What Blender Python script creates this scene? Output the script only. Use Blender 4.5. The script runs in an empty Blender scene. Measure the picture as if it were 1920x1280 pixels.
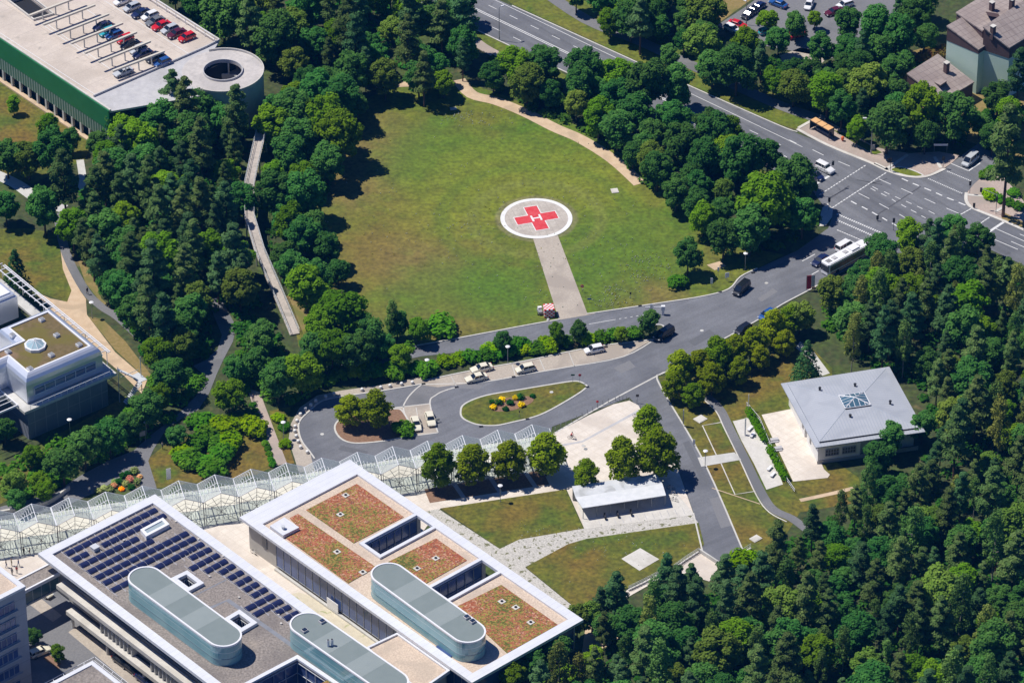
import bpy, math, random
from mathutils import Vector, Matrix
from mathutils.geometry import tessellate_polygon
rnd = random.Random(7)
sc = bpy.context.scene
col = sc.collection
rad = math.radians

# ---------------------------------------------------------------- camera
FPX, PITCH, CAM_H = 9000.0, rad(35.3), 558.0
CP, SP = math.cos(PITCH), math.sin(PITCH)
CAM = Vector((0, -CAM_H / math.tan(PITCH), CAM_H))
cam = bpy.data.cameras.new('camera')
cam.sensor_width = 36.0
cam.lens = FPX / 1920 * 36.0
cam.clip_start, cam.clip_end = 10, 6000
camo = bpy.data.objects.new('camera', cam)
col.objects.link(camo)
camo.location = CAM
camo.rotation_euler = (math.pi / 2 - PITCH, 0, 0)
sc.camera = camo

# ---------------------------------------------------------------- sky and sun
SUN_EL = rad(61.5)
SUN_DIR = Vector((-.965 * math.cos(SUN_EL), .262 * math.cos(SUN_EL), math.sin(SUN_EL)))
w = bpy.data.worlds.new('World')
sc.world = w
w.use_nodes = True
wn = w.node_tree
sky = wn.nodes.new('ShaderNodeTexSky')
sky.sky_type = 'NISHITA'
sky.sun_disc = False
sky.sun_elevation = SUN_EL
sky.sun_rotation = math.atan2(SUN_DIR.x, SUN_DIR.y)
sky.air_density, sky.dust_density, sky.ozone_density = 1.0, .1, 3.0
tint = wn.nodes.new('ShaderNodeMix')
tint.data_type, tint.blend_type = 'RGBA', 'MULTIPLY'
tint.inputs[0].default_value = 1
tint.inputs[7].default_value = (.42, .70, 1.3, 1)
wn.links.new(sky.outputs[0], tint.inputs[6])
wn.links.new(tint.outputs[2], wn.nodes['Background'].inputs[0])
wn.nodes['Background'].inputs[1].default_value = .055
sun = bpy.data.lights.new('sun', 'SUN')
sun.energy = 4.9
sun.angle = rad(.5)
sun.color = (1, .955, .88)
suno = bpy.data.objects.new('sun', sun)
col.objects.link(suno)
suno.rotation_euler = SUN_DIR.to_track_quat('Z', 'Y').to_euler()
sc.view_settings.view_transform = 'Standard'
sc.view_settings.look = 'None'
sc.view_settings.exposure = 0.0
sc.view_settings.gamma = 1.0


def G(px, py, z=0.0):
    """survey: the point at height z that the photograph shows at pixel (px, py)"""
    a, b = (px - 960) / FPX, (640 - py) / FPX
    d = Vector((a, CP + b * SP, -SP + b * CP))
    return CAM + d * ((z - CAM.z) / d.z)


def GS(pts, z=0.0):
    return [G(x, y, z) for x, y in pts]


def head(px, py, dx, dy):
    a, b = G(px - dx / 2, py - dy / 2), G(px + dx / 2, py + dy / 2)
    return math.atan2(b.y - a.y, b.x - a.x)


# ---------------------------------------------------------------- materials
MATS = {}


def ramp_mix(nt, fac, lo, hi, c1, c2):
    r = nt.nodes.new('ShaderNodeMapRange')
    r.inputs[1].default_value, r.inputs[2].default_value = lo, hi
    nt.links.new(fac, r.inputs[0])
    m = nt.nodes.new('ShaderNodeMix')
    m.data_type = 'RGBA'
    nt.links.new(r.outputs[0], m.inputs[0])
    for s, c in ((6, c1), (7, c2)):
        if isinstance(c, tuple):
            m.inputs[s].default_value = (*c, 1)
        else:
            nt.links.new(c, m.inputs[s])
    return m.outputs[2]


def noise(nt, vec, scale, detail=3, dist=0.0):
    n = nt.nodes.new('ShaderNodeTexNoise')
    n.inputs['Scale'].default_value = scale
    n.inputs['Detail'].default_value = detail
    n.inputs['Distortion'].default_value = dist
    nt.links.new(vec, n.inputs['Vector'])
    return n.outputs['Fac']


def mat(name, c, c2=None, s=1.0, c3=None, s3=.06, t3=(.5, .62), c4=None, s4=.3, t4=(.6, .7), rough=.85, metal=0.0,
        stripes=(), bump=0.0, obj=False, t2=(.35, .65), spec=.5, coat=0.0, grain=None, patches=(), rings=(), streak=()):
    """principled surface; layered noise colour (c2 fine, c3 broad, c4 medium); stripes = [(angle, period, width, colour)]"""
    if name in MATS:
        return MATS[name]
    m = bpy.data.materials.new(name)
    m.use_nodes = True
    nt = m.node_tree
    b = nt.nodes['Principled BSDF']
    b.inputs['Roughness'].default_value = rough
    b.inputs['Metallic'].default_value = metal
    b.inputs['Specular IOR Level'].default_value = spec
    b.inputs['Coat Weight'].default_value = coat
    if obj:
        vec = nt.nodes.new('ShaderNodeTexCoord').outputs['Object']
    else:
        vec = nt.nodes.new('ShaderNodeNewGeometry').outputs['Position']
    out = None
    cur = c
    if c2:
        f = noise(nt, vec, s, 4)
        cur = ramp_mix(nt, f, t2[0], t2[1], cur, c2)
        if bump:
            bp = nt.nodes.new('ShaderNodeBump')
            bp.inputs['Strength'].default_value = bump
            bp.inputs['Distance'].default_value = .1
            nt.links.new(f, bp.inputs['Height'])
            nt.links.new(bp.outputs[0], b.inputs['Normal'])
    if c3:
        cur = ramp_mix(nt, noise(nt, vec, s3, 3, .6), t3[0], t3[1], cur, c3)
    if c4:
        cur = ramp_mix(nt, noise(nt, vec, s4, 5, .3), t4[0], t4[1], cur, c4)
    for (px, py), r0, soft, cc, amt in patches:
        # a worn or greener area of the ground itself, with a ragged outline
        c0 = G(px, py)
        sb_ = nt.nodes.new('ShaderNodeVectorMath')
        sb_.operation = 'DISTANCE'
        nt.links.new(vec, sb_.inputs[0])
        sb_.inputs[1].default_value = c0
        ad = nt.nodes.new('ShaderNodeMath')
        ad.operation = 'MULTIPLY_ADD'
        ad.inputs[1].default_value = r0 * 1.5
        nt.links.new(noise(nt, vec, .16, 4, .8), ad.inputs[0])
        nt.links.new(sb_.outputs['Value'], ad.inputs[2])
        mrp = nt.nodes.new('ShaderNodeMapRange')
        mrp.interpolation_type = 'SMOOTHSTEP'
        mrp.inputs[1].default_value, mrp.inputs[2].default_value = r0 * 1.75 - soft, r0 * 1.75 + soft
        mrp.inputs[3].default_value, mrp.inputs[4].default_value = amt, 0
        nt.links.new(ad.outputs[0], mrp.inputs[0])
        mx_ = nt.nodes.new('ShaderNodeMix')
        mx_.data_type = 'RGBA'
        nt.links.new(mrp.outputs[0], mx_.inputs[0])
        if isinstance(cur, tuple):
            mx_.inputs[6].default_value = (*cur, 1)
        else:
            nt.links.new(cur, mx_.inputs[6])
        mx_.inputs[7].default_value = (*cc, 1)
        cur = mx_.outputs[2]
    for (px, py), r0, hw, cc, amt in rings:
        sb_ = nt.nodes.new('ShaderNodeVectorMath')
        sb_.operation = 'DISTANCE'
        nt.links.new(vec, sb_.inputs[0])
        sb_.inputs[1].default_value = G(px, py)
        ad = nt.nodes.new('ShaderNodeMath')
        ad.operation = 'MULTIPLY_ADD'
        ad.inputs[1].default_value = 1.2
        nt.links.new(noise(nt, vec, .35, 4), ad.inputs[0])
        nt.links.new(sb_.outputs['Value'], ad.inputs[2])
        df = nt.nodes.new('ShaderNodeMath')
        df.operation = 'SUBTRACT'
        df.inputs[1].default_value = r0 + .6
        nt.links.new(ad.outputs[0], df.inputs[0])
        ab = nt.nodes.new('ShaderNodeMath')
        ab.operation = 'ABSOLUTE'
        nt.links.new(df.outputs[0], ab.inputs[0])
        mrp = nt.nodes.new('ShaderNodeMapRange')
        mrp.interpolation_type = 'SMOOTHSTEP'
        mrp.inputs[1].default_value, mrp.inputs[2].default_value = hw * .2, hw
        mrp.inputs[3].default_value, mrp.inputs[4].default_value = amt, 0
        nt.links.new(ab.outputs[0], mrp.inputs[0])
        mx_ = nt.nodes.new('ShaderNodeMix')
        mx_.data_type = 'RGBA'
        nt.links.new(mrp.outputs[0], mx_.inputs[0])
        nt.links.new(cur, mx_.inputs[6])
        mx_.inputs[7].default_value = (*cc, 1)
        cur = mx_.outputs[2]
    for ang, gs, amt in streak:
        mp_ = nt.nodes.new('ShaderNodeMapping')
        mp_.vector_type = 'TEXTURE'
        mp_.inputs['Rotation'].default_value = (0, 0, ang)
        mp_.inputs['Scale'].default_value = (22, 1, 1)
        nt.links.new(vec, mp_.inputs['Vector'])
        r = nt.nodes.new('ShaderNodeMapRange')
        r.inputs[1].default_value, r.inputs[2].default_value = .3, .7
        r.inputs[3].default_value, r.inputs[4].default_value = 1 - amt, 1 + amt
        nt.links.new(noise(nt, mp_.outputs[0], gs, 3), r.inputs[0])
        mm = nt.nodes.new('ShaderNodeMix')
        mm.data_type, mm.blend_type = 'RGBA', 'MULTIPLY'
        mm.inputs[0].default_value = 1
        nt.links.new(cur, mm.inputs[6])
        nt.links.new(r.outputs[0], mm.inputs[7])
        cur = mm.outputs[2]
    for gs, amt in (grain or ()):
        r = nt.nodes.new('ShaderNodeMapRange')
        r.inputs[1].default_value, r.inputs[2].default_value = .3, .7
        r.inputs[3].default_value, r.inputs[4].default_value = 1 - amt, 1 + amt
        nt.links.new(noise(nt, vec, gs, 6), r.inputs[0])
        mm = nt.nodes.new('ShaderNodeMix')
        mm.data_type, mm.blend_type = 'RGBA', 'MULTIPLY'
        mm.inputs[0].default_value = 1
        if isinstance(cur, tuple):
            mm.inputs[6].default_value = (*cur, 1)
        else:
            nt.links.new(cur, mm.inputs[6])
        nt.links.new(r.outputs[0], mm.inputs[7])
        cur = mm.outputs[2]
    for ang, per, wid, cc in stripes:
        d = nt.nodes.new('ShaderNodeVectorMath')
        d.operation = 'DOT_PRODUCT'
        nt.links.new(vec, d.inputs[0])
        if isinstance(ang, tuple):
            d.inputs[1].default_value = ang
        else:
            d.inputs[1].default_value = (math.cos(ang), math.sin(ang), 0)
        p = nt.nodes.new('ShaderNodeMath')
        p.operation = 'PINGPONG'
        p.inputs[1].default_value = per / 2
        nt.links.new(d.outputs['Value'], p.inputs[0])
        cur = ramp_mix(nt, p.outputs[0], wid / 2, wid / 2 + .02, cc, cur)
    if isinstance(cur, tuple):
        b.inputs['Base Color'].default_value = (*cur, 1)
    else:
        nt.links.new(cur, b.inputs['Base Color'])
    MATS[name] = m
    return m


def sedum_mat():
    m = bpy.data.materials.new('sedum')
    m.use_nodes = True
    nt = m.node_tree
    b = nt.nodes['Principled BSDF']
    b.inputs['Roughness'].default_value = .9
    vec = nt.nodes.new('ShaderNodeNewGeometry').outputs['Position']
    v = nt.nodes.new('ShaderNodeTexVoronoi')
    v.inputs['Scale'].default_value = 3.4
    v.inputs['Randomness'].default_value = 1
    nt.links.new(vec, v.inputs['Vector'])
    sep = nt.nodes.new('ShaderNodeSeparateColor')
    nt.links.new(v.outputs['Color'], sep.inputs[0])
    add = nt.nodes.new('ShaderNodeMath')
    add.operation = 'MULTIPLY_ADD'
    add.inputs[1].default_value = .8
    nt.links.new(sep.outputs[0], add.inputs[0])
    big = noise(nt, vec, .2, 5)
    mr = nt.nodes.new('ShaderNodeMapRange')
    mr.inputs[1].default_value, mr.inputs[2].default_value = .32, .68
    mr.inputs[3].default_value, mr.inputs[4].default_value = -.36, .5
    nt.links.new(big, mr.inputs[0])
    nt.links.new(mr.outputs[0], add.inputs[2])
    cr = nt.nodes.new('ShaderNodeValToRGB')
    e = cr.color_ramp.elements
    cols = [(0, (.09, .11, .015)), (.12, (.30, .25, .05)), (.24, (.13, .075, .02)), (.36, (.37, .28, .06)), (.48, (.27, .08, .035)), (.64, (.46, .17, .08)),
            (.76, (.16, .05, .03)), (.88, (.58, .33, .20)), (1, (.34, .09, .04))]
    e[0].position, e[0].color = cols[0][0], (*cols[0][1], 1)
    e[1].position, e[1].color = 1, (*cols[-1][1], 1)
    for p, c in cols[1:-1]:
        x = e.new(p)
        x.color = (*c, 1)
    nt.links.new(add.outputs[0], cr.inputs[0])
    nt.links.new(cr.outputs[0], b.inputs['Base Color'])
    bp = nt.nodes.new('ShaderNodeBump')
    bp.inputs['Strength'].default_value = .6
    bp.inputs['Distance'].default_value = .15
    nt.links.new(v.outputs['Distance'], bp.inputs['Height'])
    nt.links.new(bp.outputs[0], b.inputs['Normal'])
    MATS['sedum'] = m
    return m


def leaf_mat(name, c, c2, trans=.36):
    if name in MATS:
        return MATS[name]
    m = bpy.data.materials.new(name)
    m.use_nodes = True
    nt = m.node_tree
    nt.nodes.remove(nt.nodes['Principled BSDF'])
    out = nt.nodes['Material Output']
    vec = nt.nodes.new('ShaderNodeNewGeometry').outputs['Position']
    cur = ramp_mix(nt, noise(nt, vec, .8, 3), .35, .65, c, c2)
    oi = nt.nodes.new('ShaderNodeObjectInfo')
    hs = nt.nodes.new('ShaderNodeHueSaturation')
    for k, (lo, hi) in (('Hue', (.482, .516)), ('Value', (1.2, 2.3))):
        r = nt.nodes.new('ShaderNodeMapRange')
        r.inputs[3].default_value, r.inputs[4].default_value = lo, hi
        if k == 'Value':
            mm = nt.nodes.new('ShaderNodeMath')
            mm.operation = 'FRACT'
            m2 = nt.nodes.new('ShaderNodeMath')
            m2.operation = 'MULTIPLY'
            m2.inputs[1].default_value = 17.3
            nt.links.new(oi.outputs['Random'], m2.inputs[0])
            nt.links.new(m2.outputs[0], mm.inputs[0])
            nt.links.new(mm.outputs[0], r.inputs[0])
        else:
            nt.links.new(oi.outputs['Random'], r.inputs[0])
        nt.links.new(r.outputs[0], hs.inputs[k])
    nt.links.new(cur, hs.inputs['Color'])
    hs.inputs['Saturation'].default_value = 1.12
    d = nt.nodes.new('ShaderNodeBsdfDiffuse')
    t = nt.nodes.new('ShaderNodeBsdfTranslucent')
    mx = nt.nodes.new('ShaderNodeMixShader')
    mx.inputs[0].default_value = trans
    nt.links.new(hs.outputs[0], d.inputs[0])
    nt.links.new(hs.outputs[0], t.inputs[0])
    nt.links.new(d.outputs[0], mx.inputs[1])
    nt.links.new(t.outputs[0], mx.inputs[2])
    nt.links.new(mx.outputs[0], out.inputs[0])
    MATS[name] = m
    return m


def clear_glass(name, tint, alpha):
    m = bpy.data.materials.new(name)
    m.use_nodes = True
    nt = m.node_tree
    nt.nodes.remove(nt.nodes['Principled BSDF'])
    t = nt.nodes.new('ShaderNodeBsdfTransparent')
    t.inputs[0].default_value = (*tint, 1)
    g = nt.nodes.new('ShaderNodeBsdfPrincipled')
    g.inputs['Base Color'].default_value = (.55, .66, .68, 1)
    g.inputs['Roughness'].default_value = .12
    mx = nt.nodes.new('ShaderNodeMixShader')
    mx.inputs[0].default_value = alpha
    nt.links.new(t.outputs[0], mx.inputs[1])
    nt.links.new(g.outputs[0], mx.inputs[2])
    nt.links.new(mx.outputs[0], nt.nodes['Material Output'].inputs[0])
    MATS[name] = m
    return m


A_AB = math.atan2(20, 22.5)          # the two wall directions of the clinic quarter
A_AD = A_AB - math.pi / 2
SEDUM = sedum_mat()
GLASS = clear_glass('canopy_glass', (.80, .89, .90), .10)
FOREST = mat('forest_floor', (.035, .060, .012), (.060, .065, .020), .7, (.055, .085, .012), .08, c4=(.15, .115, .05), s4=.12, t4=(.64, .72), bump=.5, grain=((.9, .4),))
BRN, GRN, YEL, RED = (.185, .130, .036), (.068, .150, .004), (.165, .190, .010), (.20, .105, .030)
LAWN = mat('lawn', (.088, .128, .005), (.140, .160, .010), .25, (.145, .135, .016), .05, (.46, .66), (.075, .140, .004), .10, (.50, .68), t2=(.3, .7), bump=.5, grain=((1.1, .34), (.30, .2)),
           rings=[((1006, 410), 8.0, 1.0, (.22, .19, .10), .55), ((1006, 410), 13.5, 2.2, (.165, .185, .03), .5), ((1006, 410), 20, 2.6, (.085, .15, .006), .4)],
           patches=[((700, 265), 11, 8, BRN, .8), ((640, 350), 9, 6, BRN, .75), ((745, 470), 13, 8, RED, .55), ((800, 500), 10, 6, BRN, .7), ((860, 595), 8, 5, RED, .7), ((1180, 548), 6, 4, RED, .6), ((1225, 560), 7, 4, BRN, .6),
                    ((820, 285), 12, 8, GRN, .7), ((900, 330), 12, 8, YEL, .5), ((1040, 275), 13, 7, GRN, .6), ((1000, 330), 14, 8, YEL, .5), ((1130, 350), 13, 8, YEL, .55), ((1170, 460), 13, 8, GRN, .6), ((850, 550), 13, 7, GRN, .6), ((940, 540), 9, 5, GRN, .65), ((1130, 545), 8, 5, GRN, .6), ((840, 410), 10, 7, YEL, .5)])
LAWN2 = mat('clinic_lawn', (.075, .100, .005), (.135, .130, .010), .3, (.165, .105, .014), .06, (.46, .68), (.062, .110, .004), .13, (.52, .70), t2=(.3, .7), bump=.5, grain=((1.2, .38), (.35, .2)))
DRY = mat('dry_grass', (.21, .16, .045), (.28, .20, .075), 1.5, (.15, .15, .03), .1)
ASPH = mat('asphalt', (.150, .155, .173), (.172, .177, .196), 3.0, (.132, .137, .155), .06, (.48, .6), rough=.9, grain=((.22, .10), (2.0, .07)), streak=((.62, .9, .10),))
ASPHM = mat('main_road_asphalt', (.146, .150, .166), (.168, .172, .188), 3.0, (.130, .134, .150), .06, (.48, .6), c4=(.115, .118, .13), s4=.5, t4=(.64, .7), rough=.9, grain=((.22, .08), (2.0, .07)), streak=((A_AD, .8, .15),))
ASPH2 = mat('old_asphalt', (.165, .165, .175), (.20, .198, .205), 2.5, (.145, .147, .155), .08, rough=.9)
ASPHD = mat('tar_seam', (.085, .087, .098), rough=.9)
PALE = mat('pale_paving', (.67, .60, .52), (.73, .66, .58), .6, (.60, .53, .46), .09, grain=((.5, .06), (2.5, .05)), stripes=[(A_AB, 1.6, .06, (.60, .52, .43)), (A_AD, 1.6, .06, (.60, .52, .43))])
CREAM = mat('cream_paving', (.66, .63, .53), (.72, .69, .59), .5, (.58, .55, .46), .1, grain=((1.5, .06),))
TAN = mat('tan_setts', (.40, .345, .285), (.48, .42, .35), 2.5, (.36, .31, .26), .15)
PINK = mat('pink_setts', (.40, .31, .265), (.47, .38, .325), 2.5, (.36, .30, .26), .12)
BRIDGED = mat('bridge_deck', (.43, .38, .335), (.50, .44, .39), 1.5, (.38, .34, .30), .3, grain=((2.0, .1),))
CONC = mat('concrete', (.52, .51, .48), (.58, .57, .54), .8, (.46, .45, .42), .12)
CONCL = mat('light_concrete', (.58, .55, .50), (.64, .61, .56), .6, (.53, .50, .45), .2, grain=((2.5, .06),))
CONCW = mat('weathered_concrete', (.46, .45, .46), (.52, .51, .51), .5, (.41, .40, .40), .12, (.5, .7), grain=((1.5, .06),))
KERB = mat('kerb_stone', (.52, .50, .46), (.60, .58, .54), 1.5)
PAINT = mat('road_paint', (.74, .74, .73), (.62, .62, .62), 2.0)
SAND = mat('sandy_path', (.55, .40, .26), (.62, .47, .32), .8, (.48, .36, .24), .2)
GRAVEL = mat('gravel', (.40, .38, .34), (.60, .57, .52), 3.5, c4=(.17, .17, .09), s4=1.1, t4=(.585, .63))
MULCH = mat('bark_mulch', (.20, .11, .065), (.27, .16, .10), 2.0)
WHITE = mat('white_render', (.80, .79, .77), (.76, .75, .73), .6, rough=.7)
WMETAL = mat('white_metal', (.80, .80, .82), rough=.35, spec=.5)
EDGE_AB = mat('roof_edge_sheets', (.66, .67, .71), (.71, .72, .76), .5, stripes=[(A_AB, 1.3, .05, (.56, .57, .62))], rough=.5)
EDGE_AD = mat('roof_edge_sheets_long', (.66, .67, .71), (.71, .72, .76), .5, stripes=[(A_AD, 1.3, .05, (.56, .57, .62))], rough=.5)
BROOF = mat('bitumen_gravel_roof', (.225, .195, .175), (.275, .24, .215), 2.6, (.20, .175, .16), .1, c4=(.31, .265, .225), s4=.25, t4=(.58, .75), grain=((2.6, .25),))
TROOF = mat('tan_gravel_roof', (.56, .44, .34), (.63, .51, .40), 3.0, (.52, .42, .33), .15, grain=((3.0, .12),))
PODROOF = mat('grey_membrane', (.185, .225, .222), (.20, .24, .237), .5, rough=.7)
PODROOF2 = mat('grey_membrane_light', (.245, .285, .282), (.26, .30, .297), .5, rough=.7)
STRIPGLASS = mat('blue_strip_glass', (.09, .14, .26), (.13, .19, .33), .4, rough=.1, spec=.7)
PODGLASS = mat('teal_glass', (.16, .36, .40), (.26, .45, .47), .25, rough=.12, spec=.8, stripes=[((0, 0, 1), 1.45, .07, (.50, .62, .63))])
DARKGLASS = mat('dark_glass', (.018, .028, .055), (.03, .045, .085), .4, rough=.08, spec=.7)
NAVY = mat('navy_glazing', (.045, .075, .20), (.075, .12, .28), .3, rough=.12, spec=.6)
BEIGE = mat('beige_plaster', (.42, .40, .37), (.46, .44, .41), .5)
GREYW = mat('grey_panel_wall', (.36, .37, .41), (.41, .42, .46), .4, stripes=[((0, 0, 1), 3.6, .08, (.25, .26, .30))])
STEEL = mat('grey_steel', (.30, .31, .32), rough=.5, metal=.2)
LIGHTSTEEL = mat('light_steel', (.62, .64, .66), rough=.4, metal=.1)
LATTICE = mat('brown_grey_steel', (.22, .21, .20), rough=.6)
PV = mat('solar_cells', (.016, .019, .062), (.022, .027, .082), 1.2, rough=.15, spec=.6)
PVTRIM = mat('solar_trim', (.55, .55, .60), rough=.4)
GREEN = mat('green_cladding', (.012, .16, .05), (.015, .18, .06), .4, rough=.5)
GREENMESH = mat('green_mesh', (.05, .13, .085), (.07, .15, .10), .5, stripes=[(A_AD, .9, .22, (.30, .36, .31))], rough=.6)
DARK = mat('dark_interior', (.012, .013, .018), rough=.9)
DECK = mat('parking_deck', (.55, .475, .41), (.61, .53, .455), .6, (.50, .43, .365), .09, (.46, .62), c4=(.42, .37, .32), s4=.35, t4=(.62, .72), grain=((1.8, .05),), stripes=[(A_AD, 5.2, .1, (.45, .39, .335)), (A_AB, 8.0, .1, (.45, .39, .335))])
ALU = mat('aluminium_sheet', (.66, .70, .78), (.72, .75, .82), .3, rough=.28, metal=.55)
ALUD = mat('aluminium_blue', (.34, .42, .60), (.40, .48, .66), .3, rough=.25, metal=.4)
MOSS = mat('moss_roof', (.125, .090, .030), (.17, .120, .05), 1.4, (.145, .118, .022), .12, (.5, .6), c4=(.25, .16, .10), s4=.2, t4=(.6, .7))
ZINC_A = mat('zinc_roof_a', (.46, .50, .57), (.49, .53, .60), .3, rough=.45, stripes=[(rad(13), .62, .07, (.33, .36, .42))])
ZINC_B = mat('zinc_roof_b', (.48, .52, .58), (.51, .55, .61), .3, rough=.45, stripes=[(rad(103), .62, .07, (.35, .38, .44))])
ROOFTILE = mat('brown_roof_sheets', (.33, .27, .245), (.38, .32, .29), 1.2, (.29, .235, .215), .15, stripes=[(A_AB, 1.4, .07, (.20, .16, .15)), (A_AD, 1.4, .07, (.20, .16, .15))])
MINT = mat('mint_render', (.58, .76, .63), (.62, .79, .67), .4)
BROWN = mat('brown_cladding', (.10, .06, .058), (.12, .075, .07), 1.0)
BARK = mat('bark', (.07, .05, .035), (.10, .075, .05), 3.0, obj=True)
BARKW = mat('birch_bark', (.42, .40, .36), (.20, .18, .15), 3.0, obj=True)
BARKP = mat('pine_bark', (.14, .075, .045), (.09, .055, .04), 2.0, obj=True)
TYRE = mat('tyre_rubber', (.015, .015, .016), rough=.9)
RIM = mat('wheel_rim', (.45, .46, .48), rough=.35, metal=.6)
CARGLASS = mat('car_glass', (.012, .018, .028), rough=.06, spec=.8)
LENS = mat('lamp_lens', (.75, .77, .78), rough=.15)
RLENS = mat('tail_lens', (.45, .012, .01), rough=.2)
BLACK = mat('black_paint', (.018, .018, .020), rough=.45)
REDP = mat('red_paint', (.60, .035, .045), (.66, .07, .08), .9, c4=(.52, .16, .15), s4=.8, t4=(.6, .8), rough=.8, grain=((3, .08),))
ORANGE = mat('orange_roof', (.72, .40, .17), (.78, .46, .22), 1.0, rough=.5)
YELLOWL = leaf_mat('yellow_leaves', (.62, .46, .02), (.50, .42, .03), .2)


# ---------------------------------------------------------------- mesh building
class MB:
    def __init__(s):
        s.v, s.f, s.m = [], [], []

    def face(s, pts, m=0):
        n = len(s.v)
        s.v += [tuple(p) for p in pts]
        s.f.append(tuple(range(n, n + len(pts))))
        s.m.append(m)

    def hexa(s, lo, hi, m=0, caps=True):
        n, k = len(s.v), len(lo)
        s.v += [tuple(p) for p in lo] + [tuple(p) for p in hi]
        for i in range(k):
            j = (i + 1) % k
            s.f.append((n + i, n + j, n + k + j, n + k + i))
            s.m.append(m)
        if caps:
            s.f.append(tuple(n + i for i in reversed(range(k))))
            s.f.append(tuple(n + k + i for i in range(k)))
            s.m += [m, m]
        return s

    def box(s, x, y, z0, z1, sx, sy, yaw=0.0, m=0, top=1.0):
        c, n = math.cos(yaw), math.sin(yaw)
        q = [(-sx / 2, -sy / 2), (sx / 2, -sy / 2), (sx / 2, sy / 2), (-sx / 2, sy / 2)]
        lo = [(x + a * c - b * n, y + a * n + b * c, z0) for a, b in q]
        hi = [(x + top * (a * c - b * n), y + top * (a * n + b * c), z1) for a, b in q]
        return s.hexa(lo, hi, m)

    def bar(s, a, b, wd, z0, z1, m=0, ext=0.0):
        """upright-sided bar along the ground line a-b"""
        d = Vector((b[0] - a[0], b[1] - a[1]))
        L = d.length or 1e-6
        d /= L
        p = Vector((-d.y, d.x)) * wd / 2
        a2, b2 = Vector(a[:2]) - d * ext, Vector(b[:2]) + d * ext
        q = [a2 - p, b2 - p, b2 + p, a2 + p]
        return s.hexa([(*k, z0) for k in q], [(*k, z1) for k in q], m)

    def ribbon(s, pts, wd, z, m=0):
        """flat strip of width wd along a polyline"""
        n = len(pts)
        L, Rr = [], []
        for i, p in enumerate(pts):
            a, b = pts[max(0, i - 1)], pts[min(n - 1, i + 1)]
            d = Vector((b[0] - a[0], b[1] - a[1])).normalized()
            q = Vector((-d.y, d.x)) * wd / 2
            L.append((p[0] + q.x, p[1] + q.y, z))
            Rr.append((p[0] - q.x, p[1] - q.y, z))
        for i in range(n - 1):
            s.face([Rr[i], Rr[i + 1], L[i + 1], L[i]], m)
        return s

    def wallstrip(s, pts, wd, z0, z1, m=0):
        """solid strip (kerb, low wall) along a polyline"""
        n = len(pts)
        L, Rr = [], []
        for i, p in enumerate(pts):
            a, b = pts[max(0, i - 1)], pts[min(n - 1, i + 1)]
            d = Vector((b[0] - a[0], b[1] - a[1])).normalized()
            q = Vector((-d.y, d.x)) * wd / 2
            L.append((p[0] + q.x, p[1] + q.y))
            Rr.append((p[0] - q.x, p[1] - q.y))
        for i in range(n - 1):
            for A in ([(*Rr[i], z1), (*Rr[i + 1], z1), (*L[i + 1], z1), (*L[i], z1)],
                      [(*Rr[i], z0), (*Rr[i + 1], z0), (*Rr[i + 1], z1), (*Rr[i], z1)],
                      [(*L[i + 1], z0), (*L[i], z0), (*L[i], z1), (*L[i + 1], z1)]):
                s.face(A, m)
        for i in (0, n - 1):
            s.face([(*Rr[i], z0), (*L[i], z0), (*L[i], z1), (*Rr[i], z1)], m)
        return s

    def flat(s, poly, z, holes=(), m=0, down=False):
        loops = [[Vector((p[0], p[1], 0)) for p in poly]] + [[Vector((p[0], p[1], 0)) for p in h] for h in holes]
        n = len(s.v)
        allp = [p for l in loops for p in l]
        s.v += [(p.x, p.y, z) for p in allp]
        for t in tessellate_polygon(loops):
            a, b, c = (allp[i] for i in t)
            up = (b - a).cross(c - a).z > 0
            t = t if up != down else t[::-1]
            s.f.append(tuple(n + i for i in t))
            s.m.append(m)
        return s

    def prism(s, poly, z0, z1, holes=(), m=0, ms=None, bottom=True):
        ms = m if ms is None else ms
        s.flat(poly, z1, holes, m)
        if bottom:
            s.flat(poly, z0, holes, ms, True)
        for l in [poly] + list(holes):
            for i in range(len(l)):
                a, b = l[i], l[(i + 1) % len(l)]
                s.face([(a[0], a[1], z0), (b[0], b[1], z0), (b[0], b[1], z1), (a[0], a[1], z1)], ms)
        return s

    def tube(s, a, b, r, n=6, m=0, r2=None):
        a, b = Vector(a), Vector(b)
        d = b - a
        if d.length < 1e-6:
            return s
        q = d.to_track_quat('Z', 'Y').to_matrix()
        r2 = r if r2 is None else r2
        lo = [a + q @ Vector((math.cos(t) * r, math.sin(t) * r, 0)) for t in (2 * math.pi * i / n for i in range(n))]
        hi = [b + q @ Vector((math.cos(t) * r2, math.sin(t) * r2, 0)) for t in (2 * math.pi * i / n for i in range(n))]
        return s.hexa(lo, hi, m)

    def path(s, pts, r, n=5, m=0):
        for a, b in zip(pts, pts[1:]):
            s.tube(a, b, r, n, m)
        return s

    def cyl(s, x, y, z0, z1, r, n=16, m=0, r2=None):
        return s.tube((x, y, z0), (x, y, z1), r, n, m, r2)

    def lathe(s, x, y, prof, n=16, m=0):
        base = len(s.v)
        for r, z in prof:
            for i in range(n):
                t = 2 * math.pi * i / n
                s.v.append((x + r * math.cos(t), y + r * math.sin(t), z))
        for k in range(len(prof) - 1):
            for i in range(n):
                j = (i + 1) % n
                s.f.append((base + k * n + i, base + k * n + j, base + (k + 1) * n + j, base + (k + 1) * n + i))
                s.m.append(m)
        s.f.append(tuple(base + i for i in reversed(range(n))))
        s.f.append(tuple(base + (len(prof) - 1) * n + i for i in range(n)))
        s.m += [m, m]
        return s

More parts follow.
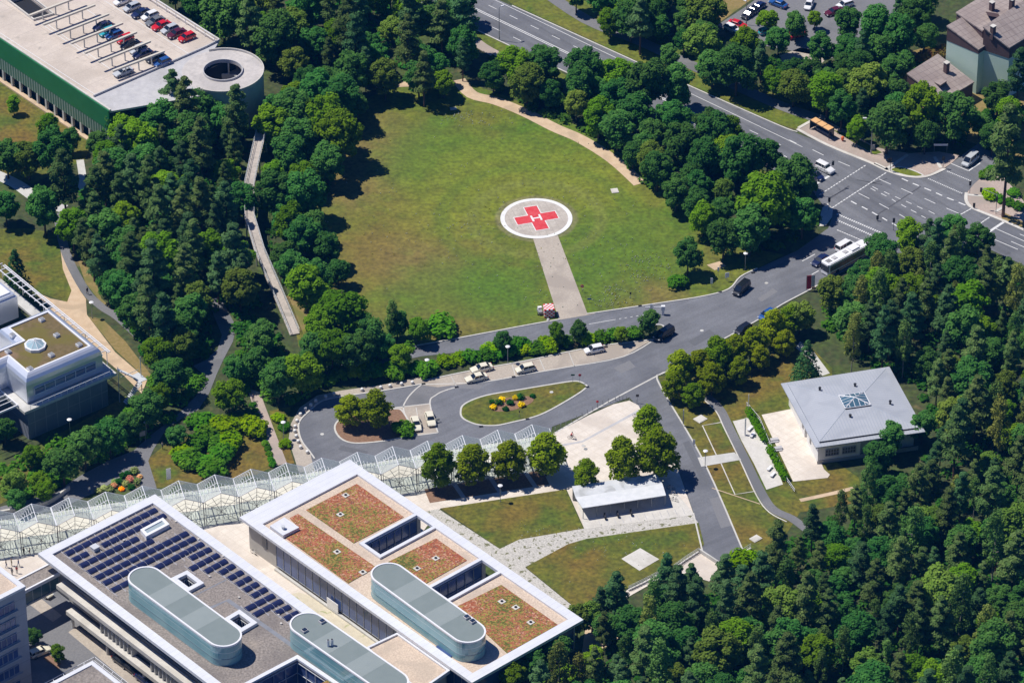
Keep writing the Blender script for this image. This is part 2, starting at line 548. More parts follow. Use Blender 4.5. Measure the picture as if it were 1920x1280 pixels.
    def mesh(s, name, mats, off=(0, 0, 0), smooth=False):
        me = bpy.data.meshes.new(name)
        o = Vector(off)
        me.from_pydata([(a[0] - o.x, a[1] - o.y, a[2] - o.z) for a in s.v], [], s.f)
        for x in (mats if isinstance(mats, (list, tuple)) else [mats]):
            me.materials.append(x)
        if any(s.m):
            me.polygons.foreach_set('material_index', s.m)
        if smooth:
            me.polygons.foreach_set('use_smooth', [True] * len(s.f))
        me.update()
        return me

    def build(s, name, mats, parent=None, smooth=False):
        """link as one object; world coordinates are taken relative to the thing's base"""
        r = parent
        while r is not None and r.parent is not None:
            r = r.parent
        o = bpy.data.objects.new(name, s.mesh(name, mats, r.location if r else (0, 0, 0), smooth))
        col.objects.link(o)
        o.parent = parent
        return o


def tag(o, label, cat, group=None):
    o['label'], o['category'] = label, cat
    if group:
        o['group'] = group
    return o


def thing(name, loc, label, cat, group=None, yaw=0.0):
    o = bpy.data.objects.new(name, None)
    o.empty_display_size = .3
    col.objects.link(o)
    o.location = loc
    o.rotation_euler = (0, 0, yaw)
    return tag(o, label, cat, group)


def struct(o, kind='structure'):
    o['kind'] = kind
    return o


KIDS = {}


def dup(src, loc, yaw=0.0, label=None, group=None, scale=None):
    if src.name not in KIDS:
        KIDS[src.name] = [(c, list(c.children)) for c in src.children]
    r = src.copy()
    col.objects.link(r)
    r.location, r.rotation_euler = loc, (0, 0, yaw)
    if label:
        r['label'] = label
    if group:
        r['group'] = group
    if scale:
        r.scale = scale if isinstance(scale, tuple) else (scale,) * 3
    for c, gs in KIDS[src.name]:
        k = c.copy()
        col.objects.link(k)
        k.parent = r
        for g in gs:
            h = g.copy()
            col.objects.link(h)
            h.parent = k
    return r


class Stock:
    """first use moves the thing itself, later uses copy it"""
    def __init__(s, make):
        s.make, s.src = make, None

    def put(s, loc, yaw, label, group=None, scale=None):
        if s.src is None:
            s.src = s.make()
            KIDS[s.src.name] = [(c, list(c.children)) for c in s.src.children]
            r = s.src
            r.location, r.rotation_euler = loc, (0, 0, yaw)
            r['label'] = label
            if group:
                r['group'] = group
            if scale:
                r.scale = scale if isinstance(scale, tuple) else (scale,) * 3
            return r
        r = dup(s.src, loc, yaw, label, group, scale or 1.0)
        if not group and 'group' in r:
            del r['group']
        return r


def smooth_loop(pts, n=5, closed=True):
    out = []
    k = len(pts)
    P = [Vector((p[0], p[1])) for p in pts]
    rng = range(k) if closed else range(k - 1)
    for i in rng:
        p0 = P[(i - 1) % k] if closed or i > 0 else P[i]
        p1, p2 = P[i], P[(i + 1) % k]
        p3 = P[(i + 2) % k] if closed or i + 2 < k else p2
        for j in range(n):
            t = j / n
            out.append(.5 * ((2 * p1) + (p2 - p0) * t + (2 * p0 - 5 * p1 + 4 * p2 - p3) * t * t + (3 * p1 - p0 - 3 * p2 + p3) * t ** 3))
    if not closed:
        out.append(P[-1])
    return out


def area(p):
    return sum(p[i][0] * p[(i + 1) % len(p)][1] - p[(i + 1) % len(p)][0] * p[i][1] for i in range(len(p))) / 2


def inset(poly, d):
    P = [Vector((p[0], p[1])) for p in poly]
    if area(P) < 0:
        P.reverse()
    out = []
    k = len(P)
    for i in range(k):
        a, b, c = P[i - 1], P[i], P[(i + 1) % k]
        e1, e2 = (b - a).normalized(), (c - b).normalized()
        n1, n2 = Vector((-e1.y, e1.x)), Vector((-e2.y, e2.x))
        m = (n1 + n2)
        m = m.normalized() if m.length > 1e-6 else n1
        out.append(b + m * d / max(.35, m.dot(n1)))
    return out


def sheet(name, pts, z, m, holes=(), sm=0, kind='structure'):
    W = [p.xy for p in GS(pts)]
    if sm:
        W = smooth_loop(W, sm)
    o = MB().flat(W, z, [[p.xy for p in GS(h)] for h in holes]).build(name, m)
    return struct(o, kind)


def ground_line(name, pts, wd, z, m, sm=4):
    W = [p.xy for p in GS(pts)]
    if sm:
        W = smooth_loop(W, sm, False)
    return struct(MB().ribbon(W, wd, z).build(name, m))


def island(name, pts, m, sm=5, h=.13, kw=.35, kerb=KERB):
    W = [p.xy for p in GS(pts)]
    if sm:
        W = smooth_loop(W, sm)
    inn = inset(W, kw)
    k = struct(MB().prism(W if area(W) > 0 else W[::-1], 0, h, [inn]).build(name + '_kerb', kerb))
    g = struct(MB().flat(inn, h - .03).build(name, m))
    return k, g


# ================================================================ THE SETTING: ground, lawns, roads, paths
struct(MB().flat([(-400, -500), (400, -500), (420, 600), (-420, 600)], 0).build('ground', FOREST))
sheet('helipad_lawn', [(640, 240), (690, 185), (740, 158), (800, 150), (890, 160), (960, 185), (1080, 235), (1160, 285), (1220, 330), (1290, 400), (1340, 440), (1430, 470), (1470, 478), (1420, 503), (1388, 520), (1366, 543), (1318, 555), (1110, 587), (980, 611), (850, 636), (740, 654), (640, 670), (560, 650), (545, 570), (590, 480), (580, 400), (600, 320)], .02, LAWN)
sheet('clinic_lawn', [(826, 953), (1060.6, 917.5), (1093.5, 991), (973, 1011.6), (937, 1029)], .09, LAWN2)
sheet('lower_lawn', [(985, 1063), (1065, 1020), (1100, 1010), (1310, 980), (1320, 1020), (1312, 1036), (1160, 1110), (1080, 1140)], .09, LAWN2)
sheet('hall_lawn', [(1235, 706), (1340, 700), (1420, 690), (1470, 640), (1520, 650), (1560, 690), (1560, 860), (1610, 895), (1620, 940), (1500, 960), (1475, 1000), (1440, 1035), (1392, 1029), (1320, 865), (1245, 735)], .02, LAWN2)
sheet('garden_lawn', [(275, 862), (320, 825), (420, 805), (490, 795), (517, 872), (480, 890), (292, 915)], .02, LAWN2)
sheet('west_lawn', [(-20, 430), (50, 428), (110, 438), (113, 470), (119, 505), (134, 545), (126, 566), (70, 548), (-20, 530)], .02, LAWN2, sm=0)
sheet('garage_lawn', [(-20, 140), (0, 150), (172, 262), (160, 300), (60, 345), (-20, 330)], .02, LAWN2)
sheet('bed_lawn', [(505, 770), (545, 762), (540, 830), (552, 868), (520, 872)], .02, LAWN2)
sheet('road_verge', [(880, -60), (960, 8), (1180, 108), (1300, 162), (1460, 233), (1495, 243), (1545, 222), (1460, 180), (1340, 122), (1204, 60), (1000, -50)], .02, LAWN)
sheet('near_verge', [(760, -10), (876, 49), (1100, 160), (1300, 258), (1512, 358), (1500, 372), (1290, 275), (1090, 172), (870, 66), (750, 5)], .02, LAWN)
sheet('parking_lawn', [(1320, -30), (1440, -30), (1420, -8), (1350, 42), (1325, 40)], .02, DRY)
sheet('garden_of_the_house', [(1640, 130), (1700, 100), (1760, 80), (1920, 120), (1920, 300), (1800, 260), (1690, 170)], .02, DRY)
sheet('dry_strip', [(146, 488), (166, 484), (190, 560), (228, 592), (212, 596), (160, 530)], .02, DRY)
sheet('bridge_lawn', [(535, 555), (600, 545), (600, 600), (556, 625)], .03, DRY)
sheet('west_verge', [(0, 880), (90, 825), (240, 740), (300, 745), (260, 800), (120, 880), (0, 945)], .02, LAWN2)

# --- asphalt
sheet('main_road', [(780, -69), (960, 12), (1180, 111.6), (1300, 166), (1460, 236.5), (1553, 273.6), (1664, 321.5), (1700, 331), (1735, 331), (1772, 316), (1808, 288), (1850, 258), (1905, 278), (1858, 318), (1826, 346), (1812, 362), (1812, 378), (1826, 393), (1880, 415), (1990, 462), (1990, 530), (1835, 458), (1740, 480), (1640, 470), (1570, 425), (1520, 352), (1300, 248), (929, 74), (780, 2)], .04, ASPHM)
sheet('access_road', [(1566, 392), (1700, 446), (1640, 480), (1540, 530), (1515, 545), (1465, 571), (1425, 597), (1330, 650), (1245, 698), (1233, 705), (1245, 735), (1320, 865), (1392, 1029), (1345, 1053), (1318, 1038), (1300, 960), (1265, 860), (1203, 772), (1180, 745), (1035, 800), (1033, 813), (590, 884), (581, 846), (568, 829), (561, 810), (562.5, 790), (581, 770), (607, 750), (660, 741), (719, 732), (793, 719), (905, 715), (990, 700), (1168, 668), (1227, 637), (1246, 624), (1243, 610), (1225, 609), (1100, 632), (960, 650), (790, 668), (640, 702), (600, 712), (600, 684), (740, 656), (850, 637), (980, 612), (1110, 588), (1245, 568), (1320, 556), (1368, 543), (1390, 520), (1420, 504), (1495, 470), (1553, 428)], .046, ASPH)
sheet('loop_pavement', [(800, 704), (719, 721), (640, 732), (595, 741), (562, 764), (545, 795), (541, 825), (552, 858), (560, 885), (620, 885), (700, 800), (800, 740)], .03, TAN, sm=0)
sheet('taxi_bays', [(1230, 634), (1146, 645.5), (1080, 657), (985, 677), (900, 692), (793, 714), (785, 721), (820, 726), (905, 716), (990, 701), (1060, 689), (1168, 669)], .06, TAN)
sheet('island_bays', [(735, 766), (805.5, 757), (821, 811), (776, 817)], .06, TAN)
sheet('bay_crossing', [(793, 720), (854, 727), (817, 741), (805, 757), (757, 766), (765, 744)], .052, ASPH2)
for i, pts in enumerate([[(793, 719), (776, 733), (762, 750), (757, 770), (776, 817)], [(856, 726), (835, 732), (817, 741), (806, 756), (821, 811)],
                         [(735, 765), (805, 757)], [(776, 817), (821, 811)], [(793, 721), (905, 716), (990, 701), (1060, 689), (1168, 669), (1230, 635)]]):
    ground_line('flush_kerb', pts, .28, .068, KERB)
for a, b in (((846, 706), (856, 725)), ((960, 683), (966, 704)), ((1011, 671), (1021, 694)), ((1066, 659), (1077, 687)), ((780, 764), (789, 812))):
    ground_line('bay_line', [a, b], .16, .068, CONC, 0)
ground_line('flush_kerb', [(1245, 698), (1190, 727), (1143, 752), (1040, 812)], .35, .068, KERB, 0)
sheet('plaza', [(-20, 979), (590, 885), (1033, 814), (1040, 812), (1105, 778), (1150, 758), (1180, 751), (1197, 760), (1203, 772), (1265, 862), (1300, 962), (1298, 966), (1096, 992), (1062, 917), (826, 953), (760, 1040), (600, 1290), (-20, 1290)], .06, PALE)
sheet('canopy_floor', [(-20, 981), (590, 887), (1033, 816), (1050, 845), (1060, 874), (790, 918), (600, 955), (300, 1000), (-20, 1050)], .07, CREAM)
sheet('gravel_court', [(822, 954), (937, 1029), (974, 1011), (1094, 991), (1296, 962), (1310, 981), (1100, 1011), (1065, 1021), (985, 1064), (1085, 1145), (1060, 1175), (850, 1010), (790, 960)], .08, GRAVEL)
sheet('strip_garden', [(560, 1110), (640, 1135), (900, 1330), (700, 1330), (480, 1130)], .08, mat('sparse_strip', (.56, .50, .38), (.62, .56, .43), 1.2, c4=(.30, .33, .14), s4=.5, t4=(.6, .7)))
sheet('yard_road', [(-20, 1105), (60, 1085), (110, 1090), (330, 1230), (420, 1330), (-20, 1330)], .075, ASPH2)
sheet('yard_bays', [(46, 1126), (70, 1116), (116, 1154), (99, 1166)], .085, TAN)
sheet('yard_strip', [(128, 1185), (144, 1174), (330, 1310), (300, 1330)], .085, TAN)
sheet('yard_kerb_bed', [(80, 1234), (92, 1226), (115, 1244), (110, 1256)], .085, MULCH)
sheet('plaza_channel', [(1054, 836.5), (1092, 829.5), (1103, 824), (1199, 772), (1197, 768), (1092, 826), (1054, 833)], .07, CONCW)
sheet('tree_row_bed', [(795, 916), (1016, 880), (1030, 908), (806, 943)], .068, MULCH)
for x in (862, 930, 996):
    ground_line('bed_crossing', [(x - 12, 905 - .16 * (x - 862)), (x + 8, 934 - .16 * (x - 862))], .9, .076, CONCW, 0)
sheet('concrete_slab', [(1200.4, 1028), (1236, 1049), (1199, 1070.5), (1165, 1048)], .16, CONCL)
sheet('ramp_yard', [(1311, 1036), (1349, 1061), (1330, 1090), (1263, 1070)], .1, PALE)
sheet('lower_walk', [(1231, 1077), (1240, 1084), (1183, 1116), (1110, 1165), (1100, 1158), (1175, 1107)], .1, PALE)
sheet('forest_track', [(1100, 1160), (1120, 1150), (1200, 1180), (1130, 1215), (1090, 1230)], .05, SAND)

# --- lighter paths
ground_line('sandy_path', [(705, 160), (770, 158)], 2.2, .06, SAND)
ground_line('sandy_path', [(860, 150), (885, 178), (930, 190), (985, 212), (1040, 240), (1090, 262), (1150, 300), (1200, 345)], 3.0, .06, SAND)
sheet('bare_patch', [(1325, 497), (1350, 490), (1362, 499), (1340, 507)], .05, SAND)
ground_line('north_footpath', [(1000, -30), (1100, 38), (1204, 80), (1340, 143), (1460, 197), (1545, 226)], 3.2, .06, ASPH2)
ground_line('road_side_path', [(855, 50), (905, 88), (950, 112)], 2.6, .06, PINK)
sheet('bus_stop_pavement', [(1492, 243), (1531, 221), (1560, 232), (1600, 252), (1640, 276), (1665, 282), (1705, 288), (1760, 285), (1800, 292), (1785, 306), (1772, 315), (1735, 330), (1700, 330), (1664, 320), (1630, 304), (1553, 272)], .1, PINK)
sheet('stop_verge', [(1560, 244), (1590, 252), (1625, 270), (1654, 287), (1640, 291), (1600, 268)], .13, LAWN)
sheet('corner_pavement', [(1826, 346), (1850, 325), (1885, 335), (1925, 385), (1960, 452), (1880, 413), (1826, 391.5), (1813, 378), (1813, 362)], .1, PINK)
sheet('side_verge', [(1880, 398), (1950, 432), (1960, 455), (1878, 411)], .13, DRY)
island('corner_grass', [(1668, 320), (1682, 313), (1705, 317), (1732, 329), (1718, 333), (1695, 330)], LAWN, 4, .16)
for pts in ([(1495, 243), (1553, 273.4), (1630, 305), (1664, 321), (1698, 331), (1735, 332), (1772, 317)], [(1497, 241), (1531, 222)], [(1660, 319), (1702, 291)],
            [(1752, 295), (1764, 316)], [(1640, 307), (1668, 320)], [(1812, 362), (1812, 378), (1826, 392), (1880, 414), (1960, 450)], [(1815, 366), (1845, 369)], [(1866, 398), (1884, 388)]):
    W = smooth_loop([p.xy for p in GS(pts)], 4, False)
    struct(MB().wallstrip(W, .7, .03, .17).build('pavement_kerb', CONCL))
sheet('mouth_island', [(1540, 392), (1552, 382), (1562, 393), (1560, 408), (1548, 424), (1536, 425)], .12, CONCL)
for pts in ([(1100, 589), (1245, 567.5), (1320, 555.5), (1366, 542.5), (1388, 519.5), (1420, 503.5)], [(600, 683), (740, 655.5), (850, 636), (980, 611.5), (1050, 599)],
            [(1227, 637), (1146, 646), (1080, 657), (985, 677), (900, 692), (793, 714)], [(1227, 637), (1244, 625), (1243, 611), (1225, 609)],
            [(1540, 531), (1515, 545.5), (1465, 572), (1425, 598), (1330, 651), (1246, 699), (1232, 706), (1244, 735), (1320, 866), (1392, 1030)],
            [(793, 720), (719, 732.5), (660, 741), (607, 750.5), (581, 770), (562, 790), (560.5, 810), (567, 829), (580, 846), (590, 860)],
            [(1300, 962), (1318, 1038)], [(1180, 111), (1300, 165), (1460, 235.6), (1495, 248)], [(960, 11.5), (1180, 111)], [(780, 2), (929, 74), (1300, 248), (1515, 350)]):
    W = smooth_loop([p.xy for p in GS(pts)], 4, False)
    struct(MB().wallstrip(W, .3, .02, .15).build('road_kerb', KERB))
island('tree_island', [(626, 803), (636, 786), (670, 772), (735, 766), (757, 772), (775, 812), (755, 821), (719, 828), (666, 832), (638, 823)], MULCH)
island('teardrop_island', [(862, 773), (870, 757), (910, 741), (980, 729), (1040, 719), (1078, 714), (1096, 719), (1100, 728), (1066, 751), (1013, 779), (960, 793), (928, 799), (894, 797), (868, 786)], LAWN2)
sheet('flower_bed', [(918, 764), (930, 752), (965, 745), (995, 744), (1000, 752), (985, 762), (960, 770), (930, 772)], .14, MULCH, sm=4)
sheet('pad_path', [(999, 446), (1046, 442), (1101, 587), (1118, 588), (1102, 591), (1048, 600)], .06, TAN)
# garden and hall paths
sheet('garden_path', [(396, 560), (412, 556), (443, 612), (437, 640), (420, 672), (407, 700), (392, 738), (372, 768), (345, 782), (312, 804), (288, 842), (278, 864), (294, 915), (266, 921), (257, 884), (228, 893), (185, 920), (110, 955), (0, 975), (0, 950), (100, 925), (150, 892), (200, 865), (250, 845), (290, 810), (330, 780), (368, 742), (386, 706), (362, 686), (385, 676), (408, 655), (416, 628), (400, 590)], .05, ASPH2)
sheet('pink_path', [(463, 728), (487, 735), (538, 868), (514, 874)], .06, PINK)
sheet('dry_bank', [(166, 594), (192, 598), (235, 640), (284, 704), (272, 708), (216, 656)], .045, DRY)
sheet('sandy_walk', [(110, 440), (119, 438), (127, 480), (150, 545), (161, 560), (163, 590), (216, 660), (276, 712), (266, 738), (230, 702), (190, 668), (150, 632), (110, 596), (62, 545), (95, 560), (126, 566), (134, 545), (118, 505)], .04, SAND)
ground_line('west_path', [(108, 400), (117, 450), (130, 490), (160, 545), (190, 575), (222, 596), (270, 640)], 1.9, .06, ASPH2)
ground_line('pale_path', [(-20, 322), (30, 345), (70, 372), (120, 392)], 3.0, .05, CONC)
ground_line('pale_path', [(150, 300), (155, 335), (152, 360)], 1.6, .05, CONC)
ground_line('hall_path', [(1325, 742), (1350, 768), (1366, 800), (1396, 860), (1428, 925), (1450, 955), (1485, 972), (1512, 992)], 1.9, .06, ASPH2)
for pts in ([(1318, 748), (1343, 772), (1358, 803), (1388, 864), (1419, 930), (1442, 960), (1475, 978)],):
    ground_line('path_edge', pts, .25, .075, CONCL)
sheet('hall_forecourt', [(1374, 790), (1404, 783), (1442, 840), (1468, 908), (1437, 918), (1414, 870), (1390, 826)], .08, CONCL)
sheet('cross_path', [(1308, 858), (1377, 848), (1390, 862), (1315, 875)], .08, CONC)
for pts in ([(1352, 792), (1317, 798), (1343, 853)], [(1352, 869), (1378, 927), (1416, 921)], [(1335, 915), (1380, 930), (1425, 945)]):
    ground_line('lawn_edging', pts, .22, .09, CONCL if pts[0][0] != 1335 else SAND, 0)
sheet('hall_terrace', [(1428, 778), (1494, 765), (1545, 880), (1556, 890), (1552, 896), (1487, 903), (1462, 850)], .1, PALE)
sheet('stepped_path', [(1500, 640), (1526, 660), (1556, 700), (1538, 706), (1515, 672), (1492, 652)], .06, CONC)
ground_line('worn_path', [(1500, 938), (1560, 925), (1600, 915)], 1.0, .06, SAND)
sheet('north_parking', [(1345, 48), (1400, 12), (1450, -25), (1720, -25), (1640, 70), (1560, 110), (1400, 80)], .05, ASPH2)
sheet('service_lane', [(1450, 110), (1500, 90), (1560, 100), (1520, 140)], .05, TAN)
sheet('shelter_slab', [(1072, 905), (1240, 890), (1300, 962), (1297, 966), (1096, 992)], .1, CONCL)
for i in range(12):
    x = 1122 + i * 14.3
    ground_line('stand_line', [(x, 976 - i * 2.1), (x + 5, 987 - i * 2.1)], .12, .115, CONCW, 0)

# --- painted markings
mk = MB()
J = lambda x, y: (1480 + x / 4.364, 200 + y / 4.364)


def dash(a, b, wd, n=1, fill=.5, z=.07):
    A, B = G(*a), G(*b)
    for i in range(n):
        t0, t1 = i / n, (i + (fill if n > 1 else 1)) / n
        p, q = A.lerp(B, t0), A.lerp(B, t1)
        mk.ribbon([p.xy, q.xy], wd, z)


for a, b, wd, n, fl in [((245, 725), (630, 478), .25, 17, .7), ((350, 830), (795, 540), .25, 20, .8), ((1135, 590), (1420, 715), .3, 20, .6), ((1290, 530), (1490, 612), .3, 14, .6),
                        ((390, 880), (800, 1055), .5, 24, .6), ((390, 930), (690, 1060), .5, 18, .6), ((390, 1010), (580, 1090), .25, 10, .8), ((1310, 935), (1490, 835), .25, 8, .9),
                        ((1535, 975), (1640, 905), .25, 5, .9), ((1620, 1035), (1755, 945), .6, 1, 1), ((140, 680), (325, 570), .6, 1, 1)]:
    dash(J(*a), J(*b), wd, n, fl)
LA = [((920, 590), (970, 612)), ((1010, 630), (1060, 650)), ((1105, 668), (1160, 690)), ((1200, 708), (1250, 730)), ((1290, 748), (1345, 768)), ((1385, 785), (1440, 808)),
      ((505, 775), (550, 800)), ((593, 820), (640, 845)), ((677, 865), (720, 890)), ((760, 910), (800, 935)), ((840, 955), (880, 978))]
LB = [((735, 595), (830, 638)), ((915, 672), (1010, 715)), ((1105, 753), (1195, 795)), ((1285, 833), (1385, 875)), ((680, 657), (725, 680)), ((775, 698), (820, 720)), ((865, 738), (910, 760)),
      ((955, 777), (1000, 797)), ((1045, 817), (1090, 838)), ((1140, 855), (1190, 880)), ((665, 670), (705, 692)), ((750, 712), (795, 735)), ((840, 760), (870, 780)), ((915, 803), (955, 825)),
      ((995, 847), (1040, 870)), ((1080, 895), (1115, 913)), ((565, 710), (655, 755)), ((735, 795), (815, 838)), ((900, 883), (980, 930)), ((400, 450), (495, 490)), ((190, 355), (280, 400)),
      ((0, 275), (60, 305)), ((1690, 1000), (1940, 1110)), ((1610, 1060), (1870, 1170)), ((1815, 1105), (1930, 1155)), ((1885, 1045), (1930, 1063))]
for a, b in LA:
    dash(J(*a), J(*b), .32)
for a, b in LB:
    dash(J(*a), J(*b), .18)
road = lambda t, k: (876 + 628 * t + 5.5 * k, 48 + 300 * t - 3.64 * k)   # along the dual carriageway, k metres from the near edge
for k, wd, n in ((5.8, .2, 1), (6.25, .2, 1), (11.5, .15, 1)):
    dash(road(-.2, k), road(.9, k), wd, n)
for k in (3, 9):
    dash(road(-.2, k), road(.9, k), .16, 17, .38)
dash((1504, 490), (1528, 477), .2)
dash((1522, 515), (1535, 508), .2)
dash((1104, 608), (1150, 600), .14)
dash((1150, 600), (1235, 586), .14, 8, .4)
dash((1783, 307), (1816, 321), .2)
dash((1816, 321), (1838, 306), .3)
struct(mk.build('road_markings', PAINT))
sm_ = MB()
for a, b in (((720, 885), (1075, 655)), ((330, 755), (490, 650)), ((550, 600), (760, 640)), ((650, 640), (800, 590))):
    sm_.ribbon([G(*J(*a)).xy, G(*J(*b)).xy], .3, .06)
struct(sm_.build('tar_seams', ASPHD))
PATCH = mat('asphalt_repair', (.118, .122, .136), (.135, .139, .152), 3, rough=.9)
PATCHL = mat('asphalt_repair_pale', (.185, .185, .195), (.205, .205, .215), 3, rough=.9)
for k_, (pts, m_) in enumerate([([(1290, 640), (1330, 618), (1342, 626), (1302, 649)], PATCH), ([(1420, 560), (1450, 541), (1458, 547), (1428, 566)], PATCHL), ([(640, 835), (690, 846), (686, 855), (634, 843)], PATCH), ([(1280, 830), (1292, 826), (1330, 905), (1318, 909)], PATCH), ([(850, 718), (905, 722), (900, 730), (845, 727)], PATCHL), ([(1150, 690), (1180, 676), (1192, 688), (1165, 700)], PATCHL), ([(1330, 935), (1350, 930), (1372, 985), (1352, 990)], PATCHL), ([(1590, 330), (1625, 346), (1618, 351), (1583, 335)], PATCH), ([(1720, 395), (1750, 408), (1742, 414), (1712, 401)], PATCH), ([(1130, 110), (1180, 133), (1176, 136), (1126, 113)], PATCH)]):
    sheet('asphalt_patch', pts, .0545, m_)


# ================================================================ BUILDINGS
def PX(pts, z):
    return [p.xy for p in GS(pts, z)]


def lerp2(a, b, t):
    return Vector((a[0] + (b[0] - a[0]) * t, a[1] + (b[1] - a[1]) * t))


def glazing(mb, a, b, z0, z1, n, bars=0, m=0, t=.08):
    """mullions standing proud of a facade line a-b"""
    for i in range(n + 1):
        p = lerp2(a, b, i / n)
        mb.box(p.x, p.y, z0, z1, .1, .1, math.atan2(b[1] - a[1], b[0] - a[0]), m)
    for k in range(bars + 1):
        z = z0 + (z1 - z0) * k / max(1, bars)
        mb.bar(a, b, .12, z - .05, z + .05, m)


def stadium(c1, c2, r, n=18):
    d = Vector((c2[0] - c1[0], c2[1] - c1[1])).normalized()
    a0 = math.atan2(d.y, d.x)
    out = []
    for c, s in ((c2, a0 - math.pi / 2), (c1, a0 + math.pi / 2)):
        for i in range(n + 1):
            t = s + math.pi * i / n
            out.append(Vector((c[0] + r * math.cos(t), c[1] + r * math.sin(t))))
    return out


def pavilion(parent, c1, c2, zb, zt, r=3.3, marks=()):
    """rounded glass plant room on a roof: part with roof and rim below it"""
    a, b = G(*c1, zt).xy, G(*c2, zt).xy
    S = stadium(a, b, r)
    g = MB().prism(inset(S, .06), zb, zt - .36, bottom=False).build('rooftop_pavilion', PODGLASS, parent, False)
    MB().prism(S, zt - .35, zt, [inset(S, .32)]).build('roof_rim', WMETAL, g)
    I = inset(S, .34)
    n = 5
    top = MB()
    top.prism(I, zt - .3, zt - .12, m=0)
    d = (Vector(b) - Vector(a))
    q = Vector((-d.y, d.x)).normalized() * (r - .4)
    for i in range(n):
        if i % 2:
            p0, p1 = Vector(a) + d * (i / n), Vector(a) + d * ((i + 1) / n)
            top.face([(*(p0 - q), zt - .11), (*(p1 - q), zt - .11), (*(p1 + q), zt - .11), (*(p0 + q), zt - .11)], 1)
    top.build('pavilion_roof', [PODROOF, PODROOF2], g)
    bands = MB()
    for z in (zb + (zt - zb) * .33,):
        bands.prism(inset(S, -.0), z - .04, z + .04, [inset(S, .1)])
    bands.prism(inset(S, -.01), zb, zb + .15, [inset(S, .1)])
    bands.build('facade_band', mat('teal_band', (.16, .24, .27), rough=.4), g)
    for px, py, kind in marks:
        p = G(px, py, zt)
        if kind == 'hatch':
            MB().box(p.x, p.y, zt - .12, zt + .3, 1.1, .9, A_AB).box(p.x, p.y, zt + .3, zt + .42, .8, .65, A_AB, 1).build('roof_hatch', [CONCW, DARKGLASS], g)
        else:
            m = MB()
            for s in (-.35, .35):
                m.cyl(p.x + s, p.y + s * .3, zt - .12, zt + 1.3, .26, 10)
                m.cyl(p.x + s, p.y + s * .3, zt + 1.3, zt + 1.34, .2, 10, 1)
            m.build('exhaust_pipe', [LIGHTSTEEL, DARK], g)
    return g


def curb_frame(name, poly, z0, z1, wd, m, parent):
    """raised frame round an opening"""
    return MB().prism(inset(poly, -wd) if area(poly) > 0 else inset(poly, -wd), z0, z1, [poly]).build(name, m, parent)


def ccw(p):
    p = [Vector((a[0], a[1])) for a in p]
    return p if area(p) > 0 else p[::-1]


# ---------------------------------------------------------------- clinic wing with sedum beds
ZS = 7.5
A4 = PX([(449, 969), (656, 861), (1085, 1158), (885, 1279)], ZS)
Au, Av = (A4[1] - A4[0]).normalized(), (A4[3] - A4[0]).normalized()
AW, AL = (A4[1] - A4[0]).length, (A4[3] - A4[0]).length
fr = lambda u, v: A4[0] + Au * u + Av * v
clinic = thing('clinic_wing', (*A4[3], 0), 'long flat roofed clinic wing with red and orange sedum beds and a white roof rim', 'building')
outer = ccw([fr(0, 0), fr(AW, 0), fr(AW, AL), fr(0, AL)])
inner = ccw([fr(1.9, 4.5), fr(AW - 2, 4.5), fr(AW - 2, AL - 2), fr(1.9, AL - 2)])
c1 = ccw(PX([(681, 1018), (713, 1039), (812, 985), (783, 964.5)], ZS))
c2 = ccw(PX([(806, 1101), (838, 1122), (934, 1070), (904, 1049)], ZS))


def uv(p):
    d = Vector((p[0], p[1])) - A4[0]
    return d.dot(Au), d.dot(Av)


cut = []
for c in (c1, c2):
    us, vs = [uv(p)[0] for p in c], [uv(p)[1] for p in c]
    cut.append((sum(sorted(us)[:2]) / 2, AW - 2.0, sum(sorted(vs)[:2]) / 2, sum(sorted(vs)[2:]) / 2))
c1, c2 = [ccw([fr(u0, v0), fr(u1, v0), fr(u1, v1), fr(u0, v1)]) for u0, u1, v0, v1 in cut]
walls = ccw([fr(1.2, 1.2), fr(AW - 1.0, 1.2), fr(AW - 1.0, AL - 1.2), fr(1.2, AL - 1.2)])
ring_ = [fr(1.2, 1.2), fr(AW - 1.0, 1.2)]
for c in (c1, c2):
    us, vs = [uv(p)[0] for p in c], [uv(p)[1] for p in c]
    ring_ += [fr(AW - 1.0, min(vs) - .15), fr(min(us) - .15, min(vs) - .15), fr(min(us) - .15, max(vs) + .15), fr(AW - 1.0, max(vs) + .15)]
    q = ccw([fr(min(us), min(vs)), fr(AW - 1, min(vs)), fr(AW - 1, max(vs)), fr(min(us), max(vs))])
    MB().prism(q, 0, .12).build('courtyard_floor', CONC, clinic)
ring_ += [fr(AW - 1.0, AL - 1.2), fr(1.2, AL - 1.2)]
MB().prism(ccw(ring_), 0, ZS - .63, bottom=False).build('wall', BEIGE, clinic)
ro = MB()
ro.prism(outer, ZS - .6, ZS, [inner])
rim = ro.build('roof_rim', EDGE_AD, clinic)
dk_ = [fr(1.88, 4.48), fr(AW - 1.98, 4.48)]
for u0, u1, v0, v1 in cut:
    dk_ += [fr(AW - 1.98, v0 - .7), fr(u0 - .7, v0 - .7), fr(u0 - .7, v1 + .7), fr(AW - 1.98, v1 + .7)]
dk_ += [fr(AW - 1.98, AL - 1.98), fr(1.88, AL - 1.98)]
MB().prism(ccw(dk_), ZS - .62, ZS - .42).build('gravel_roof', TROOF, clinic)
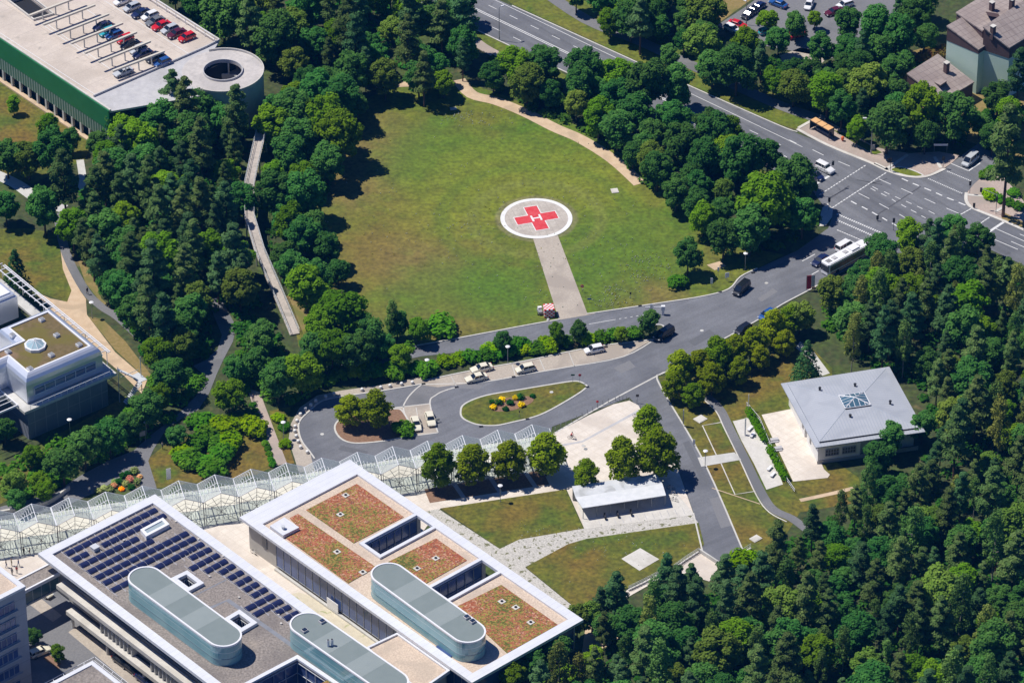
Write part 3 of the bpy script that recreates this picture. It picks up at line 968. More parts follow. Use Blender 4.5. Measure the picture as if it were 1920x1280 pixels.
for c, (u0, u1, v0, v1) in zip((c1, c2), cut):
    e = AW - 2.0
    MB().prism(ccw([fr(u0 - .72, v0 - .72), fr(e, v0 - .72), fr(e, v0), fr(u0, v0), fr(u0, v1), fr(e, v1), fr(e, v1 + .72), fr(u0 - .72, v1 + .72)]), ZS - .63, ZS + .04).build('courtyard_rim', EDGE_AD, clinic)
    cw = MB()
    right = max(range(4), key=lambda i: uv((c[i] + c[(i + 1) % 4]) / 2)[0])
    for i in range(4):
        a, b = inset(c, -.1)[i], inset(c, -.1)[(i + 1) % 4]
        if i == right:
            continue
        cw.face([(*a, .1), (*b, .1), (*b, ZS - .7), (*a, ZS - .7)], 0)
    cw.build('courtyard_glazing', NAVY, clinic)
    cm = MB()
    for i in range(4):
        a, b = inset(c, .02)[i], inset(c, .02)[(i + 1) % 4]
        if i != right:
            glazing(cm, a, b, .3, ZS - .9, max(2, int((b - a).length / 1.8)), 2)
    cm.build('courtyard_mullions', STEEL, clinic)
beds = [[(669, 904), (574, 953), (663, 1015), (757, 966)], [(559, 960), (705, 1060), (653, 1090), (534, 1004), (562, 988), (543, 968)],
        [(817.5, 1006), (875.5, 1047), (798, 1091), (728, 1050)], [(940, 1093), (857, 1133.5), (951, 1221), (1046, 1168)]]
for b in beds:
    MB().prism(ccw(PX(b, ZS)), ZS - .42, ZS - .3).build('sedum_bed', SEDUM, clinic)
for px, py in ((648, 926), (638, 962), (632, 1032), (817, 1044), (941, 1125), (995, 1164), (967, 1136), (680, 1070), (782, 1063)):
    p = G(px, py, ZS)
    MB().box(p.x, p.y, ZS - .42, ZS - .2, 1.15, 1.15, A_AB).cyl(p.x, p.y, ZS - .2, ZS - .08, .28, 10, 1).build('roof_drain', [CONCL, BLACK], clinic)
h = ccw(PX([(506, 985), (533, 969), (561, 988), (531, 1003)], ZS + .4))
ho = MB().prism(h, ZS - .42, ZS + .4).build('hatch_box', EDGE_AB, clinic)
p = G(531, 991, ZS + .4)
MB().cyl(p.x, p.y, ZS + .4, ZS + 1.0, .3, 10).cyl(p.x, p.y, ZS + 1.0, ZS + 1.1, .42, 10).build('vent_cap', LIGHTSTEEL, ho)
pavilion(clinic, (728.4, 1074.4), (877.2, 1182.6), ZS - .42, ZS + 4.2, marks=((875, 1157, 'hatch'), (886, 1165, 'hatch')))
# long west facade: plaster end, then dark glass with mullions
a, b = fr(1.12, 1.2), fr(1.12, AL - 1.2)
MB().bar(lerp2(a, b, .13), lerp2(a, b, .99), .16, .9, ZS - .75).build('west_glazing', NAVY, clinic)
gm = MB()
o = -Au * .12
glazing(gm, lerp2(a, b, .13) + o, lerp2(a, b, .99) + o, .9, ZS - 1.6, 26, 1)
gm.build('west_mullions', STEEL, clinic)
q = lerp2(a, b, .07)
MB().bar(lerp2(a, b, .065), lerp2(a, b, .085), .2, 3.0, 6.2).build('slit_window', DARKGLASS, clinic)
MB().bar(lerp2(a, b, .13) + o * 4, lerp2(a, b, .99) + o * 4, .5, .08, .5).build('plinth', CONC, clinic)
MB().bar(lerp2(a, b, .37) + o * 5, lerp2(a, b, .42) + o * 5, .12, .6, 2.6).build('notice_panel', WMETAL, clinic)
a, b = fr(1.5, AL - 1.1), fr(AW - 1.5, AL - 1.1)
MB().bar(a, b, .14, .8, ZS - .8).build('south_glazing', NAVY, clinic)
p = ccw(PX([(814, 1212), (822, 1206), (849, 1226), (841, 1232)], ZS))
MB().prism(p, ZS - .42, ZS - .2).build('rooflight', NAVY, clinic)
# beige lower roof joining the two wings
low = ccw(PX([(745, 1190), (840, 1258), (780, 1300), (690, 1216)], 6.4))
lk = thing('link_roof', (*low[0], 0), 'low tan gravelled roof between the two rounded glass rooftop pavilions', 'building')
MB().prism(inset(low, .3), 0, 6.2).build('wall', BEIGE, lk)
MB().prism(inset(low, -.3), 6.0, 6.75, [inset(low, .15)]).build('roof_rim', EDGE_AB, lk)
MB().prism(inset(low, .14), 6.15, 6.4).build('gravel_roof', TROOF, lk)

# ---------------------------------------------------------------- wing with solar panels
ZP = 12.0
B0, B1 = G(71, 1037, ZP).xy, G(290.5, 925.8, ZP).xy
Bu = (B1 - B0).normalized()
Bv = Vector((Bu.y, -Bu.x))
BW, BL = (B1 - B0).length, 90
fb = lambda u, v: B0 + Bu * u + Bv * v
solar = thing('solar_wing', (*fb(0, 0), 0), 'grey gravel roofed clinic wing carrying rows of solar panels, with white roof rim', 'building')
sq1 = ccw(PX([(333, 1086), (349.5, 1078), (370, 1093.5), (354, 1102)], ZP))
sq2 = ccw(PX([(431, 1162), (448, 1152), (470, 1168), (453, 1178)], ZP))
cy = ccw(PX([(557, 1234), (468, 1281), (540, 1335), (625, 1280)], ZP))
inner = ccw([fb(1.9, 1.9), fb(BW - 2, 1.9), fb(BW - 2, BL - 2), fb(1.9, BL - 2)])
MB().prism(ccw([fb(0, 0), fb(BW, 0), fb(BW, BL), fb(0, BL)]), ZP - .7, ZP, [inner]).build('roof_rim', EDGE_AD, solar)
MB().prism(inset(inner, -.02), ZP - .72, ZP - .42, [inset(sq1, -.05), inset(sq2, -.05), inset(cy, -.05)]).build('gravel_roof', BROOF, solar)
MB().prism(ccw([fb(2.2, 1.5), fb(BW - 1.5, 1.5), fb(BW - 1.5, BL - 1), fb(2.2, BL - 1)]), 3.2, ZP - .72, [inset(sq1, -.2), inset(sq2, -.2), inset(cy, -.2)], bottom=True).build('wall', BEIGE, solar)
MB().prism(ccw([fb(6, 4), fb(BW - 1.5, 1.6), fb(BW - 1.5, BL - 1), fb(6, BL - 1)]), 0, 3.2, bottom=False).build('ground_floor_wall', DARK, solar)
for c, w_ in ((sq1, .9), (sq2, .9), (cy, .8)):
    MB().prism(inset(c, -w_), ZP - .42, ZP + (.25 if w_ > .85 else .04), [c]).build('courtyard_rim', EDGE_AD, solar)
    cw = MB()
    k = inset(c, -.14)
    for i in range(4):
        a, b = k[i], k[(i + 1) % 4]
        cw.face([(*a, 3.3), (*b, 3.3), (*b, ZP - .5), (*a, ZP - .5)], 0)
    cw.build('courtyard_glazing', NAVY, solar)
    cm = MB()
    k = inset(c, .02)
    for i in range(4):
        glazing(cm, k[i], k[(i + 1) % 4], 4, ZP - .9, 4, 3)
    cm.build('courtyard_mullions', LIGHTSTEEL, solar)
sk = ccw(PX([(263, 992), (305.6, 969.5), (317.7, 982), (274, 1005)], ZP + .5))
so = MB().prism(sk, ZP - .42, ZP + .5, [inset(sk, .6)]).build('rooflight', WMETAL, solar)
MB().prism(inset(sk, .6), ZP - .3, ZP + .3).build('rooflight_glass', mat('skylight_glass', (.35, .42, .45), rough=.1), so)
pavilion(solar, (272.8, 1081.3), (419.8, 1190), ZP - .42, ZP + 4.2, r=3.25)
pavilion(solar, (577, 1168.2), (732, 1276), ZP - .42, ZP + 4.2, marks=((604, 1165, 'hatch'), (571, 1182, 'hatch'), (619, 1209, 'pipe')))
for px, py in ((178, 1027),):
    p = G(px, py, ZP)
    MB().box(p.x, p.y, ZP - .42, ZP + .35, 1.2, 1.2, A_AB).box(p.x, p.y, ZP + .35, ZP + .45, 1.4, 1.4, A_AB).build('roof_fan', LIGHTSTEEL, solar)
wk = MB()
for pts in ([(385, 1140), (427, 1121), (560, 1215), (600, 1242)], [(360, 1115), (424, 1083)]):
    wk.ribbon(PX(pts, ZP), .9 if len(pts) > 2 else .3, ZP - .395)
wk.build('roof_walkway', mat('walkway_grey', (.20, .21, .24), (.24, .25, .28), 1.0), solar)
for px, py in ((232, 1010), (330, 975), (372, 1008), (418, 1040), (460, 1068), (505, 1101), (448, 1117), (393, 1078), (285, 1063), (522, 1150), (527, 1166)):
    p = G(px, py, ZP)
    MB().cyl(p.x, p.y, ZP - .42, ZP - .15, .22, 8).build('roof_vent', CONCL, solar)
# west side: two pale balcony bands, fins and glazing
for z, v0, v1, u in ((8.0, 5.5, 75, -.2), (3.8, 8.5, 75, -.5)):
    MB().prism(ccw([fb(u, v0), fb(u + 1.7, v0), fb(u + 1.7, v1), fb(u, v1)]), z - .9, z).build('balcony_band', CONCL, solar)
MB().bar(fb(2.1, 6), fb(2.1, 75), .15, 8.2, ZP - .9).build('upper_glazing', DARKGLASS, solar)
MB().bar(fb(2.1, 8), fb(2.1, 75), .15, 4.0, 7.0).build('lower_glazing', DARKGLASS, solar)
for s in (18, 33, 48):
    fins = MB()
    for i in range(9):
        p = fb(1.0, s + i * 1.15)
        fins.box(p.x, p.y, 3.8, 7.1, 1.3, .28, math.atan2(Bu.y, Bu.x))
    fins.build('fin_screen', CONC, solar)
for v in (9.5, 20, 31, 42, 53, 64):
    p = fb(.2, v)
    MB().cyl(p.x, p.y, 0, 2.95, .28, 10).build('column', CONC, solar)
p = ccw(PX([(590, 1285), (620, 1268), (640, 1290), (610, 1300)], ZP))
MB().prism(p, ZP - .42, ZP - .25).build('sedum_bed', SEDUM, solar)

ORD = ['first', 'second', 'third', 'fourth', 'fifth', 'sixth', 'seventh', 'eighth', 'ninth', 'tenth', 'eleventh', 'twelfth', 'thirteenth', 'fourteenth', 'fifteenth', 'sixteenth', 'seventeenth', 'eighteenth', 'nineteenth', 'twentieth', 'twenty-first', 'twenty-second']
pv = [((122, 1037), (292.5, 952.5), 'full width row of solar panels nearest the glass canopy'), ((135, 1048), (164, 1034), 'short piece of solar row beside the small roof fan box'),
      ((190, 1021), (309, 963), 'row of solar panels ending beside the white framed rooflight'), ((149, 1059), (258, 1006), 'row of solar panels passing just below the roof fan box'),
      ((164, 1071), (286, 1010), 'row of solar panels ending below the white framed rooflight'), ((178, 1082), (351, 996), 'longest solar row, ending nearest the right roof rim'),
      ((192.5, 1092), (365, 1006), 'long solar row directly before the rounded pavilion end'), ((208, 1105), (242, 1088), 'short solar row tucked left of the rounded pavilion'),
      ((290, 1063), (380, 1016), 'solar row touching the tip of the rounded glass pavilion'), ((355, 1045), (394, 1026), 'short solar row above the first small square opening'),
      ((355, 1065), (409, 1037), 'solar row just above the first small square opening, four panels wide'), ((383, 1070), (424, 1048), 'solar row right beside the first small square opening')]
pv += [(a, b, f'{ORD[i]} of nine stepped solar rows along the right roof rim') for i, (a, b) in enumerate(
    [((411, 1073), (438, 1057)), ((427, 1083), (454, 1069)), ((442, 1094), (469, 1080)), ((456, 1105), (483, 1091)), ((471, 1116), (499, 1101)), ((460, 1140), (513, 1113)),
     ((475, 1151), (528, 1123)), ((516, 1147), (543, 1134)), ((532, 1158), (559, 1145))])]
for a, b, lab in pv:
    p, q = G(*a, ZP), G(*b, ZP)
    d = q.xy - p.xy
    L = d.length
    r = thing('solar_row', (p.x, p.y, ZP - .42), 'dark ' + lab, 'solar panels', 'solar panel rows on the grey roof', math.atan2(d.y, d.x))
    n = max(1, round(L / 1.9))
    pan, trim = MB(), MB()
    wl = L / n
    for i in range(n):
        x0, x1 = i * wl + .015, (i + 1) * wl - .015
        prof = [(-.72, .16), (-.45, .34), (0, .44), (.45, .34), (.72, .16)]
        for (ya, za), (yb, zb) in zip(prof, prof[1:]):
            pan.face([(x0, ya, za), (x1, ya, za), (x1, yb, zb), (x0, yb, zb)])
        pan.face([(x0, y, z) for y, z in prof])
        pan.face([(x1, y, z) for y, z in prof[::-1]])
    for i in range(n + 1):
        trim.box(i * wl, -.2, .0, .1, .05, 3.3)
        for (ya, za), (yb, zb) in zip([(-1.85, .3)] + prof + [(1.45, .3)], prof + [(1.45, .3)]):
            trim.tube((i * wl, ya, za + .05), (i * wl, yb, zb + .05), .02, 4)
    for nm, mb, m in (('panel', pan, PV), ('mounting_rail', trim, PVTRIM)):
        o = bpy.data.objects.new(nm, mb.mesh(nm, m))
        col.objects.link(o)
        o.parent = r

# ---------------------------------------------------------------- link bridge and office block, bottom left
la, lb = G(97, 1056, 8.3).xy, G(103, 1066, 8.3).xy
ld = -Bu * 45
lb = la + Bv * 3.2
lk2 = thing('link_bridge', (*la, 0), 'glazed link bridge with flat grey roof between the office block and solar wing', 'bridge')
quad = ccw([la, la + ld, lb + ld, lb])
MB().prism(quad, 7.9, 8.3).build('roof', BROOF, lk2)
MB().prism(inset(quad, -.25), 7.8, 8.5, [inset(quad, .1)]).build('roof_rim', WMETAL, lk2)
MB().prism(inset(quad, .05), 4.4, 4.8).build('floor', CONC, lk2)
MB().prism(inset(quad, .25), 4.8, 7.8).build('glazing', mat('bridge_glass', (.06, .12, .13), (.10, .18, .19), .3, rough=.1, stripes=[(A_AB, 2.0, .1, (.4, .42, .42))]), lk2)
ZO = 24
K = G(46.5, 1098, ZO).xy
fo = lambda u, v: K - Bu * u - Bv * v
off = thing('office_block', (*fo(10, 6), 0), 'tall grey office block at the bottom left corner with bands of windows', 'building')
MB().prism(ccw([fo(0, 0), fo(26, 0), fo(26, 22), fo(0, 22)]), 0, ZO - .4, bottom=False).build('wall', GREYW, off)
q = ccw([fo(0, 0), fo(26, 0), fo(26, 22), fo(0, 22)])
MB().prism(inset(q, -.12), ZO - .5, ZO, [inset(q, .9)]).build('roof_rim', EDGE_AB, off)
MB().prism(inset(q, .9), ZO - .45, ZO - .3).build('roof', TROOF, off)
for z in (2, 5.6, 9.2, 12.8, 16.4, 20):
    for i in range(4):
        u0 = 2.6 + i * 5.6
        wn_ = MB().bar(fo(u0, -.06), fo(u0 + 4.6, -.06), .14, z, z + 1.9).build('window', NAVY, off)
        mm = MB()
        glazing(mm, fo(u0, -.15), fo(u0 + 4.6, -.15), z, z + 1.9, 4, 1)
        mm.build('window_frame', GREYW, wn_)
    MB().bar(fo(2, -.3), fo(25, -.3), .5, z - .25, z - .12).build('sill', CONCW, off)
ZB = 8.5
T = G(173, 1239, ZB).xy
fs = lambda u, v: T - Bu * u + Bv * v
sb = thing('flat_roof_annex', (*T, 0), 'small flat roofed annex with brown roof and a glazed railing around it, bottom edge', 'building')
q = ccw([fs(0, 0), fs(20, 0), fs(20, 24), fs(0, 24)])
MB().prism(q, 0, ZB - .3).build('wall', BEIGE, sb)
MB().prism(inset(q, -.15), ZB - .4, ZB, [inset(q, .7)]).build('roof_rim', EDGE_AB, sb)
MB().prism(inset(q, .7), ZB - .35, ZB - .2).build('roof', BROOF, sb)
qo = inset(q, -1.9)
rl = MB()
for e in (-.5, -1.2, -1.9):
    k = inset(q, e)
    for i in range(4):
        rl.bar(k[i], k[(i + 1) % 4], .08, ZB - 1.2, ZB - 1.1)
for i in range(4):
    a, b, c, d = inset(q, -.2)[i], inset(q, -.2)[(i + 1) % 4], qo[i], qo[(i + 1) % 4]
    for t in range(11):
        rl.bar(lerp2(a, b, t / 10), lerp2(c, d, t / 10), .08, ZB - 1.2, ZB - 1.1)
rl.build('sunshade_frame', WMETAL, sb)

# ---------------------------------------------------------------- glass canopy walkway
tips = [(-80, 967), (-10, 955.5), (59, 944.5), (128.8, 932.8), (197.8, 922), (266.6, 911), (335, 901), (402.6, 890), (470, 879.4), (536, 868), (603, 858.6), (669.8, 847.7), (736, 837), (801.6, 826.6), (867, 816), (933, 806), (997.5, 796)]
ZR, ZV = 6.6, 5.0
far = [G(x, y, ZR) for x, y in tips]
near = [G(x + 11.5, y + 34, ZR) for x, y in tips]
step = (far[-1] - far[1]) / (len(far) - 2)
drop = Vector((0, 0, ZV - ZR))
canopy = thing('glass_canopy', (*G(500, 910).xy, 0), 'long zigzag glass canopy walkway of folded panes on branching steel supports', 'canopy')
for i in range(len(far)):
    F_, N_ = far[i], near[i]
    for s in (-1, 1):
        vf, vn = F_ + step * .5 * s + drop, N_ + step * .5 * s + drop
        pane = MB()
        pane.face([F_, N_, vn, vf] if s < 0 else [F_, vf, vn, N_])
        g = pane.build('glass_slope', GLASS, canopy)
        bars = MB()
        up = Vector((0, 0, .05))
        P_ = lambda a_, t: F_.lerp(N_, t).lerp(vf.lerp(vn, t), a_) + up
        for k in range(7):
            w_ = .08 if k == 0 else .045
            if s < 0:
                bars.path([P_(1, .062 * k), P_(.13 * k, .062 * k), P_(.13 * k, .44)], w_, 4)
            else:
                bars.path([P_(0, .062 * k), P_(1, .062 * k)], w_, 4)
            bars.tube(P_(0, 1 - .05 * k), P_(1, 1 - .05 * k), w_, 4)
        for a_ in (.2, .4, .6, .8):
            bars.tube(P_(a_, .44), P_(a_, .68), .06, 4)
        bars.tube(P_(1, 0), P_(1, 1), .09, 4)
        bars.tube(P_(0, .44), P_(1, .44), .08, 4)
        bars.build('glazing_bars', WMETAL if s < 0 else LIGHTSTEEL, g)
    if True:
        rb = MB()
        rb.tube(F_, N_, .09, 5)
        rb.build('ridge_beam', WMETAL, canopy)
    # web of steel under the near eave, one bay per fold
    v0, v1 = N_ - step * .5 + drop, N_ + step * .5 + drop
    m0 = N_
    web = MB()
    f0, f1 = Vector((v0.x, v0.y, 0)), Vector((v1.x, v1.y, 0))
    out = Vector((step.y, -step.x, 0)).normalized() * .8
    if out.y > 0:
        out = -out
    rr = random.Random(i)
    f0, f1 = f0 + out, f1 + out
    rootp = f0.lerp(f1, .5 + rr.uniform(-.12, .12))
    hub = rootp.lerp((v0 + v1) / 2, .45) + Vector((0, 0, .3))
    tops = [v0, v0.lerp(m0, .5), m0, m0.lerp(v1, .5), v1]
    feet = [f0.lerp(f1, t) for t in (.04, .3, .52, .75, .96)]
    for a in tops + feet:
        web.tube(a, hub, .05, 4)
    ring = [v0.lerp(f0, .25), v0.lerp(f0, .7), feet[1].lerp(hub, .4), feet[3].lerp(hub, .4), v1.lerp(f1, .7), v1.lerp(f1, .25), tops[3].lerp(hub, .5), tops[2].lerp(hub, .4), tops[1].lerp(hub, .5)]
    web.path(ring + [ring[0]], .04, 4)
    for t in (.25, .5, .75):
        pts = [a.lerp(hub, t) for a in (tops[0], tops[1], tops[2], tops[3], tops[4], feet[4], feet[3], feet[1], feet[0], tops[0])]
        web.path(pts, .035, 4)
    web.tube(v0, f0, .09, 5)
    web.tube(v0 + step * .06, f0 + step * .05, .06, 5)
    web.tube(v0, m0, .07, 5)
    web.tube(m0, v1, .07, 5)
    web.build('steel_web', LATTICE, canopy)
    ps = MB()
    vf, vn = F_ - step * .5 + drop, N_ - step * .5 + drop
    for t in (.12, .5):
        p = vf.lerp(vn, t)
        ps.tube((p.x, p.y, 0), p, .07, 6)
        ps.tube((p.x + .5, p.y, 2.6), (p.x + 1.6, p.y + .2, ZV + .5), .04, 4)
        ps.tube((p.x, p.y, 2.6), (p.x - 1.6, p.y, ZV + .5), .04, 4)
    ps.build('support_post', WMETAL, canopy)
    rl = MB()
    a, b = vf.lerp(vn, .5), vf.lerp(vn, .5) + step
    for t in range(9):
        p = a.lerp(b, t / 9)
        zt = ZV + (ZR - ZV) * (1 - abs(t / 9 - .5) * 2)
        rl.tube((p.x, p.y, zt - 1.5), (p.x, p.y, zt - .05), .055, 4)
    rl.tube((*a.xy, ZV - .1), (*b.xy, ZV - .1), .08, 4)
    rl.build('gutter_rail', WMETAL, canopy)

# ---------------------------------------------------------------- car park building with ramp tower
ZG = 10.5
gar = thing('parking_garage', (*G(205, 208, ZG).xy, 0), 'multi storey car park with pale open top deck, green slatted side and round ramp tower', 'building')
g0 = G(205, 209, ZG).xy
gd = (G(0, 73, ZG).xy - g0).normalized()          # up-left along the green side
gp = Vector((gd.y, -gd.x))                         # across the deck, away from the green side
if gp.x < 0:
    gp = -gp
p_r = G(175, 182, ZG).xy
p_f = G(411, 77, ZG).xy
gw = (p_f - g0).dot(gp)
fg = lambda u, v: g0 + gp * u + gd * v
v1_ = (p_r - g0).dot(gd)
v2_ = (p_f - g0).dot(gd)
deck = [fg(0, v1_), G(385, 90, ZG).xy, p_f, fg(gw, 75), fg(0, 75)]
holes = [ccw(PX([(18, 3), (64, 38), (98, 28), (52, -8)], ZG))]
MB().prism(ccw(deck), ZG - .5, ZG, holes).build('top_deck', DECK, gar)
# pit below the deck opening
pit = MB()
hk = holes[0]
for i in range(4):
    a, b = hk[i], hk[(i + 1) % 4]
    pit.face([(*a, ZG - 4), (*b, ZG - 4), (*b, ZG - .5), (*a, ZG - .5)])
pit.flat(hk, ZG - 4)
pit.build('stair_shaft', STEEL, gar)
MB().prism(inset(hk, -.35), ZG, ZG + .5, [inset(hk, -.05)]).build('shaft_parapet', CONCL, gar)
tc = G(418, 134, ZG).xy
TR, TH = 8.75, 4.1
circ = lambda r, n=48: [Vector((tc.x + r * math.cos(2 * math.pi * i / n), tc.y + r * math.sin(2 * math.pi * i / n))) for i in range(n)]
ramp = [fg(0, v1_), fg(0, 0), G(375, 180, ZG).xy, G(372, 120, ZG).xy, G(400, 96, ZG).xy, p_f, G(385, 90, ZG).xy]
MB().prism(ccw(ramp), ZG - .45, ZG - .02).build('ramp_deck', CONCW, gar)
tw = MB().prism(circ(TR), ZG - .4, ZG + .02, [circ(TH)]).build('tower_deck', mat('tower_deck', (.50, .465, .44), (.55, .51, .48), .6, (.45, .42, .40), .15, grain=((1.2, .07),)), gar)
MB().prism(circ(TR - .05), 0, ZG - .4, [circ(TR - .4)]).build('tower_wall', mat('tower_concrete', (.36, .38, .40), (.42, .44, .46), .4), gar)
arc = [Vector((tc.x + TR * math.cos(rad(t)), tc.y + TR * math.sin(rad(t)))) for t in range(-115, 116, 6)]
MB().wallstrip(arc, .18, ZG + .1, ZG + .5).build('tower_parapet', CONCL, tw)
MB().prism(circ(TH + .2), ZG + .1, ZG + .5, [circ(TH)]).build('eye_parapet', CONCW, tw)
MB().prism(circ(TH + .3), 0, ZG - 3.2, [circ(TH)]).build('core_wall', CONCW, tw)
for k in range(6):
    t = k * math.pi / 3 + .3
    MB().cyl(tc.x + (TH + .15) * math.cos(t), tc.y + (TH + .15) * math.sin(t), ZG - 3.2, ZG - .4, .18, 8).build('core_column', CONCL, tw)
MB().flat(circ(TR - .5), 7.0, [circ(TH + .3)]).build('lower_ramp', CONCW, tw)
# green side
for z0, z1, m, nm, t in ((5.9, ZG + .35, GREEN, 'green_cladding', .3), (2.8, 5.9, GREENMESH, 'slatted_screen', .22)):
    MB().bar(fg(-.25, -.2), fg(-.25, 75), t, z0, z1).build(nm, m, gar)
MB().bar(fg(.15, -.2), fg(.15, 75), .4, ZG, ZG + .5).build('deck_parapet', CONCL, gar)
MB().prism(ccw([fg(1.2, 0), fg(gw - 1, 0), fg(gw - 1, 75), fg(1.2, 75)]), 0, ZG - .6, bottom=False).build('inner_wall', DARK, gar)  # near-black box: shade inside the parking floors put into the colour
for i in range(24):
    p = fg(-.1, 1 + i * 3.1)
    MB().box(p.x, p.y, 0, 2.9, .55, .55, math.atan2(gd.y, gd.x)).build('column', CONC, gar)
MB().bar(fg(-.6, -1), fg(-.6, 75), 1.0, 0, .35).build('plinth', SAND, gar)
MB().bar(fg(gw, v2_), fg(gw, 75), .3, ZG, ZG + .5).build('deck_parapet', CONCL, gar)
rl = MB()
for i in range(22):
    p = fg(gw - 1.2, v2_ + i * 3.4)
    rl.cyl(p.x, p.y, ZG, ZG + 1.6, .07, 6)
for z in (.8, 1.6):
    rl.bar(fg(gw - 1.2, v2_), fg(gw - 1.2, 75), .1, ZG + z - .05, ZG + z + .05)
rl.build('deck_railing', WMETAL, gar)
MB().bar(fg(1.0, v1_), G(385, 90, ZG).xy, .3, ZG - .02, ZG + .45).bar(G(385, 90, ZG).xy, p_f, .3, ZG - .02, ZG + .45).build('ramp_wall', CONCW, gar)
pl = MB()
for a, b in (((40, 20), (165, 105)), ((85, 43), (225, 143)), ((158, 15), (260, 84)), ((196, 2), (355, 102)), ((0, 62), (182, 180))):
    pl.ribbon(PX([a, b], ZG), .16, ZG + .015)
for i in range(22):
    a = G(92 + i * 6.3, 52 + i * 4.3, ZG)
    b = G(92 + i * 6.3 + 38, 52 + i * 4.3 - 16, ZG)
pl.build('bay_lines', PAINT, gar)
beam_ends = [((55, 29), (152, -8)), ((81, 46), (178, 9)), ((107, 64), (204, 26)), ((133, 81), (230, 43)), ((159, 99), (256, 60)), ((185, 116), (282, 77)), ((211, 133), (308, 95.6))]
for i, (a, b) in enumerate(beam_ends):
    p, q = G(*a, ZG + 2.4), G(*b, ZG + 2.4)
    d = q.xy - p.xy
    bt = thing('roof_beam', (p.x, p.y, ZG), f'{ORD[i]} slim concrete beam on posts over the car park deck, counted from the left end' if i < 6 else 'last concrete beam on posts over the car park deck, nearest the grey ramp', 'beam', 'beams over the parking deck', math.atan2(d.y, d.x))
    L = d.length
    for nm, mb in (('beam', MB().box(L / 2, 0, 2.1, 2.5, L, .5)), ('post', MB().box(L * .25, 0, 0, 2.1, .22, .22)), ('post', MB().box(L * .5, 0, 0, 2.1, .22, .22)), ('post', MB().box(L * .75, 0, 0, 2.1, .22, .22))):
        o = bpy.data.objects.new(nm, mb.mesh(nm, CONC if nm == 'post' else mat('beam_cream', (.62, .57, .48))))
        col.objects.link(o)
        o.parent = bt

# ---------------------------------------------------------------- aluminium building on the left
ZL = 14.0
l0, l1 = G(52.5, 699, ZL).xy, G(170.6, 649, ZL).xy
Lu = (l1 - l0).normalized()
Lv = Vector((-Lu.y, Lu.x))
LL = (l1 - l0).length
fl = lambda u, v: l0 + Lu * u + Lv * v
alu = thing('aluminium_building', (*l0, 0), 'aluminium clad building with rounded eaves, mossy flat roof and octagonal glass dome', 'building')
vn = (G(82, 586.5, ZL).xy - l0).dot(Lv)
plan = ccw([fl(0, 0), fl(LL, 0), fl(LL, vn), fl(LL - 11, vn), fl(LL - 11, vn + 9), fl(-30, vn + 9), fl(-30, 9), fl(-4.5, 9), fl(0, 5)])
plan = ccw([fl(0, 0), fl(LL, 0), fl(LL, vn), fl(LL - 9.5, vn), fl(LL - 9.5, vn - 5.5), fl(LL - 20, vn - 5.5), fl(LL - 20, vn), fl(-30, vn), fl(-30, 7), fl(0, 7)])
MB().prism(inset(plan, .35), ZL - .4, ZL - .12).build('moss_roof', MOSS, alu)
MB().prism(plan, ZL - .45, ZL + .12, [inset(plan, .35)]).build('roof_rim', WMETAL, alu)
wc = G(24, 548, ZL).xy - l0
wu, wv = wc.dot(Lu), wc.dot(Lv)
wing = ccw([fl(wu, wv), fl(wu, wv + 18), fl(wu - 22, wv + 18), fl(wu - 22, wv)])
MB().prism(inset(wing, -.6), 8.0, ZL - .9, bottom=False).prism(inset(wing, -.25), ZL - .9, ZL - .3).build('north_wing', ALU, alu)
MB().prism(inset(wing, .4), ZL - .3, ZL).build('north_wing_roof', WMETAL, alu)
gal = ccw([fl(-30, vn - 1), fl(LL + 3.2, vn - 1), fl(LL + 3.2, vn + 24), fl(-30, vn + 24)])
MB().prism(gal, 7.38, 7.9, [ccw([fl(LL - 9, vn + 2.5), fl(LL + 1, vn + 2.5), fl(LL + 1, vn + 20), fl(LL - 9, vn + 20)])]).build('north_gallery', CONC, alu)
shell = MB()
prof = [(0, ZL + .1), (.5, ZL - .05), (1.0, ZL - .4), (1.35, ZL - 1.0), (1.5, ZL - 1.8), (1.5, 8.2)]
for (d0, z0), (d1, z1) in zip(prof, prof[1:]):
    a, b = inset(plan, -d0), inset(plan, -d1)
    for i in range(len(plan)):
        j = (i + 1) % len(plan)
        shell.face([(*b[i], z1), (*b[j], z1), (*a[j], z0), (*a[i], z0)], 0)
shell.build('rounded_shell', ALU, alu)
MB().prism(inset(plan, -3.4), 7.4, 8.0).build('gallery_slab', CONC, alu)
MB().prism(inset(plan, -2.0), 0, 7.4, bottom=False).build('lower_wall', mat('blue_grey_wall', (.17, .19, .25), (.21, .23, .29), .3, stripes=[(A_AB, 2.6, .12, (.30, .32, .37)), ((0, 0, 1), 3.6, .15, (.28, .30, .36))]), alu)
gl = MB()
sp = inset(plan, -1.56)
i0 = min(range(len(plan)), key=lambda i: (Vector(plan[i]) - fl(0, 0)).length)
a, b = fl(.2, -1.56), fl(LL - .2, -1.56)
gl.bar(a, b, .08, 9.6, 11.2)
gl.build('strip_window', STRIPGLASS, alu)
gm = MB()
glazing(gm, fl(.2, -1.7), fl(LL - .2, -1.7), 9.6, 11.2, 6, 1)
gm.bar(fl(-2, -3.3), fl(LL + 2, -3.3), .06, 8.9, 9.0)
for i in range(14):
    p = lerp2(fl(-2, -3.3), fl(LL + 2, -3.3), i / 13)
    gm.cyl(p.x, p.y, 8, 9, .04, 4)
gm.build('gallery_railing', WMETAL, alu)
gr = MB()
for e in (1.9, 3.3, 3.7):
    gr.bar(fl(LL + e, -1), fl(LL + e, vn + 22), .16, 11.5, 11.7)
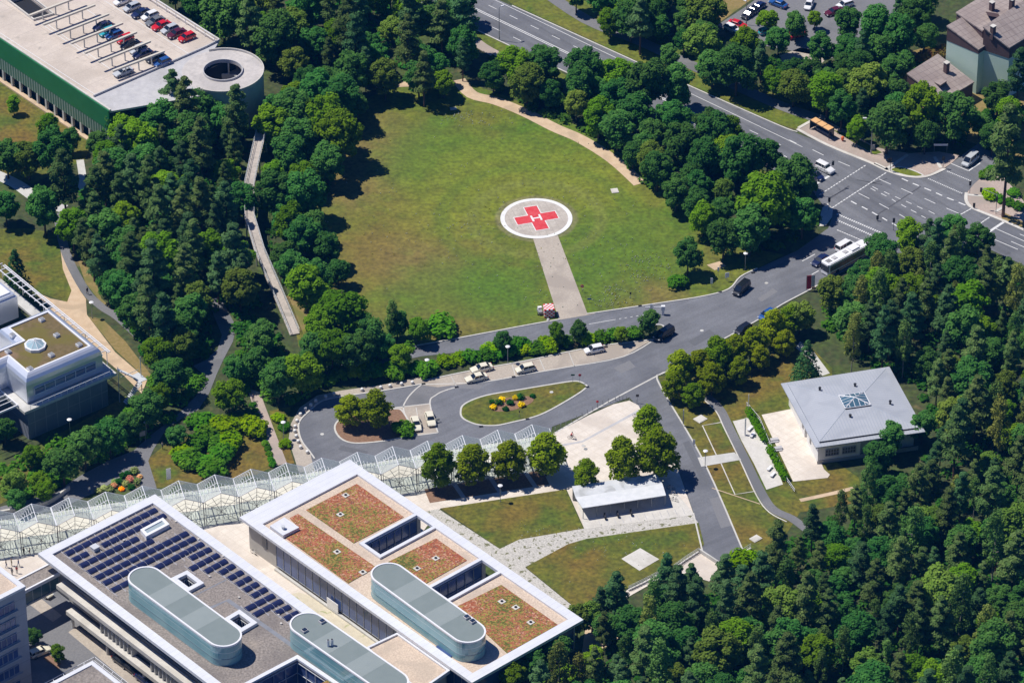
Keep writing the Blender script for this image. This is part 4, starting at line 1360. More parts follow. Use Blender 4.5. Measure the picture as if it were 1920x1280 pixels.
for i in range(24):
    v = i * 1.9
    gr.bar(fl(LL + 1.5, v), fl(LL + 3.7, v), .12, 11.5, 11.65)
    if i % 4 == 0:
        gr.cyl(*fl(LL + 3.5, v), 8, 11.5, .07, 6)
gr.build('sunshade_frame', WMETAL, alu)
gi = MB()
for e in range(5):
    gi.bar(fl(-12, 1 + e * 1.2), fl(-3.5, 1 + e * 1.2), .12, 8.2, 8.35)
gi.bar(fl(-3.4, -1), fl(-3.4, 7), .2, 8.1, 8.5).bar(fl(-12, -1), fl(-3.4, -1), .2, 8.1, 8.5)
gi.build('gallery_grille', WMETAL, alu)
dc = G(66, 646, ZL + .4).xy
dome = MB()
oct_ = lambda r, z, n=9: [(dc.x + r * math.cos(2 * math.pi * i / n + .2), dc.y + r * math.sin(2 * math.pi * i / n + .2), z) for i in range(n)]
do = MB().hexa(oct_(2.2, ZL - .12), oct_(2.2, ZL + .5)).build('dome_kerb', WMETAL, alu)
dome = MB()
o1, o2 = oct_(1.85, ZL + .5), oct_(.12, ZL + 1.5)
for i in range(9):
    j = (i + 1) % 9
    dome.face([o1[i], o1[j], o2[j], o2[i]])
dome.build('dome_glass', mat('dome_glass', (.28, .42, .48), (.38, .52, .58), .5, rough=.1), do)
dr = MB()
for i in range(9):
    dr.tube(o1[i], o2[i], .07, 4)
dr.path(o1 + [o1[0]], .08, 4)
dr.build('dome_ribs', WMETAL, do)
for px, py in ((23, 627), (106, 627), (15, 658), (96, 664), (56, 690), (148, 645), (78, 598)):
    p = G(px, py, ZL + .3)
    MB().box(p.x, p.y, ZL - .12, ZL + .4, 1.0, 1.0, A_AB).box(p.x, p.y, ZL + .4, ZL + .5, .8, .8, A_AB, 1).build('roof_box', [WMETAL, STEEL], alu)
st = MB()
s0 = fl(LL + 4.0, -2.5)
for k in range(2):
    for i in range(12):
        z = 7.6 - k * 3.7 - i * .3
        p = s0 + Lu * (.6 + (i * .32 if k == 0 else 3.6 - i * .32)) - Lv * (k * 1.6)
        st.box(p.x, p.y, z, z + .08, .4, 1.3, math.atan2(Lu.y, Lu.x))
    st.bar(s0 + Lu * .4 - Lv * (k * 1.6 + .7), s0 + Lu * 4.6 - Lv * (k * 1.6 + .7), .06, 7.6 - k * 3.7 - 1.2, 7.6 - k * 3.7 - 1.1)
st.box(*(s0 + Lu * 5), 3.8, 3.9, 2, 3, math.atan2(Lu.y, Lu.x))
for u in (.3, 5.6):
    p = s0 + Lu * u
    st.cyl(p.x, p.y, 0, 8.6, .08, 6)
st.build('escape_stair', LIGHTSTEEL, alu)

# ---------------------------------------------------------------- white hall with hipped zinc roof
ZH = 5.0
hall = thing('hipped_hall', (*G(1600, 800, 2).xy, 0), 'white single storey hall with low hipped grey metal roof and pyramid skylight', 'building')
H4 = PX([(1464, 718.5), (1529.4, 838.8), (1735, 809), (1667.5, 687)], ZH)
hu = (H4[2] - H4[1]).normalized()
hv = Vector((-hu.y, hu.x))
hW, hD = ((H4[2] - H4[1]).length + (H4[3] - H4[0]).length) / 2, ((H4[0] - H4[1]).length + (H4[3] - H4[2]).length) / 2
fh = lambda u, v: H4[1] + hu * u + hv * v
hall['yaw'] = 0
q = [H4[1], H4[2], H4[3], H4[0]]
RISE = 1.35
k = 1.1
qi = inset(q, k)
sq = [Vector(c) for c in (fh(hW / 2 - 2.6, hD / 2 - 2.2), fh(hW / 2 + 2.6, hD / 2 - 2.2), fh(hW / 2 + 2.6, hD / 2 + 2.2), fh(hW / 2 - 2.6, hD / 2 + 2.2))]
low_, up_ = MB(), MB()
for i in range(4):
    j = (i + 1) % 4
    low_.face([(*q[i], ZH), (*q[j], ZH), (*qi[j], ZH + .12), (*qi[i], ZH + .12)], i % 2)
    low_.face([(*q[i], ZH - .22), (*q[j], ZH - .22), (*q[j], ZH), (*q[i], ZH)], i % 2)
    up_.face([(*qi[i], ZH + .45), (*qi[j], ZH + .45), (*sq[j], ZH + RISE), (*sq[i], ZH + RISE)], i % 2)
    up_.face([(*qi[i], ZH + .05), (*qi[j], ZH + .05), (*qi[j], ZH + .45), (*qi[i], ZH + .45)], 2 if i == 0 else i % 2)
low_.flat(q, ZH - .22, down=True)
HA = math.atan2(hu.y, hu.x)
ZA = mat('zinc_front', (.39, .41, .45), (.42, .44, .48), .3, (.36, .38, .42), .2, rough=.6, stripes=[(HA, .62, .09, (.33, .36, .42))])
ZBm = mat('zinc_side', (.39, .41, .45), (.42, .44, .48), .3, (.36, .38, .42), .2, rough=.6, stripes=[(HA + math.pi / 2, .62, .09, (.33, .36, .42))])
low_.build('eave_roof', [ZA, ZBm], hall)
ur = up_.build('hipped_roof', [ZA, ZBm, BLACK], hall)
hip = MB()
for i in range(4):
    hip.tube((*qi[i], ZH + .45), (*sq[i], ZH + RISE), .06, 4)
hip.build('hip_capping', mat('zinc_cap', (.40, .44, .50)), ur)
sg = MB()
ap = (*((sq[0] + sq[2]) / 2), ZH + RISE + 1.0)
kr = MB().prism(ccw(sq), ZH + RISE - .3, ZH + RISE + .25).build('skylight_kerb', BLACK, hall)
for i in range(4):
    sg.face([(*sq[i], ZH + RISE + .25), (*sq[(i + 1) % 4], ZH + RISE + .25), ap])
sg.build('skylight_glass', mat('sky_pane', (.05, .11, .17), (.08, .16, .22), .6, rough=.08), kr)
sbm = MB()
for i in range(4):
    a, b = Vector((*sq[i], ZH + RISE + .27)), Vector((*sq[(i + 1) % 4], ZH + RISE + .27))
    top = Vector(ap)
    sbm.tube(a, top, .13, 4)
    sbm.tube(a, b, .08, 4)
    for t in (.2, .4, .6, .8):
        f_ = 1 - abs(t - .5) * 2
        sbm.tube(a.lerp(b, t), a.lerp(b, .5 + (t - .5) * .05).lerp(top, 0) if False else a.lerp(top, min(t, 1 - t) * 2) if t < .5 else b.lerp(top, min(t, 1 - t) * 2), .06, 4)
sbm.build('skylight_bars', WMETAL, kr)
wb = [fh(1.5, 1.5), fh(hW - 1.5, 1.5), fh(hW - 1.5, hD - 1.5), fh(1.5, hD - 1.5)]
MB().prism(ccw([fh(4.5, 2.6), fh(hW - 1.5, 2.6), fh(hW - 1.5, hD - 1.5), fh(4.5, hD - 1.5)]), 0, ZH - .25).build('wall', WHITE, hall)
MB().prism(ccw([fh(.9, 1.2), fh(9.5, 1.2), fh(9.5, 8.6), fh(.9, 8.6)]), 0, ZH - 1.2).build('front_wing', WHITE, hall)
MB().prism(ccw([fh(.9, 10.2), fh(6, 10.2), fh(6, hD - 1), fh(.9, hD - 1)]), 0, ZH - .3).build('rear_wing', WHITE, hall)
MB().prism(ccw([fh(.8, 1.1), fh(hW - 1, 1.1), fh(hW - 1, 1.3), fh(.8, 1.3)]), 0, .8).build('plinth', BEIGE, hall)
for u in (2.4, 5.8):
    wo = MB().bar(fh(u, 1.17), fh(u + 2.7, 1.17), .1, 1.7, 3.2).build('window', DARKGLASS, hall)
    m_ = MB()
    glazing(m_, fh(u, 1.1), fh(u + 2.7, 1.1), 1.7, 3.2, 5, 2)
    m_.build('window_frame', mat('window_grey', (.35, .37, .42)), wo)
MB().bar(fh(.86, 5.8), fh(.86, 6.6), .1, 1.4, 3.0).build('window', DARKGLASS, hall)
MB().bar(fh(.86, 11), fh(.86, 11.8), .1, 1.4, 3.0).build('window', DARKGLASS, hall)
for px, py in ((1594, 782), (1669, 756), (1603, 724), (1537, 731)):
    p = G(px, py, ZH + 1)
    MB().cyl(p.x, p.y, ZH + .4, ZH + 1.5, .22, 8).cyl(p.x, p.y, ZH + 1.5, ZH + 1.65, .3, 8).build('vent_pipe', BLACK, hall)

# ---------------------------------------------------------------- apartment building and brown house, top right
apt = thing('apartment_building', (*G(1830, 170).xy, 0), 'mint green apartment building with stepped brown pitched roofs and chimneys', 'building')
def mono(parent, pts, base, wall_top, nm, wallm=MINT, fasc=BROWN, t=.3):
    """mono-pitch block: roof corners (px, py, z) in order, walls below"""
    P = [G(x, y, z) for x, y, z in pts]
    r = MB()
    r.hexa([p - Vector((0, 0, t)) for p in P], P)
    ro_ = r.build('roof', ROOFTILE, parent)
    W = MB()
    c = sum(P, Vector()) / 4
    Q = [c.lerp(p, .965) for p in P]
    W.hexa([(p.x, p.y, base) for p in Q], [(p.x, p.y, wall_top) for p in Q], 0, False)
    W.build('wall', wallm, parent)
    Bn = MB()
    Q2 = [c.lerp(p, .975) for p in P]
    Bn.hexa([(p.x, p.y, wall_top) for p in Q2], [(p.x, p.y, p.z - t - .01) for p in Q2])
    Bn.build('clad_gable', fasc, parent)
    return ro_
mono(apt, [(1774.7, 48.7, 14.0), (1835, 93.3, 11.5), (1900, 52, 11.5), (1842, 10, 14.0)], 0, 10.3, 'front')
b2 = mono(apt, [(1842.8, 50.5, 16.2), (1892.4, 90, 13.2), (2010, 18, 13.2), (1960, -25, 16.2)], 0, 10.3, 'back')
mono(apt, [(1792, 23.4, 14.2), (1842, 58, 14.0), (1935, 0, 14.0), (1885, -35, 14.2)], 0, 10.3, 'rear')
for px, py, z in ((1861.5, 62, 15.2), (1859.6, 17, 14.4), (1897, 12, 16)):
    p = G(px, py, z)
    ch = MB().box(p.x, p.y, z - 1.5, z + 1.7, .9, .9, A_AB).build('chimney', BROWN, b2)
    MB().box(p.x, p.y, z + 1.7, z + 1.85, 1.1, 1.1, A_AB).build('chimney_cap', CONCL, ch)
p0, p1 = G(1850, 30, 14.5), G(1874, 36, 14.0)
MB().hexa([G(1848, 22, 13.8), G(1853, 30, 13.8), G(1876, 34, 13.8), G(1872, 26, 13.8)], [G(1848, 22, 15.6), G(1853, 30, 15.6), G(1876, 34, 14.1), G(1872, 26, 14.1)]).build('dormer', BROWN, b2)
qa, qb = G(1835, 93.3, 11.5), G(1857.8, 79, 11.5)
qc = G(1892.4, 90, 12.2)
for px, py in ((1866.5, 98), (1876, 103), (1845, 101), (1875, 123), (1844, 122)):
    p = G(px, py + 4, 8.5 if py < 110 else 5.5)
    wo = MB().bar(p.xy - Bu * .5, p.xy + Bu * .5, .5, p.z - .8, p.z + .8).build('window', DARKGLASS, apt)
    MB().bar(p.xy - Bu * .6 - Bv * 0, p.xy + Bu * .6, .56, p.z - .95, p.z - .8).build('window_sill', WHITE, wo)
hs = thing('brown_house', (*G(1765, 215).xy, 0), 'low brown house with single pitched brown roof beside the mint apartment building', 'building')
hr = mono(hs, [(1700, 137.8, 6.6), (1767.8, 189, 4.2), (1826.8, 153.7, 4.2), (1758.4, 101, 6.6)], 0, 3.4, 'house', mat('dark_timber_wall', (.12, .08, .07)), BROWN)
p = G(1774, 137, 5.3)
ch = MB().box(p.x, p.y, 4.6, 7.9, .95, .95, A_AB).build('chimney', BROWN, hr)
MB().box(p.x, p.y, 7.9, 8.05, 1.15, 1.15, A_AB).build('chimney_cap', CONCL, ch)
MB().hexa([G(1752, 156, 5.1), G(1763, 163, 4.9), G(1775, 156, 4.9), G(1765, 150, 5.1)], [G(1752, 154, 5.6), G(1763, 160, 6.4), G(1775, 152, 6.4), G(1765, 147, 5.6)]).build('dormer', ROOFTILE, hr)

# ---------------------------------------------------------------- bicycle shelter
bs = thing('bicycle_shelter', (*G(1160, 970).xy, 0), 'long open bicycle shelter with folded white metal roof on posts', 'shelter')
fl_, fr_ = G(1092, 952, 2.8), G(1248.7, 928, 2.8)
ml_, mr_ = G(1079, 932, 2.7), G(1242, 906, 2.7)
bl_, br_ = G(1072.6, 911, 3.2), G(1231, 888, 3.2)
MB().hexa([p - Vector((0, 0, .15)) for p in (fl_, fr_, mr_, ml_)], [fl_, fr_, mr_, ml_]).build('front_roof', mat('shelter_roof', (.64, .66, .68), (.72, .73, .75), .8, rough=.5), bs)
MB().hexa([p - Vector((0, 0, .15)) for p in (ml_, mr_, br_, bl_)], [ml_, mr_, br_, bl_]).build('back_roof', mat('shelter_roof_back', (.58, .60, .62), (.68, .69, .70), .5, (.45, .46, .46), .4, (.5, .65), rough=.55), bs)
for i in range(7):
    for a, b in ((fl_, fr_), (bl_, br_)):
        p = a.lerp(b, .01 + i * .98 / 6)
        MB().cyl(p.x, p.y + (.15 if a is fl_ else -.15), .1, p.z - .15, .07, 6).build('post', STEEL, bs)
p, q = bl_.lerp(br_, .01), bl_.lerp(br_, .99)
MB().bar((p.x, p.y - .5), (q.x, q.y - .5), .1, .1, 2.4).build('rear_screen', STEEL, bs)


# ================================================================ TREES
def leafset(mb, centre, rx, rz, n, size, r, up=.85, narrow=1.0, lo=-.6, jitter=.6, m=0):
    for _ in range(n):
        while True:
            z = r.uniform(lo, 1)
            t = r.uniform(0, 2 * math.pi)
            s = math.sqrt(max(0, 1 - z * z))
            d = Vector((s * math.cos(t), s * math.sin(t), z))
            break
        k = r.uniform(.6, 1.16)
        p = Vector((centre[0] + d.x * rx * k, centre[1] + d.y * rx * k, centre[2] + d.z * rz * k))
        nrm = (d + Vector((r.uniform(-1, 1), r.uniform(-1, 1), r.uniform(-1, 1))) * jitter + Vector((0, 0, up))).normalized()
        a = nrm.orthogonal().normalized()
        a = Matrix.Rotation(r.uniform(0, 6.28), 3, nrm) @ a
        b = nrm.cross(a)
        sz = size * r.uniform(.65, 1.35)
        a, b = a * sz * .5, b * sz * .5 * narrow
        mb.face([p - a - b * .5, p - b, p + a - b * .3, p + a * .8 + b, p - a * .6 + b], m)


def crown(kind, seed):
    r = random.Random(seed * 91 + len(kind) * 7)
    mb = MB()
    if kind == 'broadleaf':
        cz, R, V = 6.3, 3.5, r.uniform(4.3, 5.3)
        ex, lx, ly = r.uniform(.85, 1.2), r.uniform(-.6, .6), r.uniform(-.6, .6)
        for i in range(26):
            z = -.9 + 1.9 * (i + .5) / 26
            t = i * 2.4 + r.uniform(-.4, .4)
            s = math.sqrt(max(0, 1 - z * z)) ** .8
            k = r.uniform(.50, .92)
            c = (R * ex * k * s * math.cos(t) + lx * z, R * k * s * math.sin(t) / ex + ly * z, cz + V * z * .72)
            cr = r.uniform(.7, 1.45)
            leafset(mb, c, cr, cr * .8, int(150 + 90 * cr), .36, r, jitter=.9)
        leafset(mb, (0, 0, cz), 2.2, 2.6, 160, .7, r)
    elif kind == 'lime':
        cz = 5.6
        for i in range(26):
            z = -1 + 2 * (i + .5) / 26
            t = i * 2.4 + r.uniform(-.4, .4)
            w_ = (1 - max(0, z) ** 1.4) ** .75 * (1 - max(0, -z) ** 3 * .5)
            k = r.uniform(.62, .82)
            c = (3.3 * k * w_ * math.cos(t), 3.3 * k * w_ * math.sin(t), cz + 3.5 * z)
            cr = r.uniform(.8, 1.25)
            leafset(mb, c, cr, cr * .85, 190, .34, r, jitter=.85)
        leafset(mb, (0, 0, cz), 2.0, 2.6, 160, .7, r)
    elif kind == 'pine':
        for i in range(21):
            f = (i + .5) / 21
            z = 4.6 + 9.6 * f
            w_ = 3.0 * (1 - f) ** .72 * (.5 + .5 * min(1, f * 4)) + .1
            t = i * 2.4 + r.uniform(-.5, .5)
            k = r.uniform(.45, .8)
            c = (w_ * k * math.cos(t), w_ * k * math.sin(t), z + r.uniform(-.3, .3))
            cr = r.uniform(.7, 1.3) * (1.15 - .62 * f)
            leafset(mb, c, cr * 1.15, cr * .55, 190, .50, r, up=.55, narrow=.4, lo=-.5, jitter=.75)
    elif kind == 'birch':
        for i in range(18):
            f = (i + .5) / 18
            z = 4.5 + 9.0 * f
            w_ = 2.1 * math.sin(math.pi * (f * .82 + .16)) ** .8
            t = i * 2.4 + r.uniform(-.5, .5)
            k = r.uniform(.4, .85)
            c = (w_ * k * math.cos(t), w_ * k * math.sin(t), z)
            cr = r.uniform(.6, 1.05)
            leafset(mb, c, cr * .85, cr * 1.25, 120, .36, r, up=.1, narrow=.6, lo=-.8, jitter=.9)
    elif kind == 'spruce':
        for i in range(26):
            f = (i + .5) / 26
            z = .8 + 7.0 * f
            w_ = 2.0 * (1 - f) ** .85 + .12
            for k in range(max(2, int(6 * (1 - f)))):
                t = i * 1.1 + k * 6.28 / max(2, int(6 * (1 - f))) + r.uniform(-.3, .3)
                c = (w_ * .7 * math.cos(t), w_ * .7 * math.sin(t), z)
                leafset(mb, c, w_ * .35 + .12, .28, 26, .34, r, up=.4, narrow=.45, jitter=.7)
    elif kind == 'bush':
        for i in range(10):
            t = i * 2.4
            k = math.sqrt((i + .3) / 10)
            c = (1.35 * k * math.cos(t), 1.35 * k * math.sin(t), .75 + .5 * (1 - k) + r.uniform(-.15, .25))
            cr = r.uniform(.55, .85)
            leafset(mb, c, cr, cr * .9, 85, .34, r, lo=-.7)
    return mb


def trunk(kind, seed):
    r = random.Random(seed + 5)
    mb = MB()
    if kind == 'bush':
        for i in range(4):
            mb.tube((0, 0, 0), (r.uniform(-.6, .6), r.uniform(-.6, .6), .9), .05, 5, 0, .02)
        return mb
    h, r0, fork = {'broadleaf': (8.6, .26, 3.6), 'lime': (7.5, .17, 2.6), 'pine': (13.2, .22, 6.5), 'birch': (12.8, .15, 5.5), 'spruce': (7.6, .14, 2.0)}[kind]
    pts = [Vector((0, 0, -.1))]
    for i in range(1, 6):
        pts.append(Vector((r.uniform(-.15, .15) * i * .6, r.uniform(-.15, .15) * i * .6, h * i / 5)))
    for i in range(5):
        mb.tube(pts[i], pts[i + 1], r0 * (1 - i * .18), 7, 0, r0 * (1 - (i + 1) * .18))
    for i in range(7):
        z = fork + (h - fork) * i / 8
        j = min(4, int(z / h * 5))
        a = pts[j].lerp(pts[j + 1], z / h * 5 - j)
        t = i * 2.4 + r.uniform(-.3, .3)
        L = {'broadleaf': 2.4, 'lime': 1.8, 'pine': 1.7, 'birch': 1.2, 'spruce': .8}[kind] * r.uniform(.7, 1.1)
        mb.tube(a, a + Vector((math.cos(t) * L, math.sin(t) * L, L * r.uniform(.3, .8))), r0 * .38, 5, 0, .03)
    return mb


LEAVES = {
    'broadleaf': [('dark green', (.040, .105, .030), (.074, .158, .044)), ('fresh green', (.078, .150, .020), (.120, .205, .032)), ('olive green', (.085, .135, .030), (.125, .175, .044))],
    'lime': [('mid green', (.095, .150, .018), (.145, .20, .028)), ('golden green', (.120, .165, .018), (.175, .21, .030))],
    'pine': [('blue green', (.050, .102, .044), (.080, .138, .058)), ('dull green', (.070, .115, .040), (.105, .145, .055))],
    'birch': [('light green', (.085, .150, .045), (.120, .185, .060)), ('yellowish', (.125, .150, .040), (.165, .180, .058))],
    'spruce': [('dark', (.034, .095, .036), (.056, .13, .045))],
    'bush': [('green', (.045, .130, .018), (.080, .175, .030)), ('bright green', (.11, .20, .015), (.16, .24, .025)), ('reddish', (.10, .055, .025), (.09, .085, .025))],
}
KNAME = {'broadleaf': 'broadleaf_tree', 'lime': 'lime_tree', 'pine': 'pine_tree', 'birch': 'birch_tree', 'spruce': 'spruce_tree', 'bush': 'shrub'}
NVAR = {'broadleaf': 6, 'lime': 2, 'pine': 3, 'birch': 2, 'spruce': 1, 'bush': 2}
CR, TK = {}, {}
TREES = []          # (x, y, r) of everything planted
RADIUS = {'broadleaf': 4.3, 'lime': 3.6, 'pine': 2.8, 'birch': 2.2, 'spruce': 1.8, 'bush': 1.7}
NCOUNT = {}


def plant(kind, x, y, s, tint, label, group=None, sz=None):
    v = rnd.randrange(NVAR[kind])
    key = (kind, v, tint)
    if key not in CR:
        if (kind, v) not in TK:
            TK[(kind, v)] = (crown(kind, v + 1), trunk(kind, v).mesh(kind + '_stem', {'birch': BARKW, 'pine': BARKP}.get(kind, BARK)))
        tn, ca, cb = LEAVES[kind][tint]
        CR[key] = TK[(kind, v)][0].mesh(kind + '_leaves', leaf_mat(f'{tn} {kind} leaves', ca, cb))
    r = bpy.data.objects.new(KNAME[kind], None)
    r.empty_display_size = .5
    col.objects.link(r)
    r.location = (x, y, 0)
    r.rotation_euler = (0, 0, rnd.uniform(0, 6.28))
    r.scale = (s * rnd.uniform(.92, 1.08), s * rnd.uniform(.92, 1.08), sz or s * rnd.uniform(.9, 1.12))
    tag(r, label, 'shrub' if kind == 'bush' else 'tree', group)
    for nm, me in (('foliage' if kind == 'bush' else 'crown', CR[key]), ('stem' if kind == 'bush' else 'trunk', TK[(kind, v)][1])):
        o = bpy.data.objects.new(nm, me)
        col.objects.link(o)
        o.parent = r
    TREES.append((x, y, RADIUS[kind] * s))
    NCOUNT[kind] = NCOUNT.get(kind, 0) + 1
    return r


CZ = {'broadleaf': 7.0, 'lime': 5.6, 'pine': 9.8, 'birch': 9, 'spruce': 3.5, 'bush': .9}


def tree_at(kind, px, py, rpx, label, tint=0, group=None):
    """single tree whose crown the photo shows centred at (px, py) with half width rpx"""
    p = G(px, py, CZ[kind])
    s = rpx * (.93 if kind == 'lime' else 1) / 9.2 / RADIUS[kind]
    p = G(px, py, CZ[kind] * s)
    return plant(kind, p.x, p.y, s, tint, label, group)


def inside(x, y, poly):
    c = False
    n = len(poly)
    for i in range(n):
        a, b = poly[i], poly[i - 1]
        if (a[1] > y) != (b[1] > y) and x < (b[0] - a[0]) * (y - a[1]) / (b[1] - a[1]) + a[0]:
            c = not c
    return c


KEEP = [[(780, -69), (960, 12), (1180, 111.6), (1460, 236.5), (1664, 321.5), (1800, 330), (1880, 415), (1990, 462), (1990, 530), (1835, 458), (1740, 470), (1640, 470), (1570, 425), (1520, 352), (929, 74), (780, 2)],
        [(1566, 392), (1700, 446), (1540, 530), (1425, 597), (1245, 698), (1392, 1029), (1318, 1038), (1203, 772), (1033, 813), (590, 884), (562, 790), (719, 732), (1227, 637), (1225, 609), (800, 666), (800, 648), (1110, 588), (1320, 556), (1420, 504)],
        [(395, 560), (445, 612), (410, 700), (372, 768), (300, 830), (266, 921), (100, 945), (100, 925), (250, 845), (330, 780), (386, 706)]]
KEEP = [PX(k, 0) for k in KEEP]
KEEP += [PX([(1690, 252), (1770, 238), (1850, 225), (1862, 290), (1790, 305), (1700, 285)], 7)]
KEEP += [PX([(462, 235), (535, 235), (528, 285), (506, 345), (505, 400), (526, 460), (560, 540), (580, 610), (550, 645), (512, 560), (468, 490), (428, 420), (430, 330)], 6.5),
         PX([(396, 555), (422, 555), (452, 612), (444, 660), (415, 715), (392, 765), (352, 785), (372, 735), (396, 690), (404, 640), (412, 620)], 6)]
KEEP += [ccw([fg(-1, 0), fg(gw + 1, 0), fg(gw + 1, 75), fg(-1, 75)]), ccw([fh(-1, -2), fh(hW + 2.5, -2), fh(hW + 2.5, hD + 3), fh(-1, hD + 3)]), outer, circ(TR + .5)]


def wood(poly, zc, gap, mix, phrase, smin=.8, smax=1.2, seed=1, keep=True):
    r = random.Random(seed)
    P = PX(poly, zc)
    xs, ys = [p.x for p in P], [p.y for p in P]
    n = int(abs(area(P)) / gap ** 2 * 14)
    got = []
    for _ in range(n):
        x, y = r.uniform(min(xs), max(xs)), r.uniform(min(ys), max(ys))
        if not inside(x, y, P) or (keep and any(inside(x, y, k) for k in KEEP)):
            continue
        kind, tint = r.choices([m[:2] for m in mix], [m[2] for m in mix])[0]
        s = r.uniform(smin, smax)
        rr = RADIUS[kind] * s
        if any((x - a) ** 2 + (y - b) ** 2 < (gap * .92 if R2 is None else max(gap * .8, .62 * (rr + R2))) ** 2 for a, b, R2 in got) or any((x - a) ** 2 + (y - b) ** 2 < (.5 * (rr + c)) ** 2 for a, b, c in TREES[:NSINGLE]):
            continue
        got.append((x, y, rr))
        tn = LEAVES[kind][tint][0]
        nm = KNAME[kind].replace('_', ' ')
        size = 'tall' if s > smin + .67 * (smax - smin) else ('smaller' if s < smin + .33 * (smax - smin) else 'middling')
        plant(kind, x, y, s, tint, f'{size} {tn} {nm} {phrase}', f'{nm}s {phrase}')


# single trees first
T_ = tree_at
T_('lime', 822, 872, 36, 'round tree in the bark bed before the canopy, leftmost of the row of four', 0, 'row of trees by the canopy')
T_('lime', 887, 863, 39, 'round tree in the bark bed before the canopy, second from the left of four', 0, 'row of trees by the canopy')
T_('lime', 953, 855, 37, 'round tree in the bark bed before the canopy, third from the left of four', 1, 'row of trees by the canopy')
T_('lime', 1024, 844, 39, 'round tree at the plaza end of the row of four before the canopy', 0, 'row of trees by the canopy')
T_('lime', 1100, 884, 29, 'small tree at the left end of the bicycle shelter roof', 0)
T_('lime', 1168, 860, 38, 'broad tree standing behind the middle of the bicycle shelter', 0)
T_('lime', 1232, 842, 46, 'largest golden green tree behind the bicycle shelter beside the service road', 1)
T_('lime', 1214, 790, 30, 'small tree on the plaza edge behind the largest shelter tree', 0)
T_('lime', 655, 765, 29, 'left tree of the pair on the bark island in the turning loop', 1)
T_('lime', 704, 764, 33, 'right tree of the pair on the bark island in the turning loop', 0)
T_('bush', 754, 800, 20, 'low dark shrub on the bark island beside the parked taxis')
T_('bush', 765, 810, 13, 'small shrub at the tip of the bark island by the taxi bays', 0)
T_('spruce', 1512, 690, 26, 'small dark spruce on the lawn behind the hipped roof hall')
for i, (x, y, r_, t) in enumerate([(1275, 690, 30, 1), (1262, 722, 24, 1), (1300, 735, 24, 0), (1310, 680, 30, 1), (1345, 668, 34, 0), (1335, 705, 30, 1), (1378, 655, 30, 1), (1385, 690, 26, 0), (1415, 640, 30, 1), (1450, 615, 30, 1), (1480, 600, 26, 0), (1470, 640, 24, 1), (1425, 668, 22, 1)]):
    T_('lime', x, y, r_, f'{LEAVES["lime"][t][0]} tree in the double row along the right side of the access road', t, 'trees along the access road')
T_('broadleaf', 1560, 545, 31, 'rusty olive tree beside the red banner at the access road', 2)
T_('broadleaf', 1500, 585, 30, 'olive tree on the verge below the red banner', 2)
T_('broadleaf', 640, 572, 56, 'large spreading tree at the lower left corner of the helipad lawn', 1)
T_('broadleaf', 622, 640, 44, 'wide bright tree between the footbridge end and the turning loop', 1)
T_('broadleaf', 520, 705, 36, 'dark tree beside the pink path left of the turning loop', 0)
T_('broadleaf', 565, 690, 40, 'fresh green tree at the hedge end left of the turning loop', 1)
T_('broadleaf', 456, 372, 34, 'dark tree leaning over the left side of the upper footbridge', 0)
T_('broadleaf', 512, 318, 28, 'fresh tree on the right side of the upper footbridge', 1)
T_('broadleaf', 535, 470, 30, 'dark tree on the right side of the lower footbridge', 0)
T_('bush', 825, 608, 30, 'broad dark shrub on the lawn edge right of the big spreading tree', 0)
T_('broadleaf', 745, 605, 22, 'small tree on the lawn edge beside the broad dark shrub', 0)
T_('birch', 735, 590, 14, 'slim pale birch on the lawn edge by the lane', 0)
T_('broadleaf', 752, 662, 24, 'young tree in the hedge strip at the end of the lane', 1)
for x, y, r_, lab in ((943, 638, 20, 'small tree in the hedge strip left of the white taxi bays'), (1045, 622, 18, 'thin tree in the hedge strip below the pad path'), (1085, 618, 20, 'small tree in the hedge strip just right of the pad path end'),
                      (1165, 622, 16, 'bright young tree in the middle of the hedge strip right half'), (1218, 600, 22, 'young tree at the right tip of the hedge strip beside the barrier machine')):
    T_('broadleaf', x, y, r_, lab, 1 if 'bright' in lab or 'thin' in lab else 0)
hedge = [(640, 700), (670, 694), (700, 690), (728, 690), (755, 692), (782, 688), (808, 684), (834, 676), (860, 670), (886, 668), (912, 664), (938, 660), (962, 656), (985, 654), (1008, 652), (1030, 646), (1060, 638), (1100, 634), (1125, 630), (1150, 626), (1188, 624), (690, 700), (740, 700), (800, 692), (1020, 640), (975, 645), (920, 655)]
for x, y in hedge:
    T_('bush', x, y, rnd.uniform(15, 21), 'shrub in the long planted strip between the lane and the taxi bays', rnd.choice((0, 0, 0, 1)), 'shrubs of the strip between lane and bays')
T_('broadleaf', 1290, 470, 34, 'rounded dark tree at the lawn corner near the access road', 0)
T_('bush', 1270, 526, 20, 'single round shrub on the lawn beside the access road', 0)
for x, y, r_, k, t, lab in ((98, 280, 44, 'broadleaf', 0, 'large dark tree left of the footpath below the car park'), (52, 290, 36, 'broadleaf', 2, 'olive tree on the left lawn below the car park'), (118, 325, 34, 'pine', 1, 'pine beside the short pale path at the left'),
                            (82, 385, 42, 'broadleaf', 0, 'dark tree standing over the upper edge of the left lawn'), (10, 378, 34, 'broadleaf', 0, 'dark tree at the left frame edge above the lawn'), (12, 285, 38, 'broadleaf', 0, 'dark tree at the left frame edge beside the car park'),
                            (30, 522, 28, 'spruce', 0, 'dark spruce beside the aluminium building roof'), (25, 195, 16, 'broadleaf', 1, 'small tree on the grass before the car park columns'), (90, 235, 24, 'broadleaf', 1, 'tree close to the green slatted car park side'),
                            (130, 260, 22, 'broadleaf', 0, 'tree at the corner of the green car park side')):
    T_(k, x, y, r_, lab, t)
